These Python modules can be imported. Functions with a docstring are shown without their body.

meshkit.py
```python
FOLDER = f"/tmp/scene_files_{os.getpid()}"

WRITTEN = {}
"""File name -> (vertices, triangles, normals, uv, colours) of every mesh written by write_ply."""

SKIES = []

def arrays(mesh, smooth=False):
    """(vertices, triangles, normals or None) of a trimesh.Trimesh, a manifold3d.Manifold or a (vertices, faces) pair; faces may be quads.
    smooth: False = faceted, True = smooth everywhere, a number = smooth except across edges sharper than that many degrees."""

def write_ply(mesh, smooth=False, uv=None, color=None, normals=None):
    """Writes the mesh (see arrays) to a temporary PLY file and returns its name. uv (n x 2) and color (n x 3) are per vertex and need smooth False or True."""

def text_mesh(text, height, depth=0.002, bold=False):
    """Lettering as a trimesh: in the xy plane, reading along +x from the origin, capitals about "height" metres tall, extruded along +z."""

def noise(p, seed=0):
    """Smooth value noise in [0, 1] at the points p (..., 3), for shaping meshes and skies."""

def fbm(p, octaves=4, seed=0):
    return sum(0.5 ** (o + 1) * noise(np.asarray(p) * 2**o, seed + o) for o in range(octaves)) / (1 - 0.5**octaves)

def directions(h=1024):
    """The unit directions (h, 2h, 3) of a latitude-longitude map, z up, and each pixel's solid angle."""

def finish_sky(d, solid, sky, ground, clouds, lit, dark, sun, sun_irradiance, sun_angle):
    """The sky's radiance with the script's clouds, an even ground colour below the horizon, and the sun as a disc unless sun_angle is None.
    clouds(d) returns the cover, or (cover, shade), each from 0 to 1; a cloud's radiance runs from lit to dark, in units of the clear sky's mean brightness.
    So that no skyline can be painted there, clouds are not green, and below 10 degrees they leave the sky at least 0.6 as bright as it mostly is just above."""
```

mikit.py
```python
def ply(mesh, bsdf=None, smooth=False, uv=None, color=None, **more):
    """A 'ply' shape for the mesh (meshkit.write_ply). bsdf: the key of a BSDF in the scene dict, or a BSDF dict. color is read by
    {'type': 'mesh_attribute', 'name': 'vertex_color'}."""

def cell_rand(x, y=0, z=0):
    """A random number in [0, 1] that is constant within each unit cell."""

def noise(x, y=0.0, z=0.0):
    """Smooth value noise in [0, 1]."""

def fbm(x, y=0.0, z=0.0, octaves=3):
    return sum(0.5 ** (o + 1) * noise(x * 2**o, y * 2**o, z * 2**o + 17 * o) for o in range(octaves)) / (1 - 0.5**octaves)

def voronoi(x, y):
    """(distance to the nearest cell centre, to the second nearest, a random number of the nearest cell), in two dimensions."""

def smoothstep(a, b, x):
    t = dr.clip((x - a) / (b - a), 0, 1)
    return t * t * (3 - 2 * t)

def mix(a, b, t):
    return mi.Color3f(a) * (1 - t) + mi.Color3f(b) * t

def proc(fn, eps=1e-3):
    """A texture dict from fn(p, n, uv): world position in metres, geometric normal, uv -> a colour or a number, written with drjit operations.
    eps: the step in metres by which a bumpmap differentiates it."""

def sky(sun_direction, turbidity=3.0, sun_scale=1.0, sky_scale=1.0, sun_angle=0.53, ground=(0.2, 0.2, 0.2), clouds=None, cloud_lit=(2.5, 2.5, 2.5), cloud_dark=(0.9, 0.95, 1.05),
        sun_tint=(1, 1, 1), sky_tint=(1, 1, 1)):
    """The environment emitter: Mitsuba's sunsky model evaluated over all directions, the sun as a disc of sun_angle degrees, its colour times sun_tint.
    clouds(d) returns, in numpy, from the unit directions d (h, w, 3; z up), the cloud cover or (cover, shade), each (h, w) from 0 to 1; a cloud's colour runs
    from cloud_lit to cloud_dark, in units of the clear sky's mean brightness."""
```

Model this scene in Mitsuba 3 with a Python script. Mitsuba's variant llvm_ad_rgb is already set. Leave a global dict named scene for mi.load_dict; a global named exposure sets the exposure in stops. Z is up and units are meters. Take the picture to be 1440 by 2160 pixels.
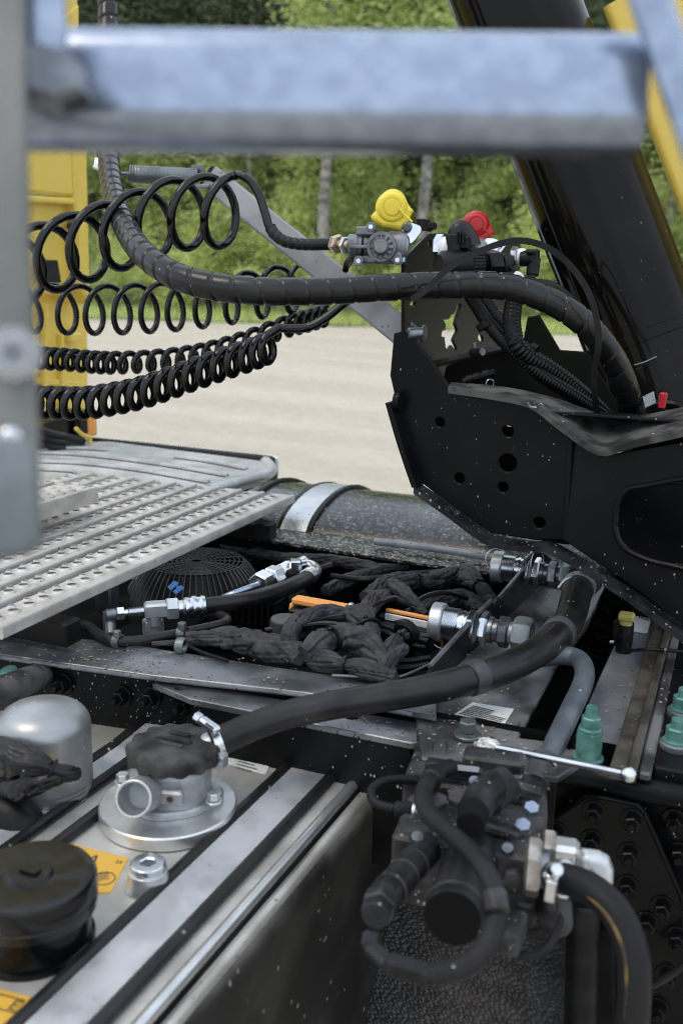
import math, random
import numpy as np, trimesh, drjit as dr, mitsuba as mi, mikit, meshkit, mapbox_earcut
from scipy.spatial import Delaunay
from shapely.geometry import Polygon, Point, LineString
from shapely import prepare, contains_xy, distance, points as shp_points
from mikit import noise, fbm, voronoi, cell_rand, smoothstep, mix, proc

# ------------------------------------------------------------------ camera, sky, exposure
T = mi.ScalarTransform4f
EYE = (0.0, 0.0, 1.65)
FWD = (-0.36291724, 0.90246026, -0.23207017)
UP = (-0.10887517, 0.20627663, 0.97241768)
scene, labels = {}, {}
scene['camera'] = {'type': 'thinlens', 'to_world': T().look_at(origin=list(EYE), target=[EYE[k] + FWD[k] for k in range(3)], up=list(UP)),
                   'fov': 37.85, 'fov_axis': 'x', 'aperture_radius': 0.0042, 'focus_distance': 1.72, 'near_clip': 0.05, 'far_clip': 400.0}


def cloud_deck(d):
    n = meshkit.fbm(d * np.array([2.0, 2.0, 3.5]) + 3.1, octaves=4, seed=5)
    return np.ones(d.shape[:2]), np.clip((n - 0.35) * 1.6, 0, 1)


scene['sky'] = mikit.sky((-0.35, -0.45, 1.0), turbidity=4, sun_scale=0.14, sun_angle=24, clouds=cloud_deck,
                         cloud_lit=(2.15, 2.4, 2.75), cloud_dark=(1.25, 1.45, 1.75), sun_tint=(1.0, 0.98, 0.95))
exposure = 2.35

# ------------------------------------------------------------------ scene bookkeeping


def numbered(k):
    if k not in scene and k not in labels and not any(s.startswith(k + '__') for s in scene):
        return k
    i = 1
    while True:
        q = '%s_%03d' % (k, i)
        if q not in scene and q not in labels and not any(s.startswith(q + '__') for s in scene):
            return q
        i += 1


def thing(name, label, cat, group=None):
    k = numbered(name)
    labels[k] = {'label': label, 'category': cat}
    if group:
        labels[k]['group'] = group
    return k


def obj(name, mesh, mat, parent, label=None, smooth=35, kind=None, **more):
    k = numbered(parent + '__' + name)
    scene[k] = mikit.ply(mesh, mat, smooth=smooth, **more)
    if label or kind:
        labels[k] = {}
        if label:
            labels[k]['label'] = label
        if kind:
            labels[k]['kind'] = kind
    return k


def one(name, mesh, mat, label, cat, group=None, smooth=35, kind=None):
    k = numbered(name)
    scene[k] = mikit.ply(mesh, mat, smooth=smooth)
    labels[k] = {'label': label, 'category': cat}
    if group:
        labels[k]['group'] = group
    if kind:
        labels[k]['kind'] = kind
    return k


def setting(name, mesh, mat, smooth=False):
    scene[name] = mikit.ply(mesh, mat, smooth=smooth)
    labels[name] = {'kind': 'structure'}
    return name


# ------------------------------------------------------------------ mesh helpers
V = lambda *a: np.array(a if len(a) > 1 else a[0], float)
X, Y, Z = V(1, 0, 0), V(0, 1, 0), V(0, 0, 1)


def nrm(v):
    v = np.asarray(v, float)
    return v / max(np.linalg.norm(v), 1e-12)


def join(*ms):
    ms = [m for m in ms if m is not None]
    return trimesh.util.concatenate(ms)


def grid_mesh(P, wrap=False, caps=False):
    """P: (n, m, 3) rings -> mesh; wrap joins the m direction."""
    n, m = P.shape[:2]
    i, j = np.meshgrid(np.arange(n - 1), np.arange(m if wrap else m - 1), indexing='ij')
    a, b = i * m + j, i * m + (j + 1) % m
    c, d = (i + 1) * m + (j + 1) % m, (i + 1) * m + j
    q = np.stack([a, b, c, d], -1).reshape(-1, 4)
    f = np.vstack([q[:, [0, 1, 2]], q[:, [0, 2, 3]]])
    v = P.reshape(-1, 3)
    if caps:
        k = len(v)
        v = np.vstack([v, P[0].mean(0), P[-1].mean(0)])
        jj = np.arange(m)
        f = np.vstack([f, np.stack([(jj + 1) % m, jj, jj * 0 + k], 1), np.stack([(n - 1) * m + jj, (n - 1) * m + (jj + 1) % m, jj * 0 + k + 1], 1)])
    return trimesh.Trimesh(v, f, process=False)


def spline(pts, n=8):
    p = np.asarray(pts, float)
    if len(p) == 2:
        return np.linspace(p[0], p[1], n + 1)
    q = np.vstack([2 * p[0] - p[1], p, 2 * p[-1] - p[-2]])
    out = []
    for i in range(1, len(q) - 2):
        a, b, c, d = q[i - 1:i + 3]
        t = np.linspace(0, 1, n, endpoint=False)[:, None]
        m0 = (c - a) / 2
        m1 = (d - b) / 2
        out.append((2 * t**3 - 3 * t**2 + 1) * b + (t**3 - 2 * t**2 + t) * m0 + (-2 * t**3 + 3 * t**2) * c + (t**3 - t**2) * m1)
    return np.vstack(out + [p[-1:]])


def resample(P, step):
    s = np.r_[0, np.cumsum(np.linalg.norm(np.diff(P, axis=0), axis=1))]
    n = max(2, int(round(s[-1] / step)) + 1)
    t = np.linspace(0, s[-1], n)
    return np.stack([np.interp(t, s, P[:, k]) for k in range(3)], 1), t


def frames(P, up=None):
    tan = np.gradient(P, axis=0)
    tan /= np.maximum(np.linalg.norm(tan, axis=1, keepdims=True), 1e-12)
    u = np.cross(tan[0], up if up is not None else (Z if abs(tan[0][2]) < 0.9 else X))
    U = []
    for t in tan:
        u = nrm(u - t * u.dot(t))
        U.append(u)
    U = np.array(U)
    return tan, U, np.cross(tan, U)


def tube(pts, r, sides=16, step=None, smooth_n=8, curve=True, caps=True):
    """A swept tube; r: a number, a list per given point, or r(s, theta)."""
    pts = np.asarray(pts, float)
    P = spline(pts, smooth_n) if curve else pts
    if step:
        P, s = resample(P, step)
    else:
        s = np.r_[0, np.cumsum(np.linalg.norm(np.diff(P, axis=0), axis=1))]
    t, U, W = frames(P)
    th = np.arange(sides) * 2 * np.pi / sides
    if callable(r):
        R = r(s[:, None], th[None, :]) * np.ones((len(P), sides))
    elif np.ndim(r):
        R = np.interp(np.linspace(0, 1, len(P)), np.linspace(0, 1, len(r)), r)[:, None] * np.ones(sides)
    else:
        R = np.full((len(P), sides), r)
    ring = P[:, None] + R[..., None] * (np.cos(th)[None, :, None] * U[:, None] + np.sin(th)[None, :, None] * W[:, None])
    return grid_mesh(ring[:, ::-1], wrap=True, caps=caps)


def basis(a):
    a = nrm(a)
    u = nrm(np.cross(a, Z if abs(a[2]) < 0.9 else X))
    return a, u, np.cross(a, u)


def lathe(p0, axis, prof, sides=28, caps=True):
    """prof: [(distance along the axis, radius)]."""
    a, u, w = basis(axis)
    p0 = np.asarray(p0, float)
    th = np.arange(sides) * 2 * np.pi / sides
    d = np.cos(th)[:, None] * u + np.sin(th)[:, None] * w
    ring = np.array([p0 + a * s + d * r for s, r in prof])
    return grid_mesh(ring[:, ::-1], wrap=True, caps=caps)


def rod(p0, p1, r, sides=16, ch=None):
    p0, p1 = V(p0), V(p1)
    L = np.linalg.norm(p1 - p0)
    c = min(r * 0.18, L * 0.2) if ch is None else ch
    return lathe(p0, p1 - p0, [(0, r - c), (c, r), (L - c, r), (L, r - c)] if c > 0 else [(0, r), (L, r)], sides)


def hexp(p0, axis, length, af, twist=0.0, ch=0.12):
    """Chamfered hexagon prism, af across flats."""
    a, u, w = basis(axis)
    th = np.arange(6) * np.pi / 3 + twist
    R = af / math.sqrt(3)
    d = np.cos(th)[:, None] * u + np.sin(th)[:, None] * w
    c = ch * af
    p0 = np.asarray(p0, float)
    ring = np.array([p0 + a * s + d * r for s, r in ((0, R * 0.88), (c * 0.5, R), (length - c * 0.5, R), (length, R * 0.88))])
    return grid_mesh(ring[:, ::-1], wrap=True, caps=True)


def ring_mesh(c, axis, R, r, sides=32, k=10, arc=(0, 2 * math.pi)):
    a, u, w = basis(axis)
    full = arc[1] - arc[0] > 6.28
    th = np.linspace(arc[0], arc[1], sides + 1)
    P = np.asarray(c, float) + R * (np.cos(th)[:, None] * u + np.sin(th)[:, None] * w)
    return tube(P, r, k, curve=False, caps=not full)


def hull(pts):
    return trimesh.convex.convex_hull(np.asarray(pts, float))


def cbox(center, size, ch=0.002, ax=(X, Y, Z)):
    """Box with chamfered edges; ax: its three unit axes."""
    h = np.asarray(size, float) / 2
    ch = min(ch, h.min() * 0.6)
    P = []
    for sx in (-1, 1):
        for sy in (-1, 1):
            for sz in (-1, 1):
                for k in range(3):
                    q = h.copy()
                    for m in range(3):
                        if m != k:
                            q[m] -= ch
                    P.append(q * (sx, sy, sz))
    return hull(np.asarray(center, float) + np.array(P) @ np.array(ax))


def beam(p0, p1, w, h, side=None, ch=0.003):
    """Chamfered box along p0-p1; side: the direction of w."""
    p0, p1 = V(p0), V(p1)
    a = nrm(p1 - p0)
    s = (np.cross(Z, a) if abs(a[2]) < 0.98 else X) if side is None else V(side)
    s = nrm(s - a * s.dot(a))
    return cbox((p0 + p1) / 2, (np.linalg.norm(p1 - p0), w, h), ch, (a, s, np.cross(a, s)))


def plane_of(P):
    P = np.asarray(P, float)
    c = P.mean(0)
    n = np.linalg.svd(P - c)[2][2]
    return c, n


def miter(ring, d):
    """Moves a closed 2D ring inwards (to its left when counter-clockwise) by d, vertex by vertex."""
    e = np.roll(ring, -1, 0) - ring
    e /= np.maximum(np.linalg.norm(e, axis=1, keepdims=True), 1e-12)
    n = np.stack([-e[:, 1], e[:, 0]], 1)
    m = n + np.roll(n, 1, 0)
    m /= np.maximum((m * n).sum(1, keepdims=True), 0.35)
    return ring + m * d


def plate(P, t, holes=(), facing=None, ch=0.0012, up=None, off=0.0):
    """A flat plate with chamfered edges from its 3D outline; P lies on the face that looks towards 'facing', t is its thickness behind it."""
    P = np.asarray(P, float)
    c, n = plane_of(P)
    facing = V(EYE) - c if facing is None else V(facing)
    n = n if n.dot(facing) > 0 else -n
    u = nrm(np.cross(Z if abs(n[2]) < 0.9 else Y, n))
    w = np.cross(n, u)
    to2 = lambda Q: np.stack([(np.asarray(Q, float) - c) @ u, (np.asarray(Q, float) - c) @ w], 1)
    area = lambda r: 0.5 * np.sum(r[:, 0] * np.roll(r[:, 1], -1) - np.roll(r[:, 0], -1) * r[:, 1])
    rings = [to2(P)]
    if area(rings[0]) < 0:
        rings[0] = rings[0][::-1]
    for h in holes:
        q = to2(h)
        rings.append(q[::-1] if area(q) > 0 else q)
    ch = min(ch, t * 0.4)
    inner = [miter(r, ch) for r in rings]
    ends = np.cumsum([len(r) for r in rings]).astype(np.uint32)
    flat = np.vstack(inner)
    tri = mapbox_earcut.triangulate_float64(flat, ends).reshape(-1, 3).astype(int)
    N = len(flat)
    full = np.vstack(rings)
    lift = lambda q, z: c + q[:, :1] * u + q[:, 1:] * w + n * (z + off)
    v = np.vstack([lift(flat, 0), lift(full, -ch), lift(full, -t + ch), lift(flat, -t)])
    f = [tri, tri[:, ::-1] + 3 * N]
    s = 0
    for r in rings:
        m = len(r)
        i = s + np.arange(m)
        j = s + (np.arange(m) + 1) % m
        for k in range(3):
            a, b = k * N, (k + 1) * N
            f += [np.stack([i + a, i + b, j + b], 1), np.stack([i + a, j + b, j + a], 1)]
        s += m
    m = trimesh.Trimesh(v, np.vstack(f), process=False)
    return m


def circle(c, n, r, k=16, sx=1.0):
    a, u, w = basis(n)
    th = np.arange(k) * 2 * np.pi / k
    return np.asarray(c, float) + r * (sx * np.cos(th)[:, None] * u + np.sin(th)[:, None] * w)


def round_poly(P, r, k=5):
    """Rounds the corners of a closed 3D outline."""
    P = np.asarray(P, float)
    out = []
    for a, b, c in zip(np.roll(P, 1, 0), P, np.roll(P, -1, 0)):
        d0, d1 = np.linalg.norm(a - b), np.linalg.norm(c - b)
        q = min(r, d0 * 0.45, d1 * 0.45)
        s, e = b + (a - b) / d0 * q, b + (c - b) / d1 * q
        t = np.linspace(0, 1, k)[:, None]
        out.append((1 - t)**2 * s + 2 * t * (1 - t) * b + t**2 * e)
    return np.vstack(out)


def pillow(P, h, edge, step=0.003, back=0.0, facing=None):
    """A cast or moulded piece: the 3D outline P bulges by h towards 'facing', rounding off within 'edge' of its rim; back: how far it bulges behind."""
    P = np.asarray(P, float)
    c, n = plane_of(P)
    facing = V(EYE) - c if facing is None else V(facing)
    n = n if n.dot(facing) > 0 else -n
    u = nrm(np.cross(Z if abs(n[2]) < 0.9 else Y, n))
    w = np.cross(n, u)
    q = np.stack([(P - c) @ u, (P - c) @ w], 1)
    poly = Polygon(q).buffer(0)
    bd = np.array([poly.exterior.interpolate(s).coords[0] for s in np.arange(0, poly.exterior.length, step)])
    x0, y0, x1, y1 = poly.bounds
    gx, gy = np.meshgrid(np.arange(x0, x1, step), np.arange(y0, y1, step))
    g = np.stack([gx.ravel(), gy.ravel()], 1)
    inn = poly.buffer(-step * 0.6)
    g = g[contains_xy(inn, g[:, 0], g[:, 1])]
    A = np.vstack([bd, g])
    tri = Delaunay(A).simplices
    cen = A[tri].mean(1)
    tri = tri[contains_xy(poly, cen[:, 0], cen[:, 1])]
    e = A[tri]
    ar = np.cross(e[:, 1] - e[:, 0], e[:, 2] - e[:, 0])
    tri[ar < 0] = tri[ar < 0][:, ::-1]
    d = np.clip(distance(shp_points(A[:, 0], A[:, 1]), poly.exterior) / edge, 0, 1)
    prof = np.sqrt(np.clip(1 - (1 - d)**2, 0, 1))
    base = c + A[:, :1] * u + A[:, 1:] * w
    front, rear = base + n * (prof * h)[:, None], base - n * (prof * back + 1e-5)[:, None]
    return trimesh.Trimesh(np.vstack([front, rear]), np.vstack([tri, tri[:, ::-1] + len(A)]), process=False)


def bolt(c, axis, af, head=None, washer=None, shank=0.0, twist=0.0):
    """Hex head with its washer; c: the point on the surface."""
    head = head or af * 0.6
    a = nrm(axis)
    c = np.asarray(c, float)
    parts = []
    z = 0.0
    wr = washer if washer is not None else af * 0.95
    if wr:
        parts.append(lathe(c - a * 0.001, a, [(0, wr * 0.97), (0.001, wr), (af * 0.14, wr), (af * 0.17, wr * 0.95)], 24))
        z = af * 0.16
    parts.append(hexp(c + a * z, a, head, af, twist))
    if shank:
        parts.append(lathe(c + a * (z + head), a, [(-0.001, af * 0.3), (shank * 0.8, af * 0.3), (shank, af * 0.24)], 14))
    return join(*parts)


def helix(axis_pts, R, turns, up, side, start=0.0, per=26):
    """Points of a coil whose turns follow the axis points; the rings lie in the plane of up and side."""
    A = spline(axis_pts, 12)
    n = int(turns * per)
    t = np.linspace(0, 1, n + 1)
    s = np.linspace(0, 1, len(A))
    C = np.stack([np.interp(t, s, A[:, k]) for k in range(3)], 1)
    th = start + t * turns * 2 * np.pi
    Rr = R(t)[:, None] if callable(R) else R
    return C + Rr * (np.cos(th)[:, None] * V(up) + np.sin(th)[:, None] * V(side))


def bundle(pts, r, seed=0, ties=(), sides=48, step=0.0026, fold=0.22):
    """Cable loom taped in creased cloth, pinched at the fractions 'ties' of its length."""
    P, s = resample(spline(np.asarray(pts, float), 8), step)
    L = s[-1]
    t, U, W = frames(P)
    th = np.arange(sides) * 2 * np.pi / sides
    rr = np.interp(s / L, np.linspace(0, 1, len(r)), r) if np.ndim(r) else np.full(len(s), r)
    pinch = np.ones(len(s))
    for k in ties:
        pinch *= 1 - 0.3 * np.exp(-((s - k * L) / (0.55 * rr.mean()))**2)
    q = np.stack(np.broadcast_arrays(np.cos(th)[None] * 1.3, np.sin(th)[None] * 1.3, (s / (rr.mean() * 2.1))[:, None]), -1)
    n1 = meshkit.noise(q + seed * 7.7, seed)
    tw = s[:, None] / (rr.mean() * 6.0)
    valley = lambda n, w: np.exp(-((n - 0.5) / w)**2)
    q2 = np.stack(np.broadcast_arrays(np.cos(th[None] + tw) * 1.9, np.sin(th[None] + tw) * 1.9, (s / (rr.mean() * 3.4))[:, None] + 0.5 * n1), -1)
    long_fold = valley(meshkit.noise(q2 + seed * 3.1, seed + 9), 0.055)                # deep folds running with the cable
    q3 = np.stack(np.broadcast_arrays(np.cos(th[None]) * 1.1, np.sin(th[None]) * 1.1, (s / (rr.mean() * 1.3))[:, None] + 1.0 * n1), -1)
    crease = valley(meshkit.noise(q3 + seed * 5.3, seed + 3), 0.05)                     # creases across it
    q4 = np.stack(np.broadcast_arrays(np.cos(th[None] + tw) * 6.0, np.sin(th[None] + tw) * 6.0, (s / (rr.mean() * 1.6))[:, None]), -1)
    R = rr[:, None] * pinch[:, None] * (0.86 + 0.22 * (n1 - 0.35) - fold * long_fold - 0.6 * fold * crease - 0.055 * valley(meshkit.noise(q4, seed + 1), 0.12))
    sag = rr[:, None] * 0.12 * (meshkit.noise(np.stack([s * 0, s * 0, s / (rr.mean() * 3)], -1), seed + 5) - 0.5)[:, None]
    P = P + U * sag
    ring = P[:, None] + R[..., None] * (np.cos(th)[None, :, None] * U[:, None] + np.sin(th)[None, :, None] * W[:, None])
    return grid_mesh(ring[:, ::-1], wrap=True, caps=True), P, t, rr


def cable_tie(P, t, rr, frac):
    i = int(frac * (len(P) - 1))
    return join(lathe(P[i] - t[i] * 0.002, t[i], [(0, rr[i] * 0.7), (0.0003, rr[i] * 0.82), (0.0037, rr[i] * 0.82), (0.004, rr[i] * 0.7)], 18), cbox(P[i] + V(0, -0.3, 0.8) * rr[i] * 0.86, (0.006, 0.006, 0.005), 0.001))


def text_on(txt, origin, u, v, height, depth=0.0004):
    """Lettering that reads along u from the origin, with its capitals along v."""
    m = meshkit.text_mesh(txt, height, depth)
    u, v = nrm(u), nrm(v)
    m.vertices = V(origin) + m.vertices @ np.array([u, v, np.cross(u, v)])
    return m


# ------------------------------------------------------------------ materials
def spots(p, size, prob, seed=0.0):
    """Little scattered specks: 1 on a speck, else 0."""
    q = mi.Vector3f(p.x, p.y, p.z * 0.62) / size + seed
    i = dr.floor(q)
    f = q - i
    r = cell_rand(i.x, i.y, i.z)
    c = mi.Vector3f(0.3 + 0.4 * cell_rand(i.x + 71, i.y, i.z), 0.3 + 0.4 * cell_rand(i.x, i.y + 53, i.z), 0.3 + 0.4 * cell_rand(i.x, i.y, i.z + 37))
    rad = 0.12 + 0.16 * cell_rand(i.x + 7, i.y + 3, i.z)
    dense = smoothstep(0.42, 0.68, noise(p.x * 7 + seed, p.y * 7, p.z * 7)) * 2.4 + 0.08
    return dr.select(r > 1 - prob * dense, 1 - smoothstep(rad, rad + 0.08, dr.norm(f - c)), 0.0)


def mat(name, base, rough=0.4, metal=0.0, bump=None, bump_scale=1.0, eps=5e-4, **more):
    val = lambda b: proc(b) if callable(b) else ({'type': 'rgb', 'value': list(b)} if np.ndim(b) else b)
    d = {'type': 'principled', 'base_color': val(base), 'roughness': val(rough), 'metallic': metal, **more}
    if bump is not None:
        d = {'type': 'bumpmap', 'tex': proc(bump, eps), 'scale': bump_scale, 'bsdf': d}
    scene[name] = {'type': 'twosided', 'bsdf': d}
    return name


def mottled(a, b, freq, speck=None, size=0.008, prob=0.02, power=1.0, stretch=(1, 1, 1)):
    def fn(p, n, uv):
        t = fbm(p.x * freq * stretch[0], p.y * freq * stretch[1], p.z * freq * stretch[2], 4)
        c = mix(a, b, smoothstep(0.3, 0.7, t))
        if speck is not None:
            c = mix(c, speck, dr.maximum(spots(p, size, prob), spots(p, size * 0.6, prob * 0.7, 9.3)))
        return c
    return fn


def rough_noise(a, b, freq):
    return lambda p, n, uv: a + (b - a) * fbm(p.x * freq, p.y * freq, p.z * freq, 3)


PALE = (0.5, 0.48, 0.44)
mat('m_galv', mottled((0.29, 0.34, 0.435), (0.37, 0.425, 0.53), 90), rough_noise(0.14, 0.36, 40), 0.9)
mat('m_galv_dull', mottled((0.15, 0.165, 0.17), (0.25, 0.27, 0.275), 22), 0.42, 0.75)
mat('m_post', mottled((0.14, 0.145, 0.135), (0.21, 0.215, 0.20), 14), 0.5, 0.3)
mat('m_zinc', mottled((0.62, 0.65, 0.68), (0.75, 0.77, 0.8), 40), rough_noise(0.14, 0.3, 60), 1.0)
mat('m_steel_dark', mottled((0.13, 0.14, 0.16), (0.24, 0.26, 0.28), 50), 0.32, 0.9)
mat('m_brass', (0.62, 0.48, 0.34), 0.25, 1.0)
mat('m_alu', mottled((0.50, 0.49, 0.46), (0.66, 0.66, 0.64), 9), rough_noise(0.28, 0.5, 14), 0.75)
mat('m_alu_cast', mottled((0.30, 0.31, 0.32), (0.44, 0.45, 0.46), 40), 0.42, 0.6)
mat('m_black_paint', mottled((0.0035, 0.004, 0.005), (0.006, 0.0065, 0.0075), 12, (0.3, 0.29, 0.27), 0.0046, 0.018), rough_noise(0.22, 0.42, 20), 0.0, specular=0.13)
mat('m_black_gloss', mottled((0.003, 0.0035, 0.004), (0.006, 0.006, 0.007), 8, (0.2, 0.2, 0.2), 0.005, 0.006), 0.14, 0.0, specular=0.16)
mat('m_black_dust', mottled((0.018, 0.018, 0.018), (0.088, 0.086, 0.081), 30, PALE, 0.008, 0.015), 0.7, specular=0.2)
mat('m_rubber', mottled((0.007, 0.007, 0.008), (0.016, 0.0155, 0.016), 30, (0.35, 0.33, 0.28), 0.008, 0.006), rough_noise(0.18, 0.5, 40), specular=0.35)
mat('m_hose', mottled((0.008, 0.008, 0.009), (0.020, 0.0185, 0.0185), 26, (0.36, 0.33, 0.26), 0.009, 0.015), rough_noise(0.2, 0.55, 40), specular=0.35)
mat('m_coil', (0.002, 0.002, 0.0024), 0.09, specular=0.5)
mat('m_cloth', mottled((0.022, 0.0225, 0.0245), (0.048, 0.049, 0.052), 60, None), 0.62, sheen=0.5, specular=0.35,
    bump=lambda p, n, uv: 0.0006 * noise(p.x * 900, p.y * 900, p.z * 900) + 0.0012 * fbm(p.x * 120, p.y * 120, p.z * 120, 2))
mat('m_plastic', mottled((0.005, 0.005, 0.0055), (0.011, 0.011, 0.0115), 40), 0.4, specular=0.22)
mat('m_wet_rail', mottled((0.045, 0.049, 0.056), (0.16, 0.17, 0.185), 12, (0.008, 0.008, 0.009), 0.008, 0.25), rough_noise(0.12, 0.42, 14), 0.25, specular=1.0)
mat('m_yellow', (0.68, 0.50, 0.095), 0.3, specular=0.4)
mat('m_yellow_cap', (0.72, 0.57, 0.045), 0.42)
mat('m_red_cap', (0.42, 0.012, 0.014), 0.36)
mat('m_orange', (0.75, 0.30, 0.07), 0.5)
mat('m_green_bolt', mottled((0.05, 0.15, 0.13), (0.11, 0.25, 0.22), 60, (0.2, 0.2, 0.18), 0.006, 0.05), 0.4, 0.25)
mat('m_white', (0.72, 0.72, 0.70), 0.35)
mat('m_label', (0.62, 0.62, 0.60), 0.45)
mat('m_ink', (0.03, 0.03, 0.035), 0.5)
mat('m_blue', (0.03, 0.14, 0.36), 0.4)
mat('m_sticker', (0.66, 0.38, 0.05), 0.45)
mat('m_cover', mottled((0.36, 0.37, 0.375), (0.52, 0.53, 0.535), 14, (0.7, 0.71, 0.72), 0.012, 0.03), rough_noise(0.12, 0.5, 25), 0.1)
mat('m_plank', mottled((0.45, 0.43, 0.39), (0.63, 0.61, 0.57), 20, (0.2, 0.18, 0.13), 0.009, 0.03), 0.5, 0.35)
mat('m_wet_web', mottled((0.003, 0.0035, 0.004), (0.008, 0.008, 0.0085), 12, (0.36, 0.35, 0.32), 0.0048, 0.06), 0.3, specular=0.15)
mat('m_steel_edge', mottled((0.06, 0.065, 0.075), (0.15, 0.16, 0.175), 30, (0.02, 0.02, 0.02), 0.01, 0.1), 0.25, 0.3, specular=0.8)
mat('m_pipe_grey', mottled((0.16, 0.175, 0.2), (0.26, 0.28, 0.31), 40, (0.05, 0.05, 0.05), 0.01, 0.06), 0.3)

def gritty(a, b, wet, f):
    """Dark grains and bright wet drops side by side."""
    def fn(p, n, uv):
        g = noise(p.x * f, p.y * f, p.z * f)
        h = noise(p.x * f * 0.45 + 9, p.y * f * 0.45, p.z * f * 0.45)
        m = fbm(p.x * 5, p.y * 5, p.z * 5, 3)
        c = mix(a, b, smoothstep(0.42, 0.62, g * 0.65 + h * 0.35) * smoothstep(0.25, 0.6, m))
        return mix(c, wet, smoothstep(0.74, 0.80, g) * 0.8)
    return fn


mat('m_tank_moss', gritty((0.006, 0.007, 0.007), (0.06, 0.063, 0.057), (0.27, 0.285, 0.295), 230), rough_noise(0.06, 0.5, 12), 0.0, specular=0.7)
mat('m_zinc_dull', mottled((0.55, 0.58, 0.6), (0.68, 0.7, 0.71), 30), 0.38, 0.8)
mat('m_arm', mottled((0.19, 0.19, 0.20), (0.28, 0.28, 0.285), 16, (0.12, 0.12, 0.12), 0.012, 0.03), 0.42, 0.2)
mat('m_wrap', mottled((0.005, 0.005, 0.0055), (0.012, 0.012, 0.0125), 22, (0.32, 0.29, 0.2), 0.008, 0.010), rough_noise(0.12, 0.4, 18), specular=0.42)
mat('m_conduit', (0.004, 0.004, 0.0045), 0.26, specular=0.3)
mat('m_olive', mottled((0.008, 0.008, 0.006), (0.014, 0.014, 0.010), 10), 0.45, specular=0.12)
mat('m_olive_dark', (0.008, 0.009, 0.006), 0.5, specular=0.12)
mat('m_flange', mottled((0.005, 0.0055, 0.0065), (0.022, 0.024, 0.028), 45, (0.32, 0.33, 0.35), 0.007, 0.10), 0.3, specular=0.3)
mat('m_flat_black', mottled((0.003, 0.003, 0.003), (0.008, 0.008, 0.008), 20), 0.7, specular=0.1)
mat('m_wire', (0.09, 0.09, 0.092), 0.35, 0.3)
mat('m_cap_wet', mottled((0.03, 0.03, 0.032), (0.06, 0.06, 0.063), 40, (0.008, 0.008, 0.008), 0.008, 0.2), 0.3)
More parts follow.
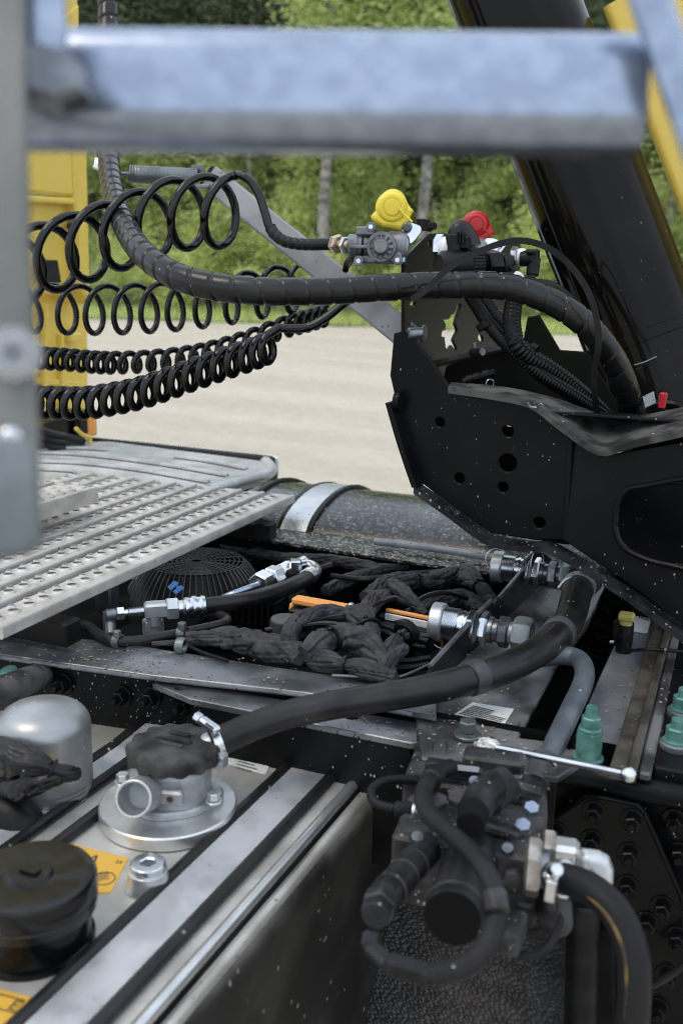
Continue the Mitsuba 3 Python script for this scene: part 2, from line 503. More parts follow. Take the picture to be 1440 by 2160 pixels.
mat('m_bracket', mottled((0.006, 0.007, 0.008), (0.014, 0.015, 0.017), 26, PALE, 0.008, 0.006), 0.38, specular=0.2)
mat('m_print', (0.30, 0.28, 0.10), 0.6)
mat('m_rubber_band', mottled((0.03, 0.031, 0.034), (0.06, 0.062, 0.068), 40), 0.5)
mat('m_plate_worn', mottled((0.028, 0.028, 0.030), (0.15, 0.15, 0.155), 17, (0.36, 0.32, 0.25), 0.009, 0.05), rough_noise(0.22, 0.5, 22), specular=0.6)
mat('m_plate_grey', mottled((0.13, 0.137, 0.155), (0.23, 0.24, 0.265), 14, (0.01, 0.01, 0.01), 0.010, 0.03), rough_noise(0.2, 0.4, 20), 0.2)
mat('m_pipe_steel', mottled((0.07, 0.085, 0.10), (0.12, 0.14, 0.155), 30, PALE, 0.010, 0.012), 0.4, 0.2)
mat('m_brown', mottled((0.03, 0.027, 0.022), (0.075, 0.068, 0.056), 30, (0.2, 0.18, 0.15), 0.009, 0.03), 0.42)
mat('m_cap_yellow', (0.42, 0.36, 0.10), 0.5)
mat('m_tank', mottled((0.40, 0.385, 0.345), (0.66, 0.645, 0.60), 13, (0.16, 0.15, 0.12), 0.012, 0.04), rough_noise(0.3, 0.55, 16), 0.55)


def dirt_shade_wall(p, n, uv):
    t = fbm(p.x * 9, p.y * 9, p.z * 9, 4)
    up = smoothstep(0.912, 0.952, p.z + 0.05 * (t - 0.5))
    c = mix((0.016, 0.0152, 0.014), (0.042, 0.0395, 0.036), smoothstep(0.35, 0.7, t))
    c = mix(c, (0.34, 0.33, 0.30), up * up)  # pale worn top edge; natural shading below is painted in with the dirt
    return mix(c, (0.3, 0.27, 0.2), dr.maximum(spots(p, 0.009, 0.03), spots(p, 0.006, 0.03, 9.3)))


mat('m_tank_dirt_shade', dirt_shade_wall, 0.5, 0.25)
mat('m_alu_bright', mottled((0.62, 0.62, 0.61), (0.76, 0.77, 0.77), 30), rough_noise(0.22, 0.36, 40), 0.85)
mat('m_strap', mottled((0.46, 0.47, 0.475), (0.64, 0.65, 0.66), 24, (0.12, 0.12, 0.12), 0.009, 0.10), rough_noise(0.3, 0.5, 30), 0.6)
mat('m_label_pale', mottled((0.46, 0.47, 0.46), (0.6, 0.61, 0.6), 40), 0.5)
mat('m_ink_pale', (0.12, 0.125, 0.13), 0.6)
mat('m_cap_dirty', mottled((0.020, 0.020, 0.021), (0.075, 0.073, 0.068), 30), 0.75, specular=0.15, bump=lambda p, n, uv: 0.002 * fbm(p.x * 160, p.y * 160, p.z * 160, 3))
mat('m_wet_lid', mottled((0.005, 0.005, 0.006), (0.011, 0.010, 0.008), 26), rough_noise(0.04, 0.4, 45), specular=0.3)
mat('m_can', mottled((0.34, 0.35, 0.355), (0.42, 0.43, 0.435), 24, (0.6, 0.6, 0.6), 0.008, 0.015), 0.38, 0.75)
mat('m_valve', mottled((0.008, 0.0082, 0.0092), (0.050, 0.050, 0.053), 34, (0.42, 0.36, 0.27), 0.006, 0.045), rough_noise(0.28, 0.6, 50), specular=0.4)
mat('m_valve_wet', mottled((0.008, 0.008, 0.009), (0.022, 0.023, 0.026), 40, (0.4, 0.36, 0.3), 0.007, 0.025), rough_noise(0.25, 0.5, 50), specular=0.25)
mat('m_matte_black', (0.005, 0.005, 0.0055), 0.7, specular=0.12)
mat('m_sheath', mottled((0.009, 0.009, 0.010), (0.018, 0.018, 0.020), 30, (0.3, 0.28, 0.24), 0.007, 0.006), 0.5, specular=0.22)
mat('m_corroded', mottled((0.25, 0.24, 0.21), (0.72, 0.74, 0.70), 120), 0.8)
mat('m_hose_dark', mottled((0.008, 0.008, 0.009), (0.015, 0.015, 0.017), 14), 0.48, specular=0.22)
mat('m_stripe', mottled((0.03, 0.025, 0.015), (0.22, 0.14, 0.03), 60), 0.6)
mat('m_nut_worn', mottled((0.25, 0.22, 0.19), (0.5, 0.46, 0.42), 50), 0.35, 0.85)
mat('m_pebble', mottled((0.045, 0.043, 0.042), (0.075, 0.071, 0.07), 60), 0.42, bump=lambda p, n, uv: -0.0045 * voronoi(p.x * 150 + p.z * 60, p.z * 310)[0], eps=3e-4)
mat('m_mast', mottled((0.004, 0.0038, 0.0032), (0.008, 0.007, 0.0055), 6, (0.2, 0.2, 0.2), 0.004, 0.004), 0.09, 0.0, specular=0.16)
mat('m_cast_dark', mottled((0.13, 0.135, 0.145), (0.22, 0.225, 0.235), 60), 0.4, 0.5)
mat('m_rib_shadow', (0.05, 0.05, 0.05), 0.6)
mat('m_litter', mottled((0.05, 0.05, 0.035), (0.42, 0.36, 0.22), 90), 0.7)

mat('m_grime', gritty((0.010, 0.011, 0.009), (0.13, 0.135, 0.105), (0.36, 0.38, 0.36), 200), rough_noise(0.25, 0.6, 50))

# ------------------------------------------------------------------ ground, verge, hillside
def ground_col(p, n, uv):
    t = fbm(p.x * 0.28 + 0.05 * p.y, p.y * 1.5 + 0.25 * p.x, 0.0, 4)
    g = fbm(p.x * 9, p.y * 9, 0.0, 3)
    c = mix((0.40, 0.357, 0.283), (0.45, 0.405, 0.328), smoothstep(0.25, 0.75, t))
    c = c * (0.9 + 0.2 * g)
    s = noise(p.x * 140, p.y * 140, 0.0)
    return c * (0.9 + 0.2 * s)


mat('m_yard', ground_col, 0.85, bump=lambda p, n, uv: 0.003 * noise(p.x * 90, p.y * 90, 0.0) + 0.002 * noise(p.x * 220, p.y * 220, 0.0), eps=1e-3)
mat('m_grass_ground', mottled((0.035, 0.05, 0.012), (0.10, 0.16, 0.03), 1.1), 0.9)
mat('m_forest_floor', mottled((0.02, 0.022, 0.012), (0.05, 0.05, 0.03), 0.7), 0.95)
rng = np.random.default_rng(11)


def sheet(x0, x1, y0, y1, nx, ny, fz):
    gx, gy = np.meshgrid(np.linspace(x0, x1, nx), np.linspace(y0, y1, ny), indexing='ij')
    return grid_mesh(np.stack([gx, gy, fz(gx, gy)], -1)[:, ::-1])


setting('ground', sheet(-160, 160, -160, 160, 3, 3, lambda x, y: 0 * x), 'm_yard')
EDGE = lambda x: 30.0 + 0.19 * (x + 14) + 0.6 * np.sin(x * 0.35) + 0.28 * np.sin(x * 1.3 + 1) + 0.18 * np.sin(x * 3.1)      # where the yard ends and the green begins
gx = np.linspace(-70, 60, 520)
VP = np.array([[(x, EDGE(x) + d * 6.0 + 0.25 * math.sin(x * 2.1) * (d == 0), 0.006 + 0.35 * min(1, d * 1.2) * (0.6 + 0.4 * math.sin(x * 0.5))) for d in np.linspace(0, 1, 8)] for x in gx])
setting('verge', grid_mesh(VP), 'm_grass_ground')
HILL = lambda x, d: 0.2 + 0.18 * d + 0.010 * d * d
HP = np.array([[(x, EDGE(x) + 5.0 + d, HILL(x, d) + 0.5 * math.sin(x * 0.3 + d * 0.4)) for d in np.linspace(0, 46, 14)] for x in gx])
setting('hillside', grid_mesh(HP), 'm_forest_floor')


def leaf_mat(name, a, b):
    def fn(p, n, uv):
        i = dr.floor(p * 5.0)
        return mix(a, b, 0.75 * cell_rand(i.x, i.y, i.z) + 0.25 * noise(p.x * 0.8, p.y * 0.8, p.z * 0.8))
    scene[name] = {'type': 'principledthin', 'base_color': proc(fn), 'roughness': 0.6, 'diff_trans': 1.0, 'spec_trans': 0.0}
    return name


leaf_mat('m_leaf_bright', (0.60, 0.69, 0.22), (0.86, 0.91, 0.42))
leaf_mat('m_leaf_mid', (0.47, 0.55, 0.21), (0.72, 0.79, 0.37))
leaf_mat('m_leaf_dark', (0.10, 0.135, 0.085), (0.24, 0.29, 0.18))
mat('m_bark', mottled((0.12, 0.11, 0.10), (0.36, 0.34, 0.31), 5, None), 0.9)


def leaf_cloud(C, size, r):
    """One folded leaf spray at each centre of C."""
    n = len(C)
    a = r.normal(size=(n, 3))
    a[:, 2] *= 0.45
    a /= np.linalg.norm(a, axis=1, keepdims=True)
    b = np.cross(a, r.normal(size=(n, 3)) * 0.55 + Z)
    b /= np.linalg.norm(b, axis=1, keepdims=True)
    s = (size * r.uniform(0.6, 1.4, n))[:, None]
    c = np.cross(a, b) * s * 0.18
    P = np.stack([C - a * s, C + b * s * 0.45 + c, C + a * s, C - b * s * 0.45 + c], 1)
    k = np.arange(n)[:, None] * 4
    f = np.vstack([k + [0, 1, 2], k + [0, 2, 3]])
    return trimesh.Trimesh(P.reshape(-1, 3), f, process=False)


def clump_points(center, rad, n, r, clumps=14):
    """Leaf centres gathered into clumps with gaps between them."""
    u = r.normal(size=(clumps, 3))
    u /= np.linalg.norm(u, axis=1, keepdims=True)
    cc = V(center) + u * np.asarray(rad) * r.uniform(0.35, 1.0, (clumps, 1))
    k = r.integers(0, clumps, n)
    q = r.normal(size=(n, 3)) * np.asarray(rad) * 0.22
    return cc[k] + q


def hill_z(x, y):
    d = y - EDGE(x) - 5.0
    return HILL(x, d) if d > 0 else 0.15 if d > -5 else 0.0


# the forest: trunks one can tell apart (x of the trunk, metres into the wood, girth, height, lean)
def at_edge(px_dir, d):
    """The point d metres past the yard's edge in the compass direction px_dir (x per y)."""
    y = 30.0
    for _ in range(12):
        y = EDGE(px_dir * y) + d
    return px_dir * y, y


trunk_specs = [
    # direction x/y, metres into the wood, radius, height, lean, crown, label
    (-0.431, 4.6, 0.26, 15, 0.01, 'mid', 'thick pale grey trunk behind the bushes left of the yellow flap'),
    (-0.320, 4.8, 0.25, 15, -0.01, 'mid', 'thick pale grey trunk rising just right of the yellow flap'),
    (-0.521, 8.0, 0.11, 14, 0.02, 'dark', 'thin pale trunk above the upper end of the grey arm'),
    (-0.655, 8.0, 0.13, 15, -0.02, 'dark', 'slim trunk in the dark wood above the tension spring'),
    (-0.360, 12.0, 0.14, 15, 0.03, 'dark', 'slender trunk deep in the wood between the two thick pale trunks'),
    (-0.70, 7.0, 0.14, 14, -0.02, 'dark', 'dark tree beside the right edge of the yellow cab'),
    (-0.60, 14.0, 0.2, 17, 0.02, 'dark', 'tall dark tree behind the spiral wrapped hose'),
    (-0.255, 8.0, 0.10, 14, 0.03, 'mid', 'thin trunk behind the red flap'),
    (-0.20, 11.0, 0.16, 15, -0.03, 'dark', 'dark tree half hidden by the black crane column'),
    (-0.085, 7.0, 0.14, 14, 0.02, 'mid', 'tree seen between the black column and the yellow boom'),
    (-0.393, 15.0, 0.16, 16, 0.06, 'dark', 'forked bare tree above the middle of the galvanised bar'),
    (-0.47, 18.0, 0.2, 17, -0.02, 'dark', 'tall dark tree at the back of the wood above the bar'),
]
for i, (dx, d, rad, h, lean, kind, lab) in enumerate(trunk_specs):
    r = np.random.default_rng(100 + i)
    x, y = at_edge(dx, d)
    z0 = hill_z(x, y) - 0.2
    k = thing('forest_tree', lab, 'tree', 'trees of the wood')
    n = 9
    pts = [(x + lean * h * t + 0.12 * r.normal() * t, y + 0.1 * r.normal() * t, z0 + h * t) for t in np.linspace(0, 1, n)]
    parts = [tube(pts, list(np.linspace(rad, rad * 0.3, n)), 12)]
    for b in range(7):
        t = r.uniform(0.55, 0.95)
        p = V(pts[int(t * (n - 1))])
        a = r.uniform(0, 2 * np.pi)
        L = h * r.uniform(0.12, 0.26)
        q = [p, p + V(math.cos(a), math.sin(a), 0.5) * L * 0.5, p + V(math.cos(a), math.sin(a), 1.0) * L]
        parts.append(tube(q, [rad * 0.22, rad * 0.14, rad * 0.05], 7))
    obj('trunk', join(*parts), 'm_bark', k)
    C = np.vstack([clump_points((x + lean * h, y, z0 + h * 0.72), (2.4, 2.0, h * 0.30), 5000, r, 26)])
    obj('crown', leaf_cloud(C, 0.15, r), 'm_leaf_' + kind, k, smooth=False)

bush_names = ['low and bright green', 'tall with bright young leaves', 'dense and tall', 'loose and pale green']
ORD = 'first second third fourth fifth sixth seventh eighth ninth tenth eleventh twelfth thirteenth fourteenth fifteenth sixteenth seventeenth eighteenth nineteenth twentieth'.split()
ORD += ['twenty-' + q for q in ORD[:9]] + ['thirtieth']
for i in range(30):
    r = np.random.default_rng(300 + i)
    dx = -0.70 + i * 0.0305 + r.uniform(-0.01, 0.01)
    d = [3.6, 5.2, 7.4][i % 3] + r.uniform(-0.5, 0.5)
    x, y = at_edge(dx, d)
    z0 = hill_z(x, y) - 0.1
    h = [2.2, 4.0, 5.4][i % 3] * r.uniform(0.8, 1.2)
    w = r.uniform(0.9, 1.5)
    k = thing('bush', '%s, %s bush of the wood edge from the left' % (bush_names[i % 4], ORD[i]), 'bush', 'bushes along the wood edge')
    C = clump_points((x, y, z0 + h * 0.5), (w, 0.9, h * 0.5), 2000, r, 22)
    obj('foliage', leaf_cloud(C[C[:, 2] > z0 - 0.1], 0.075, r), 'm_leaf_bright' if i % 5 else 'm_leaf_mid', k, smooth=False)
    obj('stem', join(*[tube([(x, y, z0), (x + r.normal() * 0.2, y, z0 + h * 0.5), (x + r.normal() * 0.5, y, z0 + h * 0.95)], [0.035, 0.02, 0.008], 6) for _ in range(3)]), 'm_bark', k)

# the wood behind reads as one mass
r = np.random.default_rng(7)
C = []
for i in range(420):
    dx = r.uniform(-0.85, 0.25)
    d = r.uniform(9, 30)
    x, y = at_edge(dx, d)
    h = r.uniform(1.5, 13)
    C.append(clump_points((x, y, hill_z(x, y) + h), (1.7, 1.3, 1.3), 520, r, 7))
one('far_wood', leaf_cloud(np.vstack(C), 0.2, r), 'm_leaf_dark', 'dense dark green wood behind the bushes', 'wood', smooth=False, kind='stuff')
C = []
for i in range(230):
    dx = r.uniform(-0.85, 0.05)
    d = r.uniform(5.5, 12)
    x, y = at_edge(dx, d)
    C.append(clump_points((x, y, hill_z(x, y) + r.uniform(0.3, 6.5)), (1.5, 0.9, 1.1), 330, r, 6))
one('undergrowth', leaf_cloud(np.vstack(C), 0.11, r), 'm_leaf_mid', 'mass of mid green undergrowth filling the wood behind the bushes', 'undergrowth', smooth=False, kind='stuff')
G = []
n = 26000
gxx = r.uniform(-40, 18, n)
gyy = EDGE(gxx) + r.beta(1.0, 1.4, n) * 5.2 - 0.05
zz = 0.03 + 0.30 * np.clip((gyy - EDGE(gxx)) / 5, 0, 1)
a = r.uniform(0, 2 * np.pi, n)
hh = r.uniform(0.08, 0.26, n)
B = np.stack([gxx, gyy, zz], 1)
wv = np.stack([np.cos(a), np.sin(a), 0 * a], 1) * 0.018
tip = B + np.stack([np.cos(a + 1) * hh * 0.5, np.sin(a + 1) * hh * 0.5, hh], 1)
P = np.stack([B - wv, B + wv, tip], 1)
one('grass', trimesh.Trimesh(P.reshape(-1, 3), np.arange(3 * n).reshape(-1, 3), process=False), 'm_leaf_bright', 'strip of bright green grass along the edge of the yard', 'grass', smooth=False, kind='stuff')

# ------------------------------------------------------------------ galvanised frame close to the camera
k = thing('guard_frame', 'galvanised steel frame of bar, post and brace close to the camera', 'guard rail')
bar_t, bar_b = [(-0.398,0.4251,1.7709),(-0.3539,0.443,1.7715),(-0.2128,0.5005,1.7746),(-0.0739,0.557,1.7772)], [(-0.3916,0.413,1.7139),(-0.3476,0.431,1.715),(-0.2064,0.4883,1.7172),(-0.0473,0.5524,1.7175)]
cen, ends = (V(bar_t[0]) + V(bar_b[0])) / 2, (V(bar_t[3]) + V(bar_b[3])) / 2
ax = nrm(ends - cen)
upv = nrm(Z - nrm((V(EYE) - cen) * V(1, 1, 0)) * 0.07)
upv = nrm(upv - upv.dot(ax) * ax)
nv = nrm(np.cross(ax, upv))
nv = nv if nv.dot(V(EYE) - cen) > 0 else -nv
hb = np.linalg.norm(V(bar_t[1]) - V(bar_b[1])) * 1.02


def rounded_tube_section(p0, p1, hgt, dep, rad, up, out):
    """Square hollow section with rounded corners."""
    prof = []
    for cx, cy, a0 in ((1, 1, 0), (-1, 1, 90), (-1, -1, 180), (1, -1, 270)):
        for a in np.linspace(a0, a0 + 90, 7):
            prof.append((cx * (dep / 2 - rad) + rad * math.cos(math.radians(a)), cy * (hgt / 2 - rad) + rad * math.sin(math.radians(a))))
    prof = np.array(prof)
    R = np.array([V(p) + prof[:, :1] * out + prof[:, 1:] * up for p in np.linspace(p0, p1, 12)])
    return grid_mesh(R, wrap=True, caps=True)


obj('crossbar', rounded_tube_section(cen - nv * 0.03, ends - nv * 0.03, hb, 0.05, 0.018, upv, nv), 'm_galv', k, smooth=50)
P = [(-0.3537,0.4047,1.7949),(-0.3318,0.4137,1.7954),(-0.321,0.395,1.706),(-0.3131,0.384,1.6506),(-0.302,0.3698,1.5783),(-0.2946,0.3591,1.5251),(-0.3234,0.3474,1.5243)]
obj('post', plate(P, 0.008, ch=0.002), 'm_post', k)
P = [(-0.3241,0.3439,1.5767),(-0.2933,0.356,1.5754),(-0.2852,0.3478,1.5312),(-0.2889,0.3448,1.5249),(-0.3179,0.3321,1.5211)]
obj('foot_plate', plate(P, 0.006, ch=0.002), 'm_galv_dull', k)
c0 = V((-0.3097,0.3665,1.6117))
nb = nrm(V(EYE) - c0)
obj('bolt', join(lathe(c0, nb, [(-0.004, 0.0125), (0.002, 0.0125), (0.0025, 0.012)], 28), hexp(c0 + nb * 0.002, nb, 0.007, 0.0165)), 'm_alu_cast', k)
obj('bolt_socket', lathe(c0 + nb * 0.0085, nb, [(0, 0.0052), (0.0008, 0.005)], 6), 'm_steel_dark', k)
c0 = V((-0.3053,0.3564,1.5744))
obj('rivet', lathe(c0 - nb * 0.002, nb, [(0, 0.0055), (0.003, 0.005), (0.0045, 0.003)], 20), 'm_zinc', k)
P = [(-0.3599,0.4108,1.7849),(-0.3206,0.4268,1.7859),(-0.3163,0.4213,1.7577),(-0.3196,0.4155,1.7401),(-0.3404,0.4119,1.7588),(-0.3567,0.4048,1.7567)]
obj('gusset', plate(P, 0.01, ch=0.003), 'm_galv', k)
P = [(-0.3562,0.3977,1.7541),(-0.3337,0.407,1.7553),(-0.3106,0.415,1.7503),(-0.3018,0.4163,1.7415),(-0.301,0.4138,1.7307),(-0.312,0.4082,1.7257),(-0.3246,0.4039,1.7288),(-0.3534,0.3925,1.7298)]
obj('lug', plate(P, 0.02, ch=0.003), 'm_steel_dark', k)  # outline enlarged so its dark metal stands in for the bar end's shadow
obj('brace', beam((-0.0696,0.5472,1.7969), (-0.0181,0.5382,1.6811), 0.0185, 0.018, None, 0.003), 'm_galv', k)

# ------------------------------------------------------------------ yellow cab
CX = -2.12
cab = thing('truck_cab', 'rear wall of a yellow truck cab at the left edge', 'truck cab')


def cabplate(P, t, m, name, off=0.0, label=None, smooth=35):
    return obj(name, plate(V(P), t, facing=(1, 0, 0), ch=0.008, off=off), m, cab, label, smooth)


cabplate([(-2.12,2.1655,2.5964),(-2.12,2.9278,2.8478),(-2.12,2.9013,2.4162),(-2.12,2.9089,2.0413),(-2.12,2.9001,1.8933),(-2.12,2.8533,1.8821),(-2.12,2.09,1.8627)], 0.05, 'm_yellow', 'upper_panel')
cabplate([(-2.15,2.1178,1.8487),(-2.15,2.8875,1.8683),(-2.15,2.945,1.8724),(-2.15,2.9328,1.5315),(-2.15,2.8822,1.5323),(-2.15,2.8424,1.5613),(-2.15,2.0918,1.5957)], 0.06, 'm_yellow', 'middle_panel')
cabplate([(-2.12,2.8387,2.0476),(-2.12,2.9098,2.0563),(-2.12,2.8999,1.533),(-2.12,2.8355,1.5964)], 0.06, 'm_yellow', 'corner_post', 0.012)
cabplate([(-2.22,2.1546,1.5423),(-2.22,2.9415,1.5777),(-2.22,2.9979,1.5281),(-2.22,3.0339,1.4807),(-2.22,3.0184,1.1189),(-2.22,2.1222,1.2274)], 0.06, 'm_yellow', 'lower_panel')
obj('panel_rib', beam((-2.215,2.8622,1.4263), (-2.215,2.8483,1.1399), 0.03, 0.02), 'm_yellow', cab)
obj('panel_rib', beam((-2.222,2.4338,1.3222), (-2.222,2.9942,1.239), 0.03, 0.02), 'm_yellow', cab)
obj('panel_rib', beam((-2.2,2.7722,1.5326), (-2.2,2.743,1.1537), 0.02, 0.02), 'm_yellow', cab)
obj('ledge', beam((-2.13,2.3781,1.847), (-2.13,2.8656,1.8651), 0.03, 0.02, None, 0.006), 'm_yellow', cab)
obj('latch', cbox((-2.2,2.9099,1.4151), (0.04, 0.07, 0.03), 0.006), 'm_yellow', cab)
obj('vent_recess', plate([(-2.119,2.6542,1.6727),(-2.119,2.7443,1.6747),(-2.119,2.7591,1.6025),(-2.119,2.6487,1.5964)], 0.01, facing=(1, 0, 0)), 'm_plastic', cab, smooth=False)
obj('bump_stop', rod((-2.14,2.8492,1.796), (-2.05,2.7286,1.7781), 0.014), 'm_rubber', cab)
obj('sill', beam((-2.12,2.2717,1.2083), (-2.12,2.761,1.1511), 0.05, 0.012), 'm_label', cab)
obj('roof_deflector', plate([(-2,2.6501,2.3669),(-2,2.7404,2.4265),(-2,2.7366,2.3648),(-2,2.6572,2.3399)], 0.01, facing=(1, 0, 0)), 'm_yellow', cab)
ck = thing('cab_lock', 'black cab lock with an orange marker below the yellow cab', 'cab lock')
obj('housing', join(beam((-2.05,2.4744,1.1307), (-2.05,2.6896,1.1635), 0.08, 0.08), cbox((-2.03,2.6874,1.1528), (0.09, 0.10, 0.09), 0.012)), 'm_black_gloss', ck)
obj('marker', cbox((-2,2.7131,1.1534), (0.04, 0.05, 0.085), 0.006), 'm_orange', ck, 'orange reflector')
obj('pipe', join(*[tube([V(a) - Z * d for a in ((-2,2.4384,1.1765), (-1.97,2.4663,1.1576), (-1.95,2.5198,1.14), (-1.95,2.6146,1.1115))], 0.012, 10) for d in (0, 0.02, 0.04)]), 'm_rubber', ck)
one('hook', tube([(-1.93,2.5541,1.1624),(-1.93,2.5724,1.1465),(-1.93,2.5913,1.1348),(-1.93,2.6107,1.1291),(-1.93,2.6227,1.1213),(-1.93,2.6243,1.1057)], 0.007, 10), 'm_yellow', 'small bent yellow hook below the cab lock', 'hook')

# ------------------------------------------------------------------ grey ribbed cover with its white side flap
k = thing('ribbed_cover', 'wet grey ribbed cover panel behind the catwalk', 'cover panel')
P = [(-2.1424,2.5395,1.1),(-1.9197,2.7127,1.1),(-1.3134,2.6454,1.1),(-1.2522,2.5594,1.1),(-1.2228,2.4635,1.1),(-1.2566,2.2026,1.1),(-1.8329,1.983,1.1),(-2.173,2.36,1.1)]
obj('panel', plate(round_poly(P, 0.014), 0.03, facing=(0, 0, 1), ch=0.008), 'm_cover', k)
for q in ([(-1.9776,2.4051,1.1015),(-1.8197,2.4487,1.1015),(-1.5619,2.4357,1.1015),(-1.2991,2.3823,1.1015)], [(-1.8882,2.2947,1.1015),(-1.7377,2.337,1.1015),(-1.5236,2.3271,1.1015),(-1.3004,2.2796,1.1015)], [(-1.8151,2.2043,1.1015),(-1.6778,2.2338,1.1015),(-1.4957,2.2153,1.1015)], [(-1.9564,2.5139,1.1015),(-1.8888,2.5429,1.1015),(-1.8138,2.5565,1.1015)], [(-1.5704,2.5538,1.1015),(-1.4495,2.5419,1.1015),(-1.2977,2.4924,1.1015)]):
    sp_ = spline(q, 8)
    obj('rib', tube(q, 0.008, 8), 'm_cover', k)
    obj('rib_shadow_strip', grid_mesh(np.array([[p + V(0, -0.016, 0), p + V(0, -0.007, 0.0006)] for p in sp_])), 'm_rib_shadow', k)  # flat dark strip painting the shadow gap beside the rib
obj('rim', tube([(-1.2623,2.2125,1.095),(-1.2434,2.3605,1.095),(-1.2316,2.4871,1.095),(-1.2572,2.5696,1.095),(-1.3184,2.6555,1.095)], 0.017, 12), 'm_cover', k)
obj('underside_box', join(beam((-1.3405,2.4863,1.04), (-1.3091,2.676,1.05), 0.05, 0.05), beam((-1.3467,2.5868,1), (-1.3255,2.737,1), 0.05, 0.05)), 'm_plastic', k)
k = thing('side_flap', 'white side flap with black rubber seal beyond the ribbed cover', 'side flap')
P = [(-2.1022,2.78,1.0882),(-1.8361,2.78,1.091),(-1.3555,2.78,1.0894),(-1.3405,2.78,1.0817),(-1.3396,2.78,0.9813),(-1.3796,2.78,0.9771),(-2.1108,2.78,0.9016)]
obj('panel', plate(P, 0.02, ch=0.006), 'm_white', k)
obj('corner_seal', plate([(-1.3786,2.75,1.0861),(-1.344,2.75,1.0802),(-1.3367,2.75,0.9903),(-1.3714,2.75,0.9806)], 0.01), 'm_rubber', k)
obj('seal', tube([(-2.0186,2.74,1.0894),(-1.81,2.74,1.0896),(-1.5622,2.74,1.0879),(-1.3604,2.74,1.0863),(-1.3391,2.74,1.0793),(-1.3338,2.74,1.0408),(-1.3318,2.74,0.9958)], 0.012, 8), 'm_rubber', k)

# ------------------------------------------------------------------ catwalk of perforated aluminium planks
ZC = 1.13
k = thing('catwalk', 'perforated aluminium catwalk of parallel planks over the frame', 'catwalk')
lips = [p[0] for p in [(-0.9765,2.1237,1.13),(-1.0561,2.123,1.13),(-1.1177,2.1143,1.13),(-1.1817,2.111,1.13),(-1.2439,2.1027,1.13),(-1.3038,2.096,1.13)]]
pitch = (lips[1] - lips[5]) / 4
lips += [lips[5] - pitch, lips[5] - 2 * pitch, lips[5] - 3 * pitch, lips[5] - 4 * pitch]
y0, y1 = (-0.9713,1.1064,1.13)[1] - 0.005, (-1.0167,2.126,1.13)[1]
for i, xr in enumerate(lips):
    xl = (lips[i + 1] + 0.018) if i + 1 < len(lips) else xr - pitch + 0.018
    w = xr - xl
    lip = 0.012
    holes, rims = [], []
    span = xr - lip - 0.006 - xl
    for row, (fx, rr) in enumerate(((0.62, 0.0084), (0.2, 0.0048))):
        px = xl + span * fx if i else xl + span * (0.58, 0.18)[row]
        for yy in np.arange(y0 + 0.03 + 0.017 * row, y1 - 0.015, 0.0365):
            c = V(px, yy, ZC)
            holes.append(circle(c, Z, rr * 1.02, 10))
            th = np.arange(10) * 2 * np.pi / 10
            ringp = lambda r, z: c + np.stack([np.cos(th) * r, np.sin(th) * r, th * 0 + z], 1)
            rims.append(grid_mesh(np.array([ringp(rr * 1.55, -0.0003), ringp(rr * 1.22, 0.0032), ringp(rr * 1.06, 0.0036), ringp(rr * 1.0, 0.0026)]), wrap=True))
    top = plate([(xl, y0, ZC), (xr - lip, y0, ZC), (xr - lip, y1, ZC), (xl, y1, ZC)], 0.003, holes, facing=(0, 0, 1), ch=0.0)
    # rounded nose, skirt and return of the plank's front edge
    nose = [(-lip - 0.0005, -0.0005), (-lip * 0.8, 0.0022), (-lip * 0.35, 0.0024), (-0.002, 0.001), (0, -0.003), (0, -0.015), (-0.003, -0.018), (-0.010, -0.018), (-0.010, -0.0155), (-0.005, -0.0155), (-0.0028, -0.013), (-0.0028, -0.004), (-lip, -0.003)]
    R = np.array([[(xr + a, yy, ZC + b) for a, b in nose] for yy in (y0, y1)])
    obj('plank', join(top, grid_mesh(R, wrap=True, caps=True), *rims), 'm_plank', k, smooth=30)
obj('bearer', cbox((lips[4], y1 - 0.16, ZC - 0.05), (lips[0] - lips[-1], 0.04, 0.04), 0.003), 'm_plastic', k)
obj('bearer', cbox((lips[4], y0 + 0.14, ZC - 0.05), (lips[0] - lips[-1], 0.04, 0.04), 0.003), 'm_plastic', k)
obj('buffer', rod(V(lips[0] - 0.05, y1 - 0.1, ZC - 0.02), V(lips[0] - 0.05, y1 - 0.1, ZC - 0.06), 0.014), 'm_rubber', k)
k = thing('step_tread', 'upper perforated aluminium step behind the galvanised post', 'step')
xr, ye = (-1.2431,1.7126,1.2)[0], (-1.2431,1.7126,1.2)[1]
for j in range(2):
    xq = xr - 0.11 * j
    bumps = []
    for row in range(3):
        for yy in np.arange(ye - 0.9, ye - 0.012, 0.034):
            c = V(xq - 0.03 - 0.026 * row, yy + 0.017 * (row % 2), 1.2)
            bumps.append(lathe(c - Z * 0.001, Z, [(0, 0.0095), (0.004, 0.0085), (0.0055, 0.005)], 10))
    R = np.array([[(xq + a, yy, 1.2 + b) for a, b in [(-0.1, 0), (-0.014, 0), (-0.01, 0.003), (-0.003, 0.002), (0, -0.004), (0, -0.03), (-0.004, -0.03), (-0.004, -0.004), (-0.1, -0.004)]] for yy in (ye - 0.95, ye)])
    obj('plank', join(grid_mesh(R, wrap=True, caps=True), *bumps), 'm_plank', k)

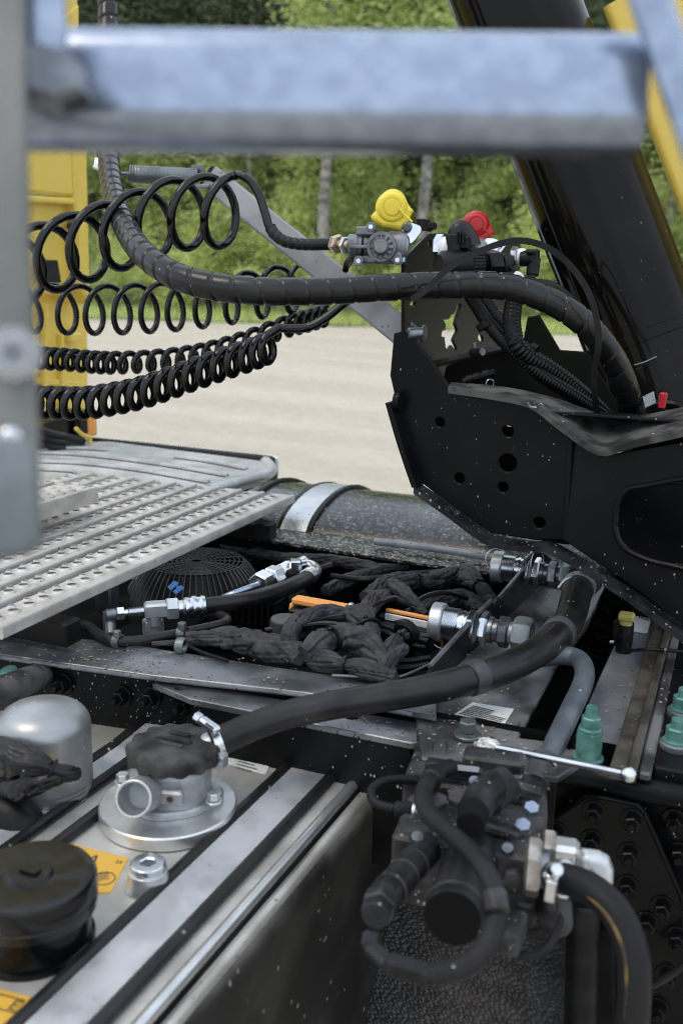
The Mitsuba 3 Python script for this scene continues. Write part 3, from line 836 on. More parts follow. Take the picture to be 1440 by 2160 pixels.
# ------------------------------------------------------------------ chassis rails
k = thing('near_frame_rail', 'wet dark near frame rail of the chassis with debris on top', 'frame rail')
P = [(-1.1036,1.1703,1.05),(-1.0522,1.1768,1.05),(-0.7903,1.2076,1.05),(-0.5553,1.2482,1.05),(-0.3523,1.2506,1.05),(-0.3761,1.3291,1.05),(-0.4848,1.3284,1.05),(-0.6512,1.3157,1.05),(-0.7834,1.3079,1.05),(-0.9322,1.2999,1.05),(-1.0706,1.2677,1.05),(-1.1674,1.241,1.05)]
obj('top_flange', plate(P, 0.008, facing=(0, 0, 1)), 'm_wet_rail', k)
xs = np.linspace(-2.4, 0.5, 30)
yw = lambda x: np.interp(x, [-2.4, -1.05, -0.55, -0.3, 0.5], [1.12, 1.178, 1.25, 1.27, 1.27])
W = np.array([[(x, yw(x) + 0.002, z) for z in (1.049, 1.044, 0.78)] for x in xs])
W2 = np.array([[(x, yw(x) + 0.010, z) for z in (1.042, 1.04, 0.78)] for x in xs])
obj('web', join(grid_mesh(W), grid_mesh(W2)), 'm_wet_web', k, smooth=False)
for p in ([(-1.0976,1.1634,1.047),(-1.0479,1.1715,1.047),(-0.7873,1.2027,1.047),(-0.5532,1.2436,1.047),(-0.3864,1.2486,1.047)],):
    obj('edge_bead', tube(p, 0.0035, 8), 'm_steel_edge', k)
webpts = [(-0.9436,1.195,1.0128)] + [(-0.8447,1.205,1.005),(-0.7964,1.205,1.0087)] + [(-0.7421,1.212,1.0046)] + [(-0.5568,1.245,0.9958)]
for q in webpts:
    c = V(q)
    c[1] = yw(c[0])
    obj('bolt', bolt(c, -Y, 0.021, 0.013, 0.0175, 0.012), 'm_black_gloss', k)
k = thing('flange_bracket', 'flat steel bracket with a round hole bolted to the near rail', 'bracket')
P = [(-0.7916,1.2117,1.035),(-0.7802,1.2313,1.035),(-0.3801,1.2524,1.035),(-0.3609,1.1934,1.035),(-0.3693,1.1879,1.035),(-0.7112,1.1858,1.035)]
hc = V((-0.7439,1.2144,1.035))
hc2 = V((-0.4717,1.2318,1.035))
obj('flange', plate(P, 0.010, [circle(hc, Z, 0.0095, 18), circle(hc2, Z, 0.011, 18)], facing=(0, 0, 1)), 'm_wet_rail', k)
obj('leg', plate([(V(p) + V(0, 0.004, -0.0102)) for p in (P[5], P[4])] + [(V(p) + V(0, 0.004, -0.2)) for p in (P[4], P[5])], 0.008), 'm_wet_web', k)

k = thing('far_frame_rail', 'mossy far frame rail with litter along its top', 'frame rail')
P = [(-1.2233,2.006,1.05),(-1.0689,2.0054,1.05),(-0.6602,1.98,1.05),(-0.4577,1.9787,1.05),(-0.2898,1.9669,1.05),(-0.3148,2.1136,1.05),(-0.5037,2.1545,1.05),(-0.7309,2.1849,1.05),(-1.0192,2.1873,1.05),(-1.3319,2.1854,1.05)]
obj('top_flange', plate(P, 0.008, facing=(0, 0, 1)), 'm_grime', k)
q = [(-1.2335,2.0227,1.045),(-1.0778,2.0221,1.045),(-0.6657,1.9965,1.045),(-0.4615,1.9952,1.045),(-0.2922,1.9833,1.045)]
R = np.array([[V(a) + V(0, 0.001, 0), V(a) + V(0, 0.001, -0.03)] for a in spline(q, 4)])
R2 = np.array([[V(a) + V(0, 0.07, -0.005), V(a) + V(0, 0.07, -0.28)] for a in spline(q, 4)])
obj('web', join(grid_mesh(R), grid_mesh(R2)), 'm_black_paint', k, smooth=False)
one('drain_pipe', tube([(-0.7399,2.0452,1.065),(-0.6621,2.0487,1.065),(-0.5733,2.0457,1.065),(-0.4695,2.0351,1.065),(-0.4429,2.0322,1.065)], 0.0085, 14), 'm_pipe_grey', 'thin grey pipe lying along the far frame rail', 'pipe')

# ------------------------------------------------------------------ far black tank with its strap
tk = thing('fuel_tank', 'black far side tank with rounded top covered in wet moss', 'tank')
prof = [(2.085, 0.55), (2.09, 0.98), (2.10, 1.03), (2.125, 1.062), (2.17, 1.085), (2.24, 1.102), (2.32, 1.108), (2.40, 1.100), (2.48, 1.080), (2.58, 1.035), (2.66, 0.95), (2.69, 0.55)]
pp = spline([(0, a, b) for a, b in prof], 4)
xs = np.linspace(-1.16, 0.9, 40)
obj('shell', grid_mesh(np.array([[(x, p[1], p[2]) for p in pp] for x in xs]), caps=False), 'm_tank_moss', tk, smooth=True)
obj('end_cap', plate([(-1.158, p[1], p[2]) for p in pp[::2]], 0.01, facing=(-1, 0, 0)), 'm_black_paint', tk)
sx0, sx1 = (-0.9608,2.0679,1.06)[0], (-0.9207,2.0687,1.06)[0]
st = thing('tank_strap', 'bright galvanised strap with rivets over the far tank', 'strap', None)
up_ = [V(0, p[1], p[2]) for p in pp[6:40]]
off = lambda p, d: p + V(0, -0.25, 1) * d


def strap_over(x0, x1, lift, th):
    R = []
    for i, p in enumerate(up_):
        t = nrm(up_[min(i + 1, len(up_) - 1)] - up_[max(i - 1, 0)])
        n = V(0, -t[2], t[1])
        a, b = p + n * lift, p + n * (lift + th)
        R.append([(x0, a[1], a[2]), (x0, b[1], b[2]), (x1, b[1], b[2]), (x1, a[1], a[2])])
    return grid_mesh(np.array(R)[:, ::-1], wrap=True, caps=True)


bx0, bx1 = -1.005, -0.935
obj('band', strap_over(bx0, bx1, 0.005, 0.003), 'm_zinc_dull', st, smooth=30)
obj('rubber_edge', join(*[tube([V(x, 0, 0) + p + V(0, -0.002, 0.005) for p in up_[::2]], 0.0065, 8) for x in (bx0 - 0.004,)]), 'm_rubber', st)
obj('rubber_edge', join(*[tube([V(x, 0, 0) + p + V(0, -0.002, 0.005) for p in up_[::2]], 0.0065, 8) for x in (bx1 + 0.004,)]), 'm_rubber', st)
obj('rubber_edge', join(*[tube([V(x, 0, 0) + p + V(0, -0.002, 0.005) for p in up_[::2]], 0.0065, 8) for x in (bx0 - 0.12,)]), 'm_rubber', tk)
for j in range(6):
    p = up_[4 + (j // 2) * 2]
    c = V(bx0 + 0.014 + 0.03 * (j % 2) + 0.007 * (j // 2), p[1], p[2] + 0.007)
    obj('rivet', lathe(c, V(0, -0.5, 1), [(0, 0.0032), (0.0015, 0.0028), (0.0025, 0.0014)], 10), 'm_galv_dull', st)

# ------------------------------------------------------------------ hose arm, spring, coiled lines
k = thing('hose_support', 'grey painted square hose arm sloping down to the couplings', 'arm')
a0, a1 = V((-1.0819,1.9183,1.839)), V((-0.6184,1.7883,1.5566))
ad = nrm(a1 - a0)
asd = nrm(np.cross(ad, V(EYE) - a0))                     # across the arm, seen from the camera
obj('tube', beam(a0, a1 + ad * 0.03, 0.052, 0.034, asd, 0.004), 'm_arm', k)
e0 = V((-1.0879,1.9169,1.8427))
obj('end_plug', beam(e0 - ad * 0.004, a0 + ad * 0.006, 0.046, 0.03, asd, 0.004), 'm_plastic', k)
obj('spring_bracket', join(cbox(V((-1.1037,1.9013,1.8499)), (0.03, 0.004, 0.03), 0.001), cbox(V((-1.0898,1.8885,1.8214)), (0.04, 0.012, 0.008), 0.002)), 'm_galv_dull', k)
s0, s1 = V((-1.2306,1.8373,1.8427)), V((-1.1043,1.8983,1.8393))
L = np.linalg.norm(s1 - s0)
sd = nrm(s1 - s0)
sp = []
for i in np.linspace(0, 1, 1100):
    t = i if i > 0.14 else i
    ph = 2 * np.pi * (46 * max(0, i - 0.1) / 0.9 + 3 * min(i, 0.1) / 0.1)
    _, u, w = basis(sd)
    sp.append(s0 + sd * L * i + 0.0165 * (math.cos(ph) * u + math.sin(ph) * w))
one('tension_spring', join(tube(sp, 0.0019, 6, curve=False), tube([s0 - sd * 0.018, s0 - sd * 0.004, s0 + sd * 0.012], 0.004, 8)), 'm_galv_dull', 'grey tension spring joining the hose clamp to the arm', 'spring')

COIL_MAT = 'm_coil'
# the big stretched air coil
axis = [(-1.3157,1.5514,1.6394),(-1.2601,1.5797,1.6627),(-1.2067,1.6063,1.6824),(-1.1526,1.6335,1.7038),(-1.0971,1.662,1.7279),(-1.0399,1.691,1.7512),(-0.9842,1.7153,1.7587),(-0.9274,1.7393,1.7627)]
hp = helix(axis[::-1], 0.0645, 7.0, Z * 0.99 + X * 0.10, -Y * 0.86 - X * 0.30, start=0.12)
lead = [(-0.7381,1.7564,1.7057),(-0.7702,1.7426,1.7023),(-0.8073,1.7288,1.7065),(-0.8328,1.7212,1.717),(-0.8484,1.719,1.7328),(-0.8574,1.721,1.7548),(-0.8707,1.7237,1.7861),(-0.8882,1.7234,1.8121),(-0.9077,1.7191,1.8261)]
one('air_coil', tube(np.vstack([spline(lead, 6)[:-1], hp]), 0.0081, 14, curve=False), COIL_MAT, 'large stretched black air coil with seven wide loops in front of the cab', 'air hose')
one('spiral_sleeve', tube([(-0.8445,1.715,1.7326),(-0.8367,1.7151,1.7209),(-0.8174,1.7195,1.7077),(-0.7844,1.7314,1.7026),(-0.736,1.7514,1.7047),(-0.723,1.7567,1.705)], lambda s, th: 0.0112 - 0.0016 * np.exp(-((np.mod(s / 0.0125 - th / 6.283, 1) - 0.5) / 0.10)**2) * (s < 0.085), 16, step=0.0016), 'm_rubber', 'short spiral wrapped sleeve on the lead of the large coil', 'hose sleeve')
# the second coil
axis = [(-1.5261,1.801,1.5603),(-1.4436,1.8345,1.5614),(-1.3852,1.8578,1.5608),(-1.329,1.8808,1.5623),(-1.272,1.9046,1.5657),(-1.218,1.9274,1.5702),(-1.1653,1.9503,1.5766),(-1.1089,1.9752,1.5852),(-1.048,2.0027,1.5969),(-0.9873,2.0306,1.6107),(-0.9304,2.0568,1.6234)]
hp = helix(axis[::-1], 0.0515, 10.0, Z, -Y * 0.80 - X * 0.20, start=0.5)
lead = [(-0.8187,2.0744,1.6895),(-0.8283,2.0663,1.6732),(-0.8408,2.0571,1.6568),(-0.869,2.0448,1.6531),(-0.8939,2.0372,1.6625),(-0.9107,2.0316,1.6671)]
one('air_coil', tube(np.vstack([spline(lead, 6)[:-1], hp]), 0.0066, 12, curve=False), COIL_MAT, 'smaller stretched black air coil below the large one, even round loops', 'air hose')
# the two tight electric coils
axis = [(-1.5187,1.7996,1.457),(-1.4643,1.8205,1.4532),(-1.4151,1.8398,1.4513),(-1.3607,1.8607,1.4476),(-1.3115,1.8803,1.4467),(-1.2414,1.9097,1.4516),(-1.169,1.9414,1.4617),(-1.1041,1.9717,1.4778),(-1.0381,2.0044,1.5021),(-0.968,2.0405,1.5328),(-0.9207,2.0636,1.5484),(-0.8829,2.0822,1.5617)]
one('electric_coil', tube(helix(axis[::-1], 0.0205, 27, Z, -Y * 0.75 - X * 0.3, per=18), 0.0070, 10, curve=False), COIL_MAT, 'thinner tightly wound black coiled cable at the back', 'coiled cable')
axis = [(-1.2494,1.4738,1.4065),(-1.217,1.4871,1.4073),(-1.1746,1.5039,1.4067),(-1.1292,1.5225,1.4078),(-1.0837,1.5428,1.4158),(-1.0387,1.5639,1.4272),(-0.9934,1.5865,1.4446),(-0.9469,1.6104,1.4646),(-0.9002,1.6341,1.4837),(-0.8535,1.6576,1.502),(-0.8211,1.6746,1.5173)]
hp = helix(axis[::-1], 0.0245, 20.5, Z, -Y * 0.75 - X * 0.32, start=0.2, per=20)
lead = [(-0.6152,1.7888,1.6396),(-0.6482,1.7729,1.6293),(-0.6794,1.7573,1.6174),(-0.7057,1.7417,1.598),(-0.7314,1.7251,1.5734),(-0.7617,1.7078,1.5538),(-0.7939,1.694,1.5505),(-0.8144,1.6863,1.5525)]
one('electric_coil', tube(np.vstack([spline(lead, 6)[:-1], hp]), 0.0080, 12, curve=False), COIL_MAT, 'thick tightly wound black coiled cable in front, rising to the couplings', 'coiled cable')

# ------------------------------------------------------------------ spiral wrapped hydraulic hose
hp = [(-1.4566,2.1109,2.312),(-1.4134,2.0383,2.1344),(-1.3596,1.9512,1.9699),(-1.2991,1.8638,1.8805),(-1.209,1.7473,1.8033),(-1.107,1.6274,1.738),(-0.9931,1.5144,1.6808),(-0.8921,1.4566,1.6427),(-0.8156,1.45,1.6264),(-0.7321,1.4711,1.6211),(-0.6556,1.5245,1.6229),(-0.5776,1.5799,1.6301),(-0.5119,1.6298,1.6355),(-0.4389,1.6601,1.6389),(-0.3798,1.6828,1.635),(-0.319,1.7023,1.6157),(-0.2654,1.7261,1.5813),(-0.2232,1.7631,1.5299),(-0.2,1.8037,1.4793),(-0.192,1.8613,1.432),(-0.1882,1.8949,1.3846)]
k = thing('wrapped_hose', 'thick black hose in a spiral plastic wrap crossing the whole picture', 'hose')
obj('wrap', tube(hp, lambda s, th: 0.0222 - 0.0030 * np.exp(-((np.mod(s / 0.037 - th / 6.283, 1) - 0.5) / 0.055)**2) + 0.0006 * np.mod(s / 0.037 - th / 6.283 + 0.5, 1), 30, step=0.0016, smooth_n=16), 'm_wrap', k, smooth=40)
c0, c1 = V(hp[2]), V(hp[3])
ca = nrm(V((-1.2995,1.8646,1.8843)) - V((-1.3153,1.8845,1.9003)))
cc = V((-1.3075,1.8748,1.8933))
ck = thing('hose_clamp', 'shiny round steel hose clamp on the hose beside the cab', 'clamp')
obj('band', lathe(cc, ca, [(-0.010, 0.0245), (-0.010, 0.0285), (0.010, 0.0285), (0.010, 0.0245)], 36, caps=False), 'm_zinc', ck)
obj('screw', rod(V((-1.3102,1.8315,1.8583)), V((-1.2905,1.8267,1.8519)), 0.006), 'm_zinc', ck)
obj('hinge', beam(V((-1.313,1.8462,1.8769)), V((-1.3095,1.837,1.857)), 0.012, 0.005), 'm_zinc', ck)

# ------------------------------------------------------------------ coupling bracket and its couplings
PX = -0.585
bk = thing('coupling_bracket', 'dark olive steel bracket plate with a jagged cut-out carrying the couplings', 'bracket')
P = [(-0.585,1.7545,1.4294),(-0.585,1.7262,1.668),(-0.585,1.7476,1.6881),(-0.585,1.8636,1.7293),(-0.585,1.9996,1.7354),(-0.585,2.0096,1.7174),(-0.585,2.198,1.7042),(-0.585,2.3459,1.7126),(-0.585,2.5361,1.7503),(-0.585,2.6503,1.7515),(-0.585,2.6764,1.6839),(-0.585,2.6339,1.6352),(-0.585,2.6895,1.5237),(-0.585,2.6685,1.4368),(-0.585,2.601,1.3168)]
slot = [(-0.585,2.0568,1.5747),(-0.585,2.0852,1.5931),(-0.585,2.1145,1.5956),(-0.585,2.1056,1.5833),(-0.585,2.0855,1.5665),(-0.585,2.0758,1.5545),(-0.585,2.0971,1.5387),(-0.585,2.0785,1.5296),(-0.585,2.0665,1.5202),(-0.585,2.0994,1.501),(-0.585,2.084,1.4993),(-0.585,2.0564,1.5109),(-0.585,2.0296,1.5013),(-0.585,2.011,1.5085),(-0.585,1.9986,1.5308),(-0.585,1.9773,1.5318),(-0.585,1.9781,1.5425),(-0.585,2.0007,1.5439),(-0.585,2.0045,1.5569),(-0.585,1.9797,1.5684),(-0.585,1.9834,1.5719),(-0.585,2.0015,1.5649),(-0.585,2.0273,1.5658),(-0.585,2.0417,1.5739)]
hole2 = [(-0.585,2.2831,1.527),(-0.585,2.31,1.5196),(-0.585,2.3261,1.5073),(-0.585,2.2993,1.5032),(-0.585,2.2717,1.5154)]
hole3 = [(-0.585,1.7632,1.6004),(-0.585,1.7829,1.6076),(-0.585,1.802,1.6073),(-0.585,1.8001,1.5998),(-0.585,1.7846,1.5947)]
hole4 = [(-0.585,1.8623,1.7158),(-0.585,1.8722,1.7196),(-0.585,1.883,1.7149),(-0.585,1.8827,1.7047),(-0.585,1.8703,1.7009),(-0.585,1.8606,1.7074)]
obj('plate', plate(P, 0.007, [slot, hole2, hole3, hole4], facing=(1, 0, 0), ch=0.001), 'm_olive', bk)
obj('edge_trim', tube([(-0.588,1.7635,1.4282),(-0.588,1.7351,1.6681),(-0.588,1.7565,1.6883),(-0.588,1.8732,1.7297)], 0.0028, 6), 'm_galv_dull', bk)
obj('pin', join(rod(V((-0.5387,1.62,1.5561)), V((-0.5184,1.635,1.5571)), 0.010), lathe(V((-0.5245,1.66,1.5541)), X, [(0, 0.016), (0.003, 0.016)], 20)), 'm_steel_dark', bk)

ck = thing('control_coupling', 'cast grey air coupling under a yellow flap', 'air coupling')
p0, p1 = V((-0.68,1.6898,1.7006)), V((-0.5843,1.7281,1.6998))
ca = nrm(p1 - p0)
LL = np.linalg.norm(p1 - p0)
obj('body', join(
    lathe(p0, ca, [(0, 0.0165), (0.004, 0.0195), (0.016, 0.0195), (0.018, 0.0175), (LL * 0.45, 0.0175), (LL * 0.55, 0.021), (LL * 0.75, 0.027), (LL * 0.88, 0.03), (LL, 0.03)], 32),
    cbox(V((-0.6488,1.6976,1.7254)), (0.035, 0.02, 0.016), 0.003), cbox(V((-0.6433,1.6871,1.676)), (0.04, 0.02, 0.012), 0.003),
    cbox(V((-0.6106,1.7016,1.6809)), (0.06, 0.025, 0.022), 0.006)), 'm_cast_dark', ck)
fc = V((-0.613,1.6774,1.6986))
fn = nrm(V(EYE) - fc + V(-0.25, 0, 0.1))
obj('valve_cover', join(lathe(fc - fn * 0.006, fn, [(-0.012, 0.0265), (0.0, 0.0265), (0.0025, 0.025), (0.0025, 0.0205), (-0.001, 0.0195), (-0.001, 0.0150), (0.006, 0.0140), (0.0105, 0.012), (0.012, 0.0105)], 36),
                        *[beam(fc - fn * 0.0045 + V(math.cos(q), 0, math.sin(q)) * 0.010, fc - fn * 0.0045 + V(math.cos(q), 0, math.sin(q)) * 0.0225, 0.003, 0.006, None, 0.001) for q in np.arange(12) * np.pi / 6]), 'm_cast_dark', ck)
for c in ((-0.6364,1.6877,1.7322), (-0.6498,1.6673,1.6739), (-0.5873,1.6933,1.677)):
    obj('lug', lathe(V(c), fn, [(-0.012, 0.0085), (0.001, 0.0085), (0.002, 0.0075)], 18), 'm_cast_dark', ck)
for c in ((-0.6353,1.6848,1.7321), (-0.6487,1.6645,1.6738), (-0.5863,1.6904,1.677)):
    obj('screw', lathe(V(c), fn, [(0, 0.0045), (0.003, 0.004)], 14), 'm_zinc', ck)
obj('rib', beam(V((-0.6663,1.6668,1.6976)), V((-0.6189,1.6862,1.6988)), 0.006, 0.006, None, 0.0015), 'm_cast_dark', ck)
obj('ring', ring_mesh(p0 + ca * 0.026, ca, 0.0176, 0.0022, 28, 8), 'm_plastic', ck)
obj('flap', pillow([(-0.6424,1.7012,1.7509),(-0.6372,1.7051,1.7578),(-0.6328,1.7087,1.765),(-0.6305,1.7121,1.7745),(-0.6302,1.7142,1.7824),(-0.6277,1.7171,1.7895),(-0.6212,1.7212,1.7955),(-0.6148,1.7246,1.7985),(-0.6065,1.7278,1.7981),(-0.597,1.7305,1.7939),(-0.59,1.7311,1.785),(-0.5861,1.7306,1.7772),(-0.5815,1.7305,1.7694),(-0.573,1.7317,1.761),(-0.5768,1.7288,1.7554),(-0.5783,1.7261,1.7474),(-0.5843,1.7204,1.7347),(-0.5911,1.716,1.7282),(-0.6051,1.7114,1.7323),(-0.6202,1.7055,1.733),(-0.6298,1.703,1.7383),(-0.6394,1.7007,1.7443)], 0.007, 0.008, 0.0018, 0.014), 'm_yellow_cap', ck, 'yellow plastic flap', smooth=60)
dc = V((-0.6032,1.7019,1.7655))
dn = nrm(V(EYE) - dc + V(0.15, 0, 0.1))
obj('flap_dome', lathe(dc - dn * 0.012, dn, [(-0.006, 0.0285), (0.002, 0.0275), (0.010, 0.0235), (0.0120, 0.0205), (0.0122, 0.0165), (0.0112, 0.0150), (0.0112, 0.0140), (0.0145, 0.0132), (0.0150, 0.0120)], 36), 'm_yellow_cap', ck, 'round yellow boss of the flap', smooth=40)
obj('flap_strap', tube([(-0.5896,1.7002,1.7636),(-0.5821,1.7013,1.756),(-0.5738,1.7025,1.7476),(-0.5664,1.7039,1.7416)], 0.0022, 8), 'm_yellow_cap', ck)
obj('hinge_plate', plate(round_poly([(-0.5882,1.714,1.7374),(-0.5836,1.7171,1.7423),(-0.5715,1.7218,1.7418),(-0.5575,1.7262,1.7366),(-0.5548,1.7244,1.7257),(-0.5649,1.7162,1.7097),(-0.5725,1.7115,1.7032),(-0.5746,1.7139,1.7158),(-0.5839,1.7125,1.725)], 0.006), 0.004), 'm_zinc', ck)
obj('hinge_side', tube([(-0.5881,1.7172,1.7283),(-0.5826,1.7171,1.719),(-0.5782,1.7156,1.7065),(-0.5783,1.7123,1.6938),(-0.5804,1.7078,1.6796),(-0.5805,1.7062,1.6733)], 0.0045, 8), 'm_galv', ck)
hb_ = V((-0.5775,1.7118,1.7337))
obj('hinge_bolt', lathe(hb_, nrm(V(EYE) - hb_), [(-0.004, 0.0088), (0.003, 0.008), (0.0045, 0.006), (0.0045, 0.0035), (0.002, 0.003)], 20), 'm_steel_dark', ck)
obj('knob', join(lathe(V((-0.5611,1.7449,1.729)), V(0.1, 0, 1), [(0, 0.0165), (0.006, 0.0165), (0.008, 0.0125), (0.018, 0.0125), (0.02, 0.011)], 20), cbox(V((-0.5465,1.7474,1.7372)), (0.018, 0.02, 0.014), 0.003)), 'm_plastic', ck)
nk = thing('hose_nut', 'gold coloured hex nut where the coil meets the grey coupling', 'nut')
q0, q1 = V((-0.729,1.7485,1.7038)), V((-0.7006,1.7156,1.7038))
qd = nrm(p0 - V((-0.7132,1.7104,1.7035)))
obj('hex', hexp(V((-0.7132,1.7104,1.7035)), qd, 0.0125, 0.030, 0.3), 'm_brass', nk)
obj('stub', rod(V((-0.7132,1.7104,1.7035)), V((-0.6809,1.7008,1.7018)), 0.008), 'm_brass', nk)
obj('collar', hexp(V((-0.6926,1.7072,1.7019)), qd, 0.008, 0.028, 0.1), 'm_zinc', nk)

ck = thing('supply_coupling', 'air coupling with a red flap behind the black connectors', 'air coupling')
obj('flap', pillow([(-0.5334,1.916,1.7476),(-0.5283,1.9215,1.7611),(-0.5228,1.9253,1.7673),(-0.5163,1.9286,1.77),(-0.5057,1.9329,1.7703),(-0.4975,1.9352,1.7662),(-0.4923,1.9357,1.76),(-0.4861,1.9352,1.7485),(-0.4758,1.9353,1.7329),(-0.4822,1.9316,1.7283),(-0.4951,1.9231,1.7156),(-0.5038,1.9199,1.7168),(-0.5122,1.9172,1.7195),(-0.522,1.917,1.7338)], 0.007, 0.008, 0.0018, 0.014), 'm_red_cap', ck, 'red plastic flap', smooth=60)
dc = V((-0.5075,1.9099,1.7483))
dn = nrm(V(EYE) - dc + V(0.1, 0, 0.1))
obj('flap_dome', lathe(dc - dn * 0.012, dn, [(-0.006, 0.0265), (0.002, 0.0255), (0.010, 0.0205), (0.0120, 0.0180), (0.0122, 0.0150), (0.0112, 0.0140), (0.0112, 0.0130), (0.0145, 0.0122), (0.0150, 0.0110)], 32), 'm_red_cap', ck, 'round red boss of the flap')
obj('flap_strap', tube([(-0.492,1.9,1.7416),(-0.484,1.9016,1.735),(-0.4742,1.9034,1.7268)], 0.0022, 8), 'm_red_cap', ck)
obj('hinge_plate', plate(round_poly([(-0.483,1.8842,1.7176),(-0.4797,1.8871,1.7236),(-0.4669,1.8923,1.7239),(-0.4568,1.8951,1.7191),(-0.4587,1.8877,1.6931),(-0.4681,1.8834,1.6911),(-0.4745,1.8846,1.7061)], 0.005), 0.004), 'm_zinc', ck)
obj('edge_plate', plate([(-0.4403,1.8911,1.7208),(-0.4363,1.8927,1.7209),(-0.4529,1.8786,1.6921),(-0.4578,1.8769,1.6928)], 0.005), 'm_zinc', ck)
obj('body', rod(V((-0.5218,1.908,1.6986)), V((-0.4761,1.9479,1.6959)), 0.028), 'm_alu_cast', ck)

# ------------------------------------------------------------------ plugs and sockets beside the bracket
k = thing('electric_plug', 'large black ribbed electric plug between the two couplings', 'plug')
q0, q1 = V((-0.4926,1.7132,1.6711)), V((-0.4483,1.7654,1.6752))
qa = nrm(q1 - q0)
obj('barrel', lathe(q0, qa, [(-0.03, 0.018), (-0.02, 0.024), (0, 0.0255), (0.05, 0.0255), (0.053, 0.02), (0.056, 0.02), (0.058, 0.024)], 32), 'm_plastic', k)
_, u, w = basis(qa)
for a in np.arange(30) * 2 * np.pi / 30:
    d = math.cos(a) * u + math.sin(a) * w
    obj('grip_rib', beam(q0 + qa * 0.026 + d * 0.0265, q0 + qa * 0.05 + d * 0.0265, 0.0028, 0.003, None, 0.0006), 'm_plastic', k)
obj('nut', hexp(V((-0.4497,1.7646,1.6744)), qa, 0.028, 0.042, 0.2), 'm_plastic', k)
obj('tail', lathe(V((-0.4272,1.7905,1.6753)), qa, [(-0.002, 0.017), (0.016, 0.017), (0.018, 0.014)], 20), 'm_plastic', k)
k = thing('angle_connector', 'black angle connector with a thick bent hose left of the red flap', 'connector')
obj('bend', tube([(-0.4966,1.7443,1.7121),(-0.4986,1.7464,1.7231),(-0.4958,1.7497,1.7318),(-0.489,1.7523,1.7312),(-0.4822,1.7531,1.7235),(-0.475,1.7532,1.7127),(-0.4693,1.7527,1.7018)], 0.0155, 16), 'm_rubber', k)
obj('clip', join(cbox(V((-0.4938,1.7166,1.7076)), (0.026, 0.02, 0.03), 0.003), cbox(V((-0.4779,1.7231,1.708)), (0.02, 0.02, 0.022), 0.003), *[cbox(V(c), (0.003, 0.018, 0.018), 0.0008) for c in ((-0.4852,1.7114,1.7169), (-0.4805,1.7129,1.7154), (-0.4759,1.7145,1.7148))]), 'm_plastic', k)
obj('lower_body', join(rod(V((-0.5005,1.7238,1.6815)), V((-0.4686,1.7337,1.6703)), 0.016), rod(V((-0.4908,1.7319,1.6978)), V((-0.4848,1.724,1.6578)), 0.017)), 'm_plastic', k)
k = thing('union', 'zinc hex union with a white ring at the left of the plug', 'union')
obj('hex', hexp(V((-0.531,1.7279,1.702)), X, 0.016, 0.036, 0.5), 'm_zinc', k)
obj('white_ring', lathe(V((-0.5131,1.7232,1.6989)), V(1, -0.12, 0), [(-0.005, 0.0165), (0.0, 0.0195), (0.009, 0.0195), (0.013, 0.015)], 28), 'm_white', k, 'white plastic ring')
k = thing('union', 'zinc hex union with a white ring beside the black column', 'union')
obj('hex', hexp(V((-0.4198,1.8361,1.6904)), X, 0.012, 0.029, 0.5), 'm_zinc', k)
obj('white_ring', lathe(V((-0.4051,1.8413,1.6874)), V(1, -0.12, 0), [(-0.004, 0.014), (0.0, 0.0165), (0.008, 0.0165), (0.012, 0.012)], 28), 'm_white', k)
k = thing('angle_connector', 'small black angle connector pointing down in front of the column', 'connector')
obj('head', join(lathe(V((-0.3956,1.8336,1.6857)), V(1, 0, 0), [(-0.006, 0.0135), (0.016, 0.0135), (0.018, 0.011)], 20), cbox(V((-0.3816,1.8348,1.6901)), (0.024, 0.022, 0.024), 0.003)), 'm_plastic', k)
obj('leg', rod(V((-0.3773,1.8359,1.6877)), V((-0.3777,1.8274,1.6554)), 0.0115), 'm_plastic', k)
obj('latch', cbox(V((-0.3815,1.82,1.6971)), (0.016, 0.012, 0.006), 0.0015), 'm_plastic', k)
k = thing('cable_gland', 'black wires leaving a white banded gland above the wrapped hose', 'cable gland')
obj('band', lathe(V((-0.3899,1.7601,1.6498)), V((-0.3834,1.7655,1.6604)) - V((-0.3924,1.7579,1.6449)), [(-0.002, 0.010), (0.008, 0.0105), (0.010, 0.009)], 20), 'm_white', k, 'white band')
obj('sleeve', rod(V((-0.3872,1.7649,1.6426)), V((-0.3806,1.7701,1.6525)), 0.0095), 'm_plastic', k)
for j in range(3):
    obj('wire', tube([V(p) + V(0.004, 0, -0.004) * j for p in ((-0.4061,1.7593,1.6719), (-0.3978,1.761,1.6657), (-0.388,1.7617,1.653))], 0.0018, 6), 'm_plastic', k)

# ------------------------------------------------------------------ corrugated conduits
def conduit(name, pts, r, pitch, label, lo=0.0016):
    return one(name, tube(pts, lambda s, th: r - lo * (0.5 - 0.5 * np.cos(2 * np.pi * s / pitch))**0.7, 16, step=pitch / 6.5, smooth_n=14), 'm_conduit', label, 'conduit', 'corrugated conduits', smooth=True)


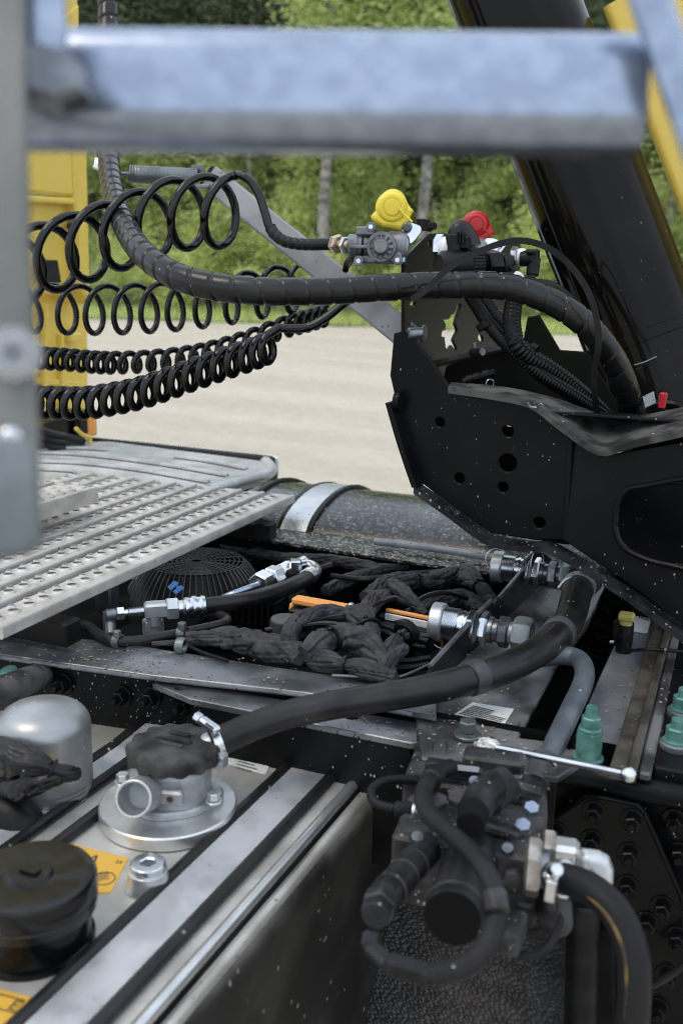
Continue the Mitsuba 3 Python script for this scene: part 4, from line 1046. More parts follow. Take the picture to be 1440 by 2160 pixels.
conduit('corrugated_conduit', [(-0.4813,1.7732,1.6279),(-0.4562,1.7743,1.593),(-0.4213,1.757,1.5576),(-0.378,1.7435,1.5233),(-0.3356,1.7515,1.488),(-0.2894,1.784,1.4563),(-0.2532,1.8348,1.4246),(-0.2235,1.8834,1.3949)], 0.0135, 0.0058, 'left corrugated conduit running from the plug down to the column foot')
conduit('corrugated_conduit', [(-0.4699,1.8208,1.6229),(-0.4337,1.8023,1.5805),(-0.3998,1.7962,1.5468),(-0.3631,1.7932,1.521),(-0.3237,1.7997,1.4848)], 0.0125, 0.0058, 'short middle corrugated conduit tucked behind the other two')
conduit('corrugated_conduit', [(-0.3928,1.7592,1.6077),(-0.39,1.7411,1.5759),(-0.3772,1.7267,1.543),(-0.3561,1.7401,1.5189),(-0.3232,1.7699,1.4972),(-0.2861,1.8098,1.4651),(-0.25,1.8585,1.4256),(-0.2244,1.8931,1.3909)], 0.0165, 0.0075, 'thickest corrugated conduit hanging from the hose beside the column', 0.0022)
conduit('corrugated_conduit', [(-0.3887,1.7935,1.6483),(-0.3689,1.8221,1.6423),(-0.3459,1.874,1.6362),(-0.325,1.9216,1.6159)], 0.010, 0.0062, 'short thin conduit above the wrapped hose, leading to the column')
for p, d, r, lab in (((-0.4417,1.7633,1.5706), (0.45, 0, -0.6), 0.0155, 'upper black clip on the left corrugated conduit'), ((-0.3563,1.7469,1.5242), (0.6, 0, -0.4), 0.0185, 'lower black clip holding two corrugated conduits together')):
    one('conduit_clip', lathe(V(p), V(d), [(-0.006, r), (-0.006, r + 0.002), (0.006, r + 0.002), (0.006, r)], 20, caps=False), 'm_plastic', lab, 'clip')
one('curved_cable', tube([(-0.4818,1.8261,1.6191),(-0.4632,1.828,1.5975),(-0.4417,1.8337,1.5861),(-0.4173,1.8433,1.5851),(-0.4061,1.8498,1.593)], 0.0085, 12), 'm_rubber', 'bent black cable under the wrapped hose between the conduits', 'cable')
sp = spline([(-0.5135,1.557,1.6132),(-0.4896,1.5719,1.6339),(-0.4647,1.5895,1.6635),(-0.4284,1.6103,1.6875),(-0.3881,1.6312,1.7056),(-0.3531,1.6462,1.7094),(-0.3127,1.6589,1.6956),(-0.2735,1.6659,1.6617),(-0.2435,1.6658,1.6141),(-0.2298,1.667,1.5545),(-0.2345,1.6823,1.4918),(-0.2241,1.7098,1.4103)], 12)
t, U, W = frames(sp)
ring = np.array([[p + nrm(np.cross(tt, V(EYE) - p)) * 0.0052 * a + nrm(V(EYE) - p) * 0.0012 * b for a, b in ((-1, -1), (-1, 1), (1, 1), (1, -1))] for p, tt in zip(sp, t)])
one('loose_strap', grid_mesh(ring, wrap=True, caps=True), 'm_plastic', 'long flat black tie looped loosely around the wrapped hose', 'strap')
one('hanging_cable', tube([(-0.6846,1.7277,1.6828),(-0.6999,1.7411,1.6729),(-0.7099,1.7554,1.6577)], 0.006, 10), 'm_coil', 'short black hose end below the grey coupling', 'hose')

# ------------------------------------------------------------------ crane column, base and yellow boom
ck = thing('crane_column', 'leaning black crane column with a bright edge highlight', 'crane column')
p0, p1 = V((-0.1627,2.0802,1.462)), V((-0.5743,2.1366,2.3251))
ca = nrm(p1 - p0)
e1 = nrm(np.cross(ca, nrm(V(EYE) - p0)))
e2 = np.cross(ca, e1)
rot = math.radians(40)
f1, f2 = math.cos(rot) * e1 + math.sin(rot) * e2, -math.sin(rot) * e1 + math.cos(rot) * e2


def rbox(pa, pb, w, h, rad, u, v):
    prof = []
    for cx, cy, a0 in ((1, 1, 0), (-1, 1, 90), (-1, -1, 180), (1, -1, 270)):
        for a in np.linspace(a0, a0 + 90, 8):
            prof.append((cx * (w / 2 - rad) + rad * math.cos(math.radians(a)), cy * (h / 2 - rad) + rad * math.sin(math.radians(a))))
    prof = np.array(prof)
    R = np.array([pp + prof[:, :1] * u + prof[:, 1:] * v for pp in np.linspace(pa, pb, 6)])
    return grid_mesh(R, wrap=True, caps=True)


obj('mast', lathe(p0 - ca * 0.42, ca, [(0, 0.1175), (np.linalg.norm(p1 - p0) + 0.42, 0.1175)], 72), 'm_mast', ck)
obj('pedestal', cbox(p0 - ca * 0.42 - Z * 0.12, (0.42, 0.36, 0.5), 0.02), 'm_black_paint', ck)
obj('edge_strip', beam(V((-0.2922,1.9869,1.5171)), V((-0.6251,2.0261,2.1899)), 0.012, 0.004, nrm(V(EYE) - V((-0.4453,2.0027,1.818))), 0.001), 'm_steel_edge', ck)
obj('face_rib', beam(V((-0.2706,1.9739,1.519)), V((-0.5875,2.0178,2.1851)), 0.006, 0.004, None, 0.001), 'm_black_gloss', ck)
pc = p0 + ca * 0.02
obj('collar', lathe(p0 - ca * 0.12, ca, [(0, 0.1215), (0.150, 0.1215), (0.155, 0.1200)], 72), 'm_mast', ck)
obj('collar_ring', lathe(p0 + ca * 0.075, ca, [(0, 0.1180), (0.001, 0.1195), (0.022, 0.1195), (0.023, 0.1180)], 72), 'm_mast', ck)
obj('collar_weld', join(*[tube(spline(pp_, 6), 0.0016, 6) for pp_ in ([(-0.197,1.921,1.4998),(-0.1791,1.9299,1.5062),(-0.1606,1.9398,1.5161)],)]), 'm_galv_dull', ck)
one('yellow_boom', join(rbox(V((-0.2572,2.2047,2.223)), V((0.1294,2.1512,1.4106)), 0.20, 0.12, 0.02, nrm(np.cross(V((-0.0393,2.168,1.7396)) - V((-0.2692,2.1998,2.2227)), V(EYE) - V((-0.2224,2.1863,2.0971)))), nrm(V(EYE) - V((-0.2224,2.1863,2.0971))))), 'm_yellow', 'yellow crane boom at the right edge beside the black column', 'crane boom')

PY = 1.62
cb = thing('crane_base', 'black crane base of plates with round holes above the frame', 'crane base')
outline = [(-0.564,1.62,1.555),(-0.5539,1.62,1.5578),(-0.537,1.62,1.5569),(-0.5036,1.62,1.5206),(-0.464,1.62,1.4737),(-0.3308,1.62,1.4589),(-0.2745,1.62,1.4273),(-0.2557,1.62,1.4001),(-0.2507,1.62,1.2314),(-0.299,1.62,1.2238),(-0.3887,1.62,1.2278),(-0.5023,1.62,1.3008),(-0.5523,1.62,1.4275),(-0.5682,1.62,1.4835)]
hl = [((-0.4759,1.62,1.4095), 0.0085), ((-0.3587,1.62,1.4035), 0.0095), ((-0.3554,1.62,1.3503), 0.0152), ((-0.4369,1.62,1.3165), 0.0090), ((-0.3608,1.62,1.3085), 0.0088), ((-0.2956,1.62,1.2545), 0.0095)]
obj('side_plate', plate(outline, 0.012, [circle(V(c), Y, r_, 18) for c, r_ in hl], ch=0.002), 'm_black_paint', cb)
# the wing to the right of the weld, with its wide opening
wing = [(-0.2557,1.62,1.4001),(-0.2037,1.6,1.3791),(-0.0767,1.57,1.4184),(-0.0267,1.56,1.4241),(0.0094,1.53,1.0903),(-0.0508,1.545,1.1365),(-0.1429,1.57,1.1836),(-0.2507,1.62,1.2314)]
wing_c, wing_n = plane_of(wing)
wing_n = wing_n if wing_n[1] < 0 else -wing_n


def on_wing(Q):
    Q = [V(q) for q in Q]
    return [V(EYE) + (q - V(EYE)) * ((wing_c - V(EYE)).dot(wing_n) / (q - V(EYE)).dot(wing_n)) for q in Q]


wing_f = [V(w) - wing_n * (V(w) - wing_c).dot(wing_n) for w in wing]
opening = on_wing([(-0.1693,1.58,1.2727),(-0.1691,1.58,1.3036),(-0.1582,1.58,1.3292),(-0.1363,1.58,1.3405),(-0.0336,1.58,1.3553),(-0.0206,1.58,1.2301),(-0.0897,1.58,1.2209),(-0.1412,1.58,1.2335),(-0.1616,1.58,1.2504)])
obj('wing_plate', plate(wing_f, 0.012, [opening], ch=0.002), 'm_black_paint', cb)
obj('opening_rim', tube(list(opening) + [opening[0]], 0.005, 8), 'm_black_paint', cb)
obj('weld_seam', tube([(-0.2541,1.615,1.4002),(-0.2528,1.615,1.3426),(-0.2518,1.615,1.2792),(-0.2523,1.615,1.234)], 0.0045, 8), 'm_black_paint', cb)
obj('dark_hole_backing', plate([(-0.5181,1.68,1.4248),(-0.2664,1.68,1.3868),(-0.2528,1.68,1.2067),(-0.386,1.68,1.2117),(-0.5078,1.68,1.2935)], 0.006), 'm_flat_black', cb)  # added black backing so no light shows through the side plate holes
obj('back_box', plate([(-0.2835,1.8,1.3421),(-0.0282,1.8,1.365),(0.0046,1.8,1.0531),(-0.2894,1.8,1.1908)], 0.01), 'm_black_paint', cb)
# flange along the lower edge, standing out towards the camera
fl = [(0.0367,1.53,1.0859),(-0.0507,1.545,1.135),(-0.1428,1.57,1.182),(-0.2634,1.62,1.2233),(-0.2989,1.62,1.2222),(-0.3721,1.62,1.2265),(-0.4409,1.62,1.2654),(-0.504,1.62,1.3006)]
fs = np.array([[V(p), V(p) + V(0, -0.042, 0), V(p) + V(0.0, -0.042, -0.010), V(p) + V(0, 0, -0.010)] for p in spline(fl, 3)])
obj('lower_flange', grid_mesh(fs, wrap=True, caps=True), 'm_flange', cb)
fl = [(-0.4996,1.62,1.2994),(-0.5121,1.62,1.3291),(-0.5295,1.62,1.3733),(-0.5431,1.62,1.4118),(-0.5528,1.62,1.4405)]
fs = np.array([[V(p), V(p) + V(0, -0.035, 0), V(p) + V(-0.010, -0.035, 0), V(p) + V(-0.010, 0, 0)] for p in spline(fl, 3)])
obj('left_flange', join(grid_mesh(fs, wrap=True, caps=True), lathe(V((-0.5417,1.6,1.4434)) - X * 0.008, X, [(0, 0.017), (0.010, 0.017)], 16)), 'm_black_paint', cb)
# dusty upper flange
up0 = [(-0.4611,1.61,1.4733),(-0.3841,1.61,1.4672),(-0.3224,1.61,1.4574),(-0.2725,1.6,1.4284),(-0.205,1.585,1.3942),(-0.1557,1.57,1.4118),(-0.0811,1.555,1.4381),(-0.0172,1.545,1.4618)]
up1 = [(-0.4755,1.68,1.4725),(-0.3896,1.7,1.4687),(-0.3089,1.71,1.4558),(-0.2532,1.72,1.4392),(-0.2044,1.73,1.4238),(-0.1592,1.72,1.4332),(-0.0927,1.71,1.4533),(-0.0225,1.7,1.476)]
tf = np.array([[V(a), V(a) - Z * 0.012, V(b) - Z * 0.012, V(b)] for a, b in zip(spline(up0, 4), spline(up1, 4))])
obj('upper_flange', grid_mesh(tf[:, ::-1], wrap=True, caps=True), 'm_black_dust', cb, smooth=25)
obj('notch', tube([(-0.3261,1.606,1.456),(-0.321,1.606,1.4487),(-0.3101,1.606,1.4479)], 0.003, 6), 'm_steel_edge', cb)
# far plate and floor of the base
fp = [(-0.5858,1.98,1.4011),(-0.5741,1.98,1.4728),(-0.4638,1.98,1.5231),(-0.4219,1.98,1.5093),(-0.4132,1.98,1.5779),(-0.3912,1.98,1.5823),(-0.3458,1.98,1.5167),(-0.2946,1.98,1.5156),(-0.2093,1.98,1.3948),(-0.27,1.98,1.3669)]
obj('far_plate', plate(fp, 0.01, ch=0.002), 'm_olive_dark', cb)
obj('inner_lip', beam(V((-0.5726,1.86,1.4836)), V((-0.4399,1.96,1.5206)), 0.05, 0.006, None, 0.001), 'm_olive', cb)
obj('floor', plate([(-0.4569,1.64,1.4643), (-0.2055,1.62,1.412), (-0.0655,1.62,1.4491), (-0.0819,1.98,1.4222), (-0.2726,1.98,1.3994), (-0.5805,1.98,1.3966)], 0.005, facing=(0, 0, 1)), 'm_black_paint', cb)
for q in range(3):
    obj('rear_slat', beam(V((-0.3705,2.05,1.4866)) - Z * 0.03 * q, V((-0.2988,2.05,1.4801)) - Z * 0.03 * q, 0.03, 0.006, None, 0.001), 'm_galv_dull', cb)
obj('stud', join(rod(V((-0.5009,1.9,1.5101)), V((-0.4734,1.88,1.5127)), 0.008), rod(V((-0.4963,1.9,1.5285)), V((-0.4951,1.9,1.5077)), 0.004)), 'm_steel_dark', cb)
k = thing('push_connector', 'small black push-in tube connector inside the crane base', 'connector')
obj('barrel', join(rod(V((-0.4832,1.78,1.4632)), V((-0.4281,1.8,1.4821)), 0.007), *[lathe(V(c), (0.9, 0.1, 0.25), [(-0.006, 0.0095), (0.006, 0.0095)], 14) for c in ((-0.4692,1.78,1.4684), (-0.4574,1.785,1.4721), (-0.4425,1.795,1.4773))]), 'm_plastic', k)
obj('ring', ring_mesh(V((-0.4342,1.79,1.4636)), V(0.5, -1, 0), 0.007, 0.0012, 18, 6), 'm_zinc', k)
k = thing('grease_fitting', 'red capped fitting with a small printed tag at the column foot', 'fitting')
obj('cap', lathe(V((-0.132,1.8016,1.451)), V(0.05, 0, 1), [(-0.012, 0.0065), (0.0, 0.0065), (0.004, 0.0072), (0.012, 0.0072), (0.014, 0.0055)], 18), 'm_red_cap', k, 'red cap')
obj('tag', plate([(-0.166,1.8004,1.456),(-0.1485,1.8098,1.4655),(-0.1424,1.8071,1.4456),(-0.1593,1.7982,1.4371)], 0.002), 'm_pipe_grey', k)
obj('foot', ring_mesh(V((-0.1297,1.8297,1.4273)), V(0, -0.3, 1), 0.04, 0.008, 28, 8, (0, 6.283)), 'm_black_paint', k)
one('adhesive_collar', lathe(V((-0.186,1.8573,1.4071)), V(0, 0, 1), [(-0.03, 0.034), (0.0, 0.034), (0.004, 0.030), (0.004, 0.025)], 28), 'm_rubber', 'black rubber collar where the wrapped hose enters the crane base', 'collar')

# ------------------------------------------------------------------ between the rails: added dark sheet, cooler fan, loom, hoses
xs, ys = np.linspace(-2.6, 0.75, 80), np.linspace(1.24, 2.10, 24)
gx_, gy_ = np.meshgrid(xs, ys, indexing='ij')
hz = 0.90 + 0.09 * (meshkit.fbm(np.stack([gx_ * 9, gy_ * 9, gx_ * 0], -1), 3, 4) - 0.5) - 0.05 * ((gy_ < 1.30) | (gy_ > 2.04))
one('light_block_sheet', grid_mesh(np.stack([gx_, gy_, hz], -1)[:, ::-1]), 'm_flat_black', 'added black lumpy sheet that keeps light out between the frame rails', 'added sheet', smooth=True)  # added dark sheet, blocks light from below between the rails
one('cross_member', join(beam((-0.62, 1.27, 0.90), (-0.62, 2.05, 0.90), 0.10, 0.05), beam((-1.02, 1.22, 0.96), (-1.02, 2.05, 0.96), 0.12, 0.02)), 'm_flat_black', 'black frame cross member between the two rails', 'cross member')

k = thing('cooler_fan', 'round black cooler fan with a wire guard under the catwalk', 'fan')
FC = V((-1.0521,1.7888,1.045))
R1 = np.linalg.norm(V((-0.9755,1.8563,1.045)) - FC)
R2 = R1 * 1.42
for q in np.linspace(0.12, 1, 10):
    obj('guard_ring', ring_mesh(FC, Z, R1 * q, 0.0013, 48, 6), 'm_wire', k)
for a in np.arange(16) * 2 * np.pi / 16:
    d = V(math.cos(a), math.sin(a), 0)
    obj('guard_spoke', tube([FC + d * R1 * 0.12, FC + d * R1 * 0.6 + V(-d[1], d[0], 0) * 0.006, FC + d * R1], 0.0012, 5), 'm_wire', k)
for a in np.arange(60) * 2 * np.pi / 60:
    d = V(math.cos(a), math.sin(a), 0)
    obj('skirt_bar', tube([FC + d * R1, FC + d * (R1 * 0.55 + R2 * 0.45) - Z * 0.022, FC + d * R2 - Z * 0.06], 0.0013, 5), 'm_wire', k)
obj('shroud', lathe(FC, -Z, [(0.004, R1 * 0.98), (0.026, (R1 * 0.55 + R2 * 0.45) * 0.97), (0.064, R2 * 0.97), (0.12, R2)], 48, caps=False), 'm_plastic', k)
obj('hub', lathe(FC - Z * 0.02, -Z, [(0, R1 * 0.24), (0.004, R1 * 0.28), (0.05, R1 * 0.3)], 28), 'm_flat_black', k)
for a in np.arange(9) * 2 * np.pi / 9:
    d, e = V(math.cos(a), math.sin(a), 0), V(-math.sin(a), math.cos(a), 0)
    obj('blade', grid_mesh(np.array([[FC + d * r_ + e * s_ * r_ * 0.28 - Z * (0.035 + 0.02 * s_) for s_ in (-1, 0, 1)] for r_ in np.linspace(R1 * 0.28, R1 * 0.93, 5)])), 'm_plastic', k)
obj('emblem', plate([(-0.9193,1.4845,1.1043),(-0.9109,1.4868,1.1),(-0.9229,1.4785,1.0865),(-0.9299,1.4772,1.0926)], 0.002), 'm_blue', k, 'blue emblem')
obj('emblem', plate([(-0.9076,1.4874,1.0973),(-0.9008,1.4887,1.0917),(-0.9136,1.4804,1.0794),(-0.9202,1.4792,1.0851)], 0.002), 'm_blue', k)
obj('emblem', plate([(-0.9177,1.4848,1.0944),(-0.914,1.487,1.0972),(-0.9107,1.4872,1.0925),(-0.9152,1.4846,1.0896)], 0.002), 'm_blue', k)
obj('motor_block', join(cbox(V((-0.8678,1.7519,0.97)), (0.16, 0.10, 0.09), 0.01), *[cbox(V((-0.9,1.6883,1)) + X * 0.014 * j, (0.006, 0.06, 0.05), 0.001) for j in range(8)]), 'm_flat_black', k)

# ---- hydraulic line on the left
k = thing('hydraulic_hose', 'short black hydraulic hose with bright fittings in front of the fan', 'hydraulic hose')
hp = [(-0.7526,1.7172,1.075),(-0.7497,1.677,1.075),(-0.758,1.6197,1.075),(-0.7763,1.5571,1.075),(-0.8024,1.5051,1.075),(-0.8451,1.458,1.075)]
obj('rubber', tube(hp, 0.0152, 20), 'm_rubber', k)
f0, f1 = V((-0.8155,1.5977,1.075)), V((-0.8034,1.7955,1.075))
fd = nrm(f1 - f0)
FL = np.linalg.norm(f1 - f0)
obj('fitting', hexp(f0 + fd * FL * 0.06, fd, FL * 0.17, 0.040, 0.3), 'm_zinc', k)
obj('fitting', lathe(f0 + fd * FL * 0.23, fd, [(0, 0.015), (FL * 0.05, 0.015)], 20), 'm_zinc', k)
obj('fitting', hexp(f0 + fd * FL * 0.28, fd, FL * 0.16, 0.038, 0.1), 'm_zinc', k)
obj('fitting', lathe(f0 + fd * FL * 0.44, fd, [(0, 0.014), (FL * 0.06, 0.014)], 20), 'm_zinc', k)
obj('fitting', hexp(f0 + fd * FL * 0.50, fd, FL * 0.15, 0.034, 0.5), 'm_zinc', k)
obj('fitting', lathe(f0 + fd * FL * 0.65, fd, [(0, 0.013), (FL * 0.05, 0.016), (FL * 0.12, 0.016), (FL * 0.14, 0.012), (FL * 0.35, 0.012)], 20), 'm_zinc', k)
obj('cube', cbox(V((-0.7871,1.7206,1.085)), (0.024, 0.024, 0.03), 0.003, (nrm(V(1, 0.5, 0)), nrm(V(-0.5, 1, 0)), Z)), 'm_zinc', k)
obj('elbow', tube([(-0.8007,1.7663,1.075),(-0.7863,1.7811,1.075),(-0.7661,1.7687,1.075),(-0.7508,1.7433,1.075),(-0.7459,1.7135,1.075),(-0.7478,1.6951,1.075)], 0.0098, 14), 'm_zinc', k)
c0, c1 = V(hp[0]), V(hp[1])
cd_ = nrm(c1 - c0)
obj('ferrule', lathe(c0 - cd_ * 0.004, cd_, [(0, 0.013), (0.002, 0.0165), (0.008, 0.0165), (0.009, 0.0155), (0.011, 0.0165), (0.017, 0.0165), (0.018, 0.0155), (0.020, 0.0165), (0.026, 0.0165), (0.027, 0.015)], 24), 'm_zinc', k)
e0, e1 = V((-0.8421,1.4594,1.075)), V((-0.9275,1.3922,1.075))
ed = nrm(e1 - e0)
EL = np.linalg.norm(e1 - e0)
obj('ferrule', lathe(e0, ed, [(-0.002, 0.015), (0, 0.019), (EL * 0.05, 0.0205), (EL * 0.08, 0.018), (EL * 0.12, 0.018), (EL * 0.16, 0.0205), (EL * 0.2, 0.0205), (EL * 0.24, 0.017), (EL * 0.28, 0.0185), (EL * 0.32, 0.0185), (EL * 0.36, 0.014), (EL * 0.44, 0.014)], 28), 'm_zinc', k)
obj('nut', hexp(e0 + ed * EL * 0.43, ed, EL * 0.19, 0.036, 0.3), 'm_zinc_dull', k)
obj('tee', join(beam(e0 + ed * EL * 0.60, e0 + ed * EL * 0.97, 0.027, 0.027, None, 0.004), rod(e0 + ed * EL * 0.82, e0 + ed * EL * 0.82 - Z * 0.03, 0.013)), 'm_zinc_dull', k)
obj('nut', hexp(V((-0.9177,1.4106,1.055)), -Z, 0.03, 0.034, 0.2), 'm_zinc_dull', k)
b0, b1 = V((-0.9232,1.3915,1.075)), V((-0.9713,1.346,1.075))
bd = nrm(b1 - b0)
BL = np.linalg.norm(b1 - b0)
prof = []
for j in range(6):
    prof += [(BL * (0.02 + 0.075 * j), 0.0088), (BL * (0.05 + 0.075 * j), 0.0062)]
obj('barb', lathe(b0, bd, prof + [(BL * 0.52, 0.006)], 18), 'm_zinc', k)
obj('nut', hexp(b0 + bd * BL * 0.52, bd, BL * 0.2, 0.021, 0.3), 'm_zinc', k)
obj('valve', join(rod(b0 + bd * BL * 0.72, b0 + bd * BL * 1.0, 0.0095), hexp(V((-0.9704,1.356,1.078)), -Z, 0.045, 0.02, 0.2), rod(V((-0.9639,1.3484,1.06)), V((-0.9542,1.3338,1.045)), 0.008)), 'm_galv_dull', k)
obj('valve_block', cbox(V((-1.0204,1.4214,1.075)), (0.034, 0.03, 0.05), 0.004), 'm_steel_dark', k)
one('steel_line', tube([(-0.8136,1.6117,1.075),(-0.83,1.5852,1.07),(-0.8547,1.5658,1.06),(-0.8873,1.579,1.04),(-0.945,1.6339,1)], 0.0075, 12), 'm_galv', 'thin bright steel line running from the fitting under the black hose', 'pipe')
one('small_hose', tube([(-1.0558,1.3116,1.06),(-1.0184,1.314,1.06),(-0.9878,1.3185,1.06),(-0.9459,1.2933,1.06),(-0.9072,1.2805,1.06),(-0.8697,1.3033,1.06),(-0.8479,1.3333,1.06),(-0.8292,1.3623,1.06),(-0.8075,1.3957,1.06),(-0.7919,1.4268,1.06),(-0.7935,1.4501,1.06),(-0.8089,1.4645,1.06),(-0.8312,1.4704,1.06),(-0.8512,1.455,1.06)], 0.0088, 14), 'm_hose', 'thin grey black hose bending back below the bright fittings', 'hose')
k = thing('double_clamp', 'double steel clamp holding the thin hose and the taped loom', 'clamp')
for c in [(-0.8252,1.3557,1.062),(-0.7979,1.3061,1.062)]:
    obj('band', lathe(V(c), nrm(V(1, 0.12, 0)), [(-0.007, 0.0095), (-0.007, 0.0125), (-0.002, 0.0135), (0.002, 0.0135), (0.007, 0.0125), (0.007, 0.0095)], 22, caps=False), 'm_galv_dull', k)
obj('screw', hexp(V((-0.8168,1.3407,1.075)), Z, 0.012, 0.013), 'm_galv_dull', k)
k = thing('single_clamp', 'small steel clamp with a screw on the thin hose at the rail', 'clamp')
obj('band', lathe(V((-0.9017,1.2831,1.06)), nrm(V(1, -0.1, 0)), [(-0.006, 0.0095), (-0.006, 0.0125), (0.006, 0.0125), (0.006, 0.0095)], 22, caps=False), 'm_galv_dull', k)
obj('screw', hexp(V((-0.9008,1.2782,1.07)), Z, 0.010, 0.012), 'm_galv_dull', k)

# ---- orange covered terminal strips
k = thing('terminal_cover', 'orange terminal cover on a black box between the cable looms', 'terminal cover')
t0, t1 = V((-0.7053,1.5375,1.085)), V((-0.6,1.5316,1.085))
obj('bar', beam(t0, t1, 0.024, 0.012, None, 0.003), 'm_orange', k)
obj('leg', beam(V((-0.7056,1.5303,1.08)), V((-0.7061,1.5259,1.06)), 0.008, 0.008, None, 0.002), 'm_orange', k)
obj('box', beam(t0 - Z * 0.03, t1 - Z * 0.03, 0.05, 0.04, None, 0.004), 'm_plastic', k)
obj('end_screw', lathe(V((-0.5948,1.5341,1.085)), Z, [(0, 0.006), (0.008, 0.006), (0.01, 0.004)], 14), 'm_zinc', k)
k = thing('terminal_cover', 'thin orange strip with a white edge left of the near coupler', 'terminal cover')
t0, t1 = V((-0.5373,1.5567,1.085)), V((-0.4364,1.5436,1.085))
obj('bar', beam(t0, t1, 0.009, 0.005, None, 0.001), 'm_orange', k)
obj('edge', beam(t0 - Z * 0.010 - Y * 0.006, t1 - Z * 0.010 - Y * 0.006, 0.004, 0.012, None, 0.001), 'm_label', k)
obj('leg', beam(V((-0.4342,1.5502,1.05)), V((-0.4375,1.5604,1.02)), 0.006, 0.006, None, 0.001), 'm_orange', k)
obj('box', beam(t0 - Z * 0.035, t1 - Z * 0.035, 0.06, 0.035, None, 0.004), 'm_plastic', k)
k = thing('reservoir_cap', 'round dark cap of a small reservoir left of the orange cover', 'cap')
rc = V((-0.6942,1.4808,1.07))
obj('lid', lathe(rc - Z * 0.035, Z, [(0, 0.028), (0.030, 0.028), (0.033, 0.027), (0.0345, 0.0255)], 32), 'm_cap_wet', k)
r = np.random.default_rng(5)
lo = spline([(-0.5533,1.5961,1.065), (-0.5006,1.5664,1.065), (-0.4399,1.5508,1.06)], 6)
for j in range(9):
    o = V(0, -0.062 + 0.009 * j, -0.008 + 0.012 * math.sin(j * 2.1))
    pts = [V(lo[i]) + o + V(r.normal(), r.normal(), r.normal()) * 0.003 for i in range(0, len(lo), 3)]
    conduit('corrugated_cable', pts, 0.0068, 0.0055, '%s of nine packed corrugated cables left of the near coupler, counted from the camera' % ORD[j], 0.0014)
    labels[list(scene)[-1]]['group'] = 'packed corrugated cables'
one('loose_cable', tube([(-0.5325,1.3017,1.06),(-0.4851,1.3182,1.06),(-0.4502,1.3268,1.06),(-0.4301,1.3565,1.06),(-0.4119,1.4071,1.06)], 0.0022, 8), 'm_galv_dull', 'thin grey cable curving towards the near end of the coupler bracket', 'cable')
one('braided_line', tube([(-0.85,1.3149,1.056),(-0.8006,1.3221,1.056),(-0.7563,1.3064,1.056),(-0.7069,1.2944,1.056)], lambda s, th: 0.003 + 0.0006 * np.sin(s * 2500 + th), 8, step=0.0009), 'm_plastic', 'thin braided black line along the near rail below the loom', 'cable')
conduit('twin_conduit', [(-0.5479,1.4235,1.04),(-0.503,1.4314,1.04),(-0.4611,1.4514,1.04),(-0.4333,1.4784,1.04)], 0.007, 0.005, 'upper of two thin conduits running behind the loom to the bracket', 0.001)
conduit('twin_conduit', [(-0.5345,1.3898,1.04),(-0.492,1.4013,1.04),(-0.4521,1.4247,1.04),(-0.4247,1.4509,1.04)], 0.007, 0.005, 'lower of two thin conduits running behind the loom to the bracket', 0.001)

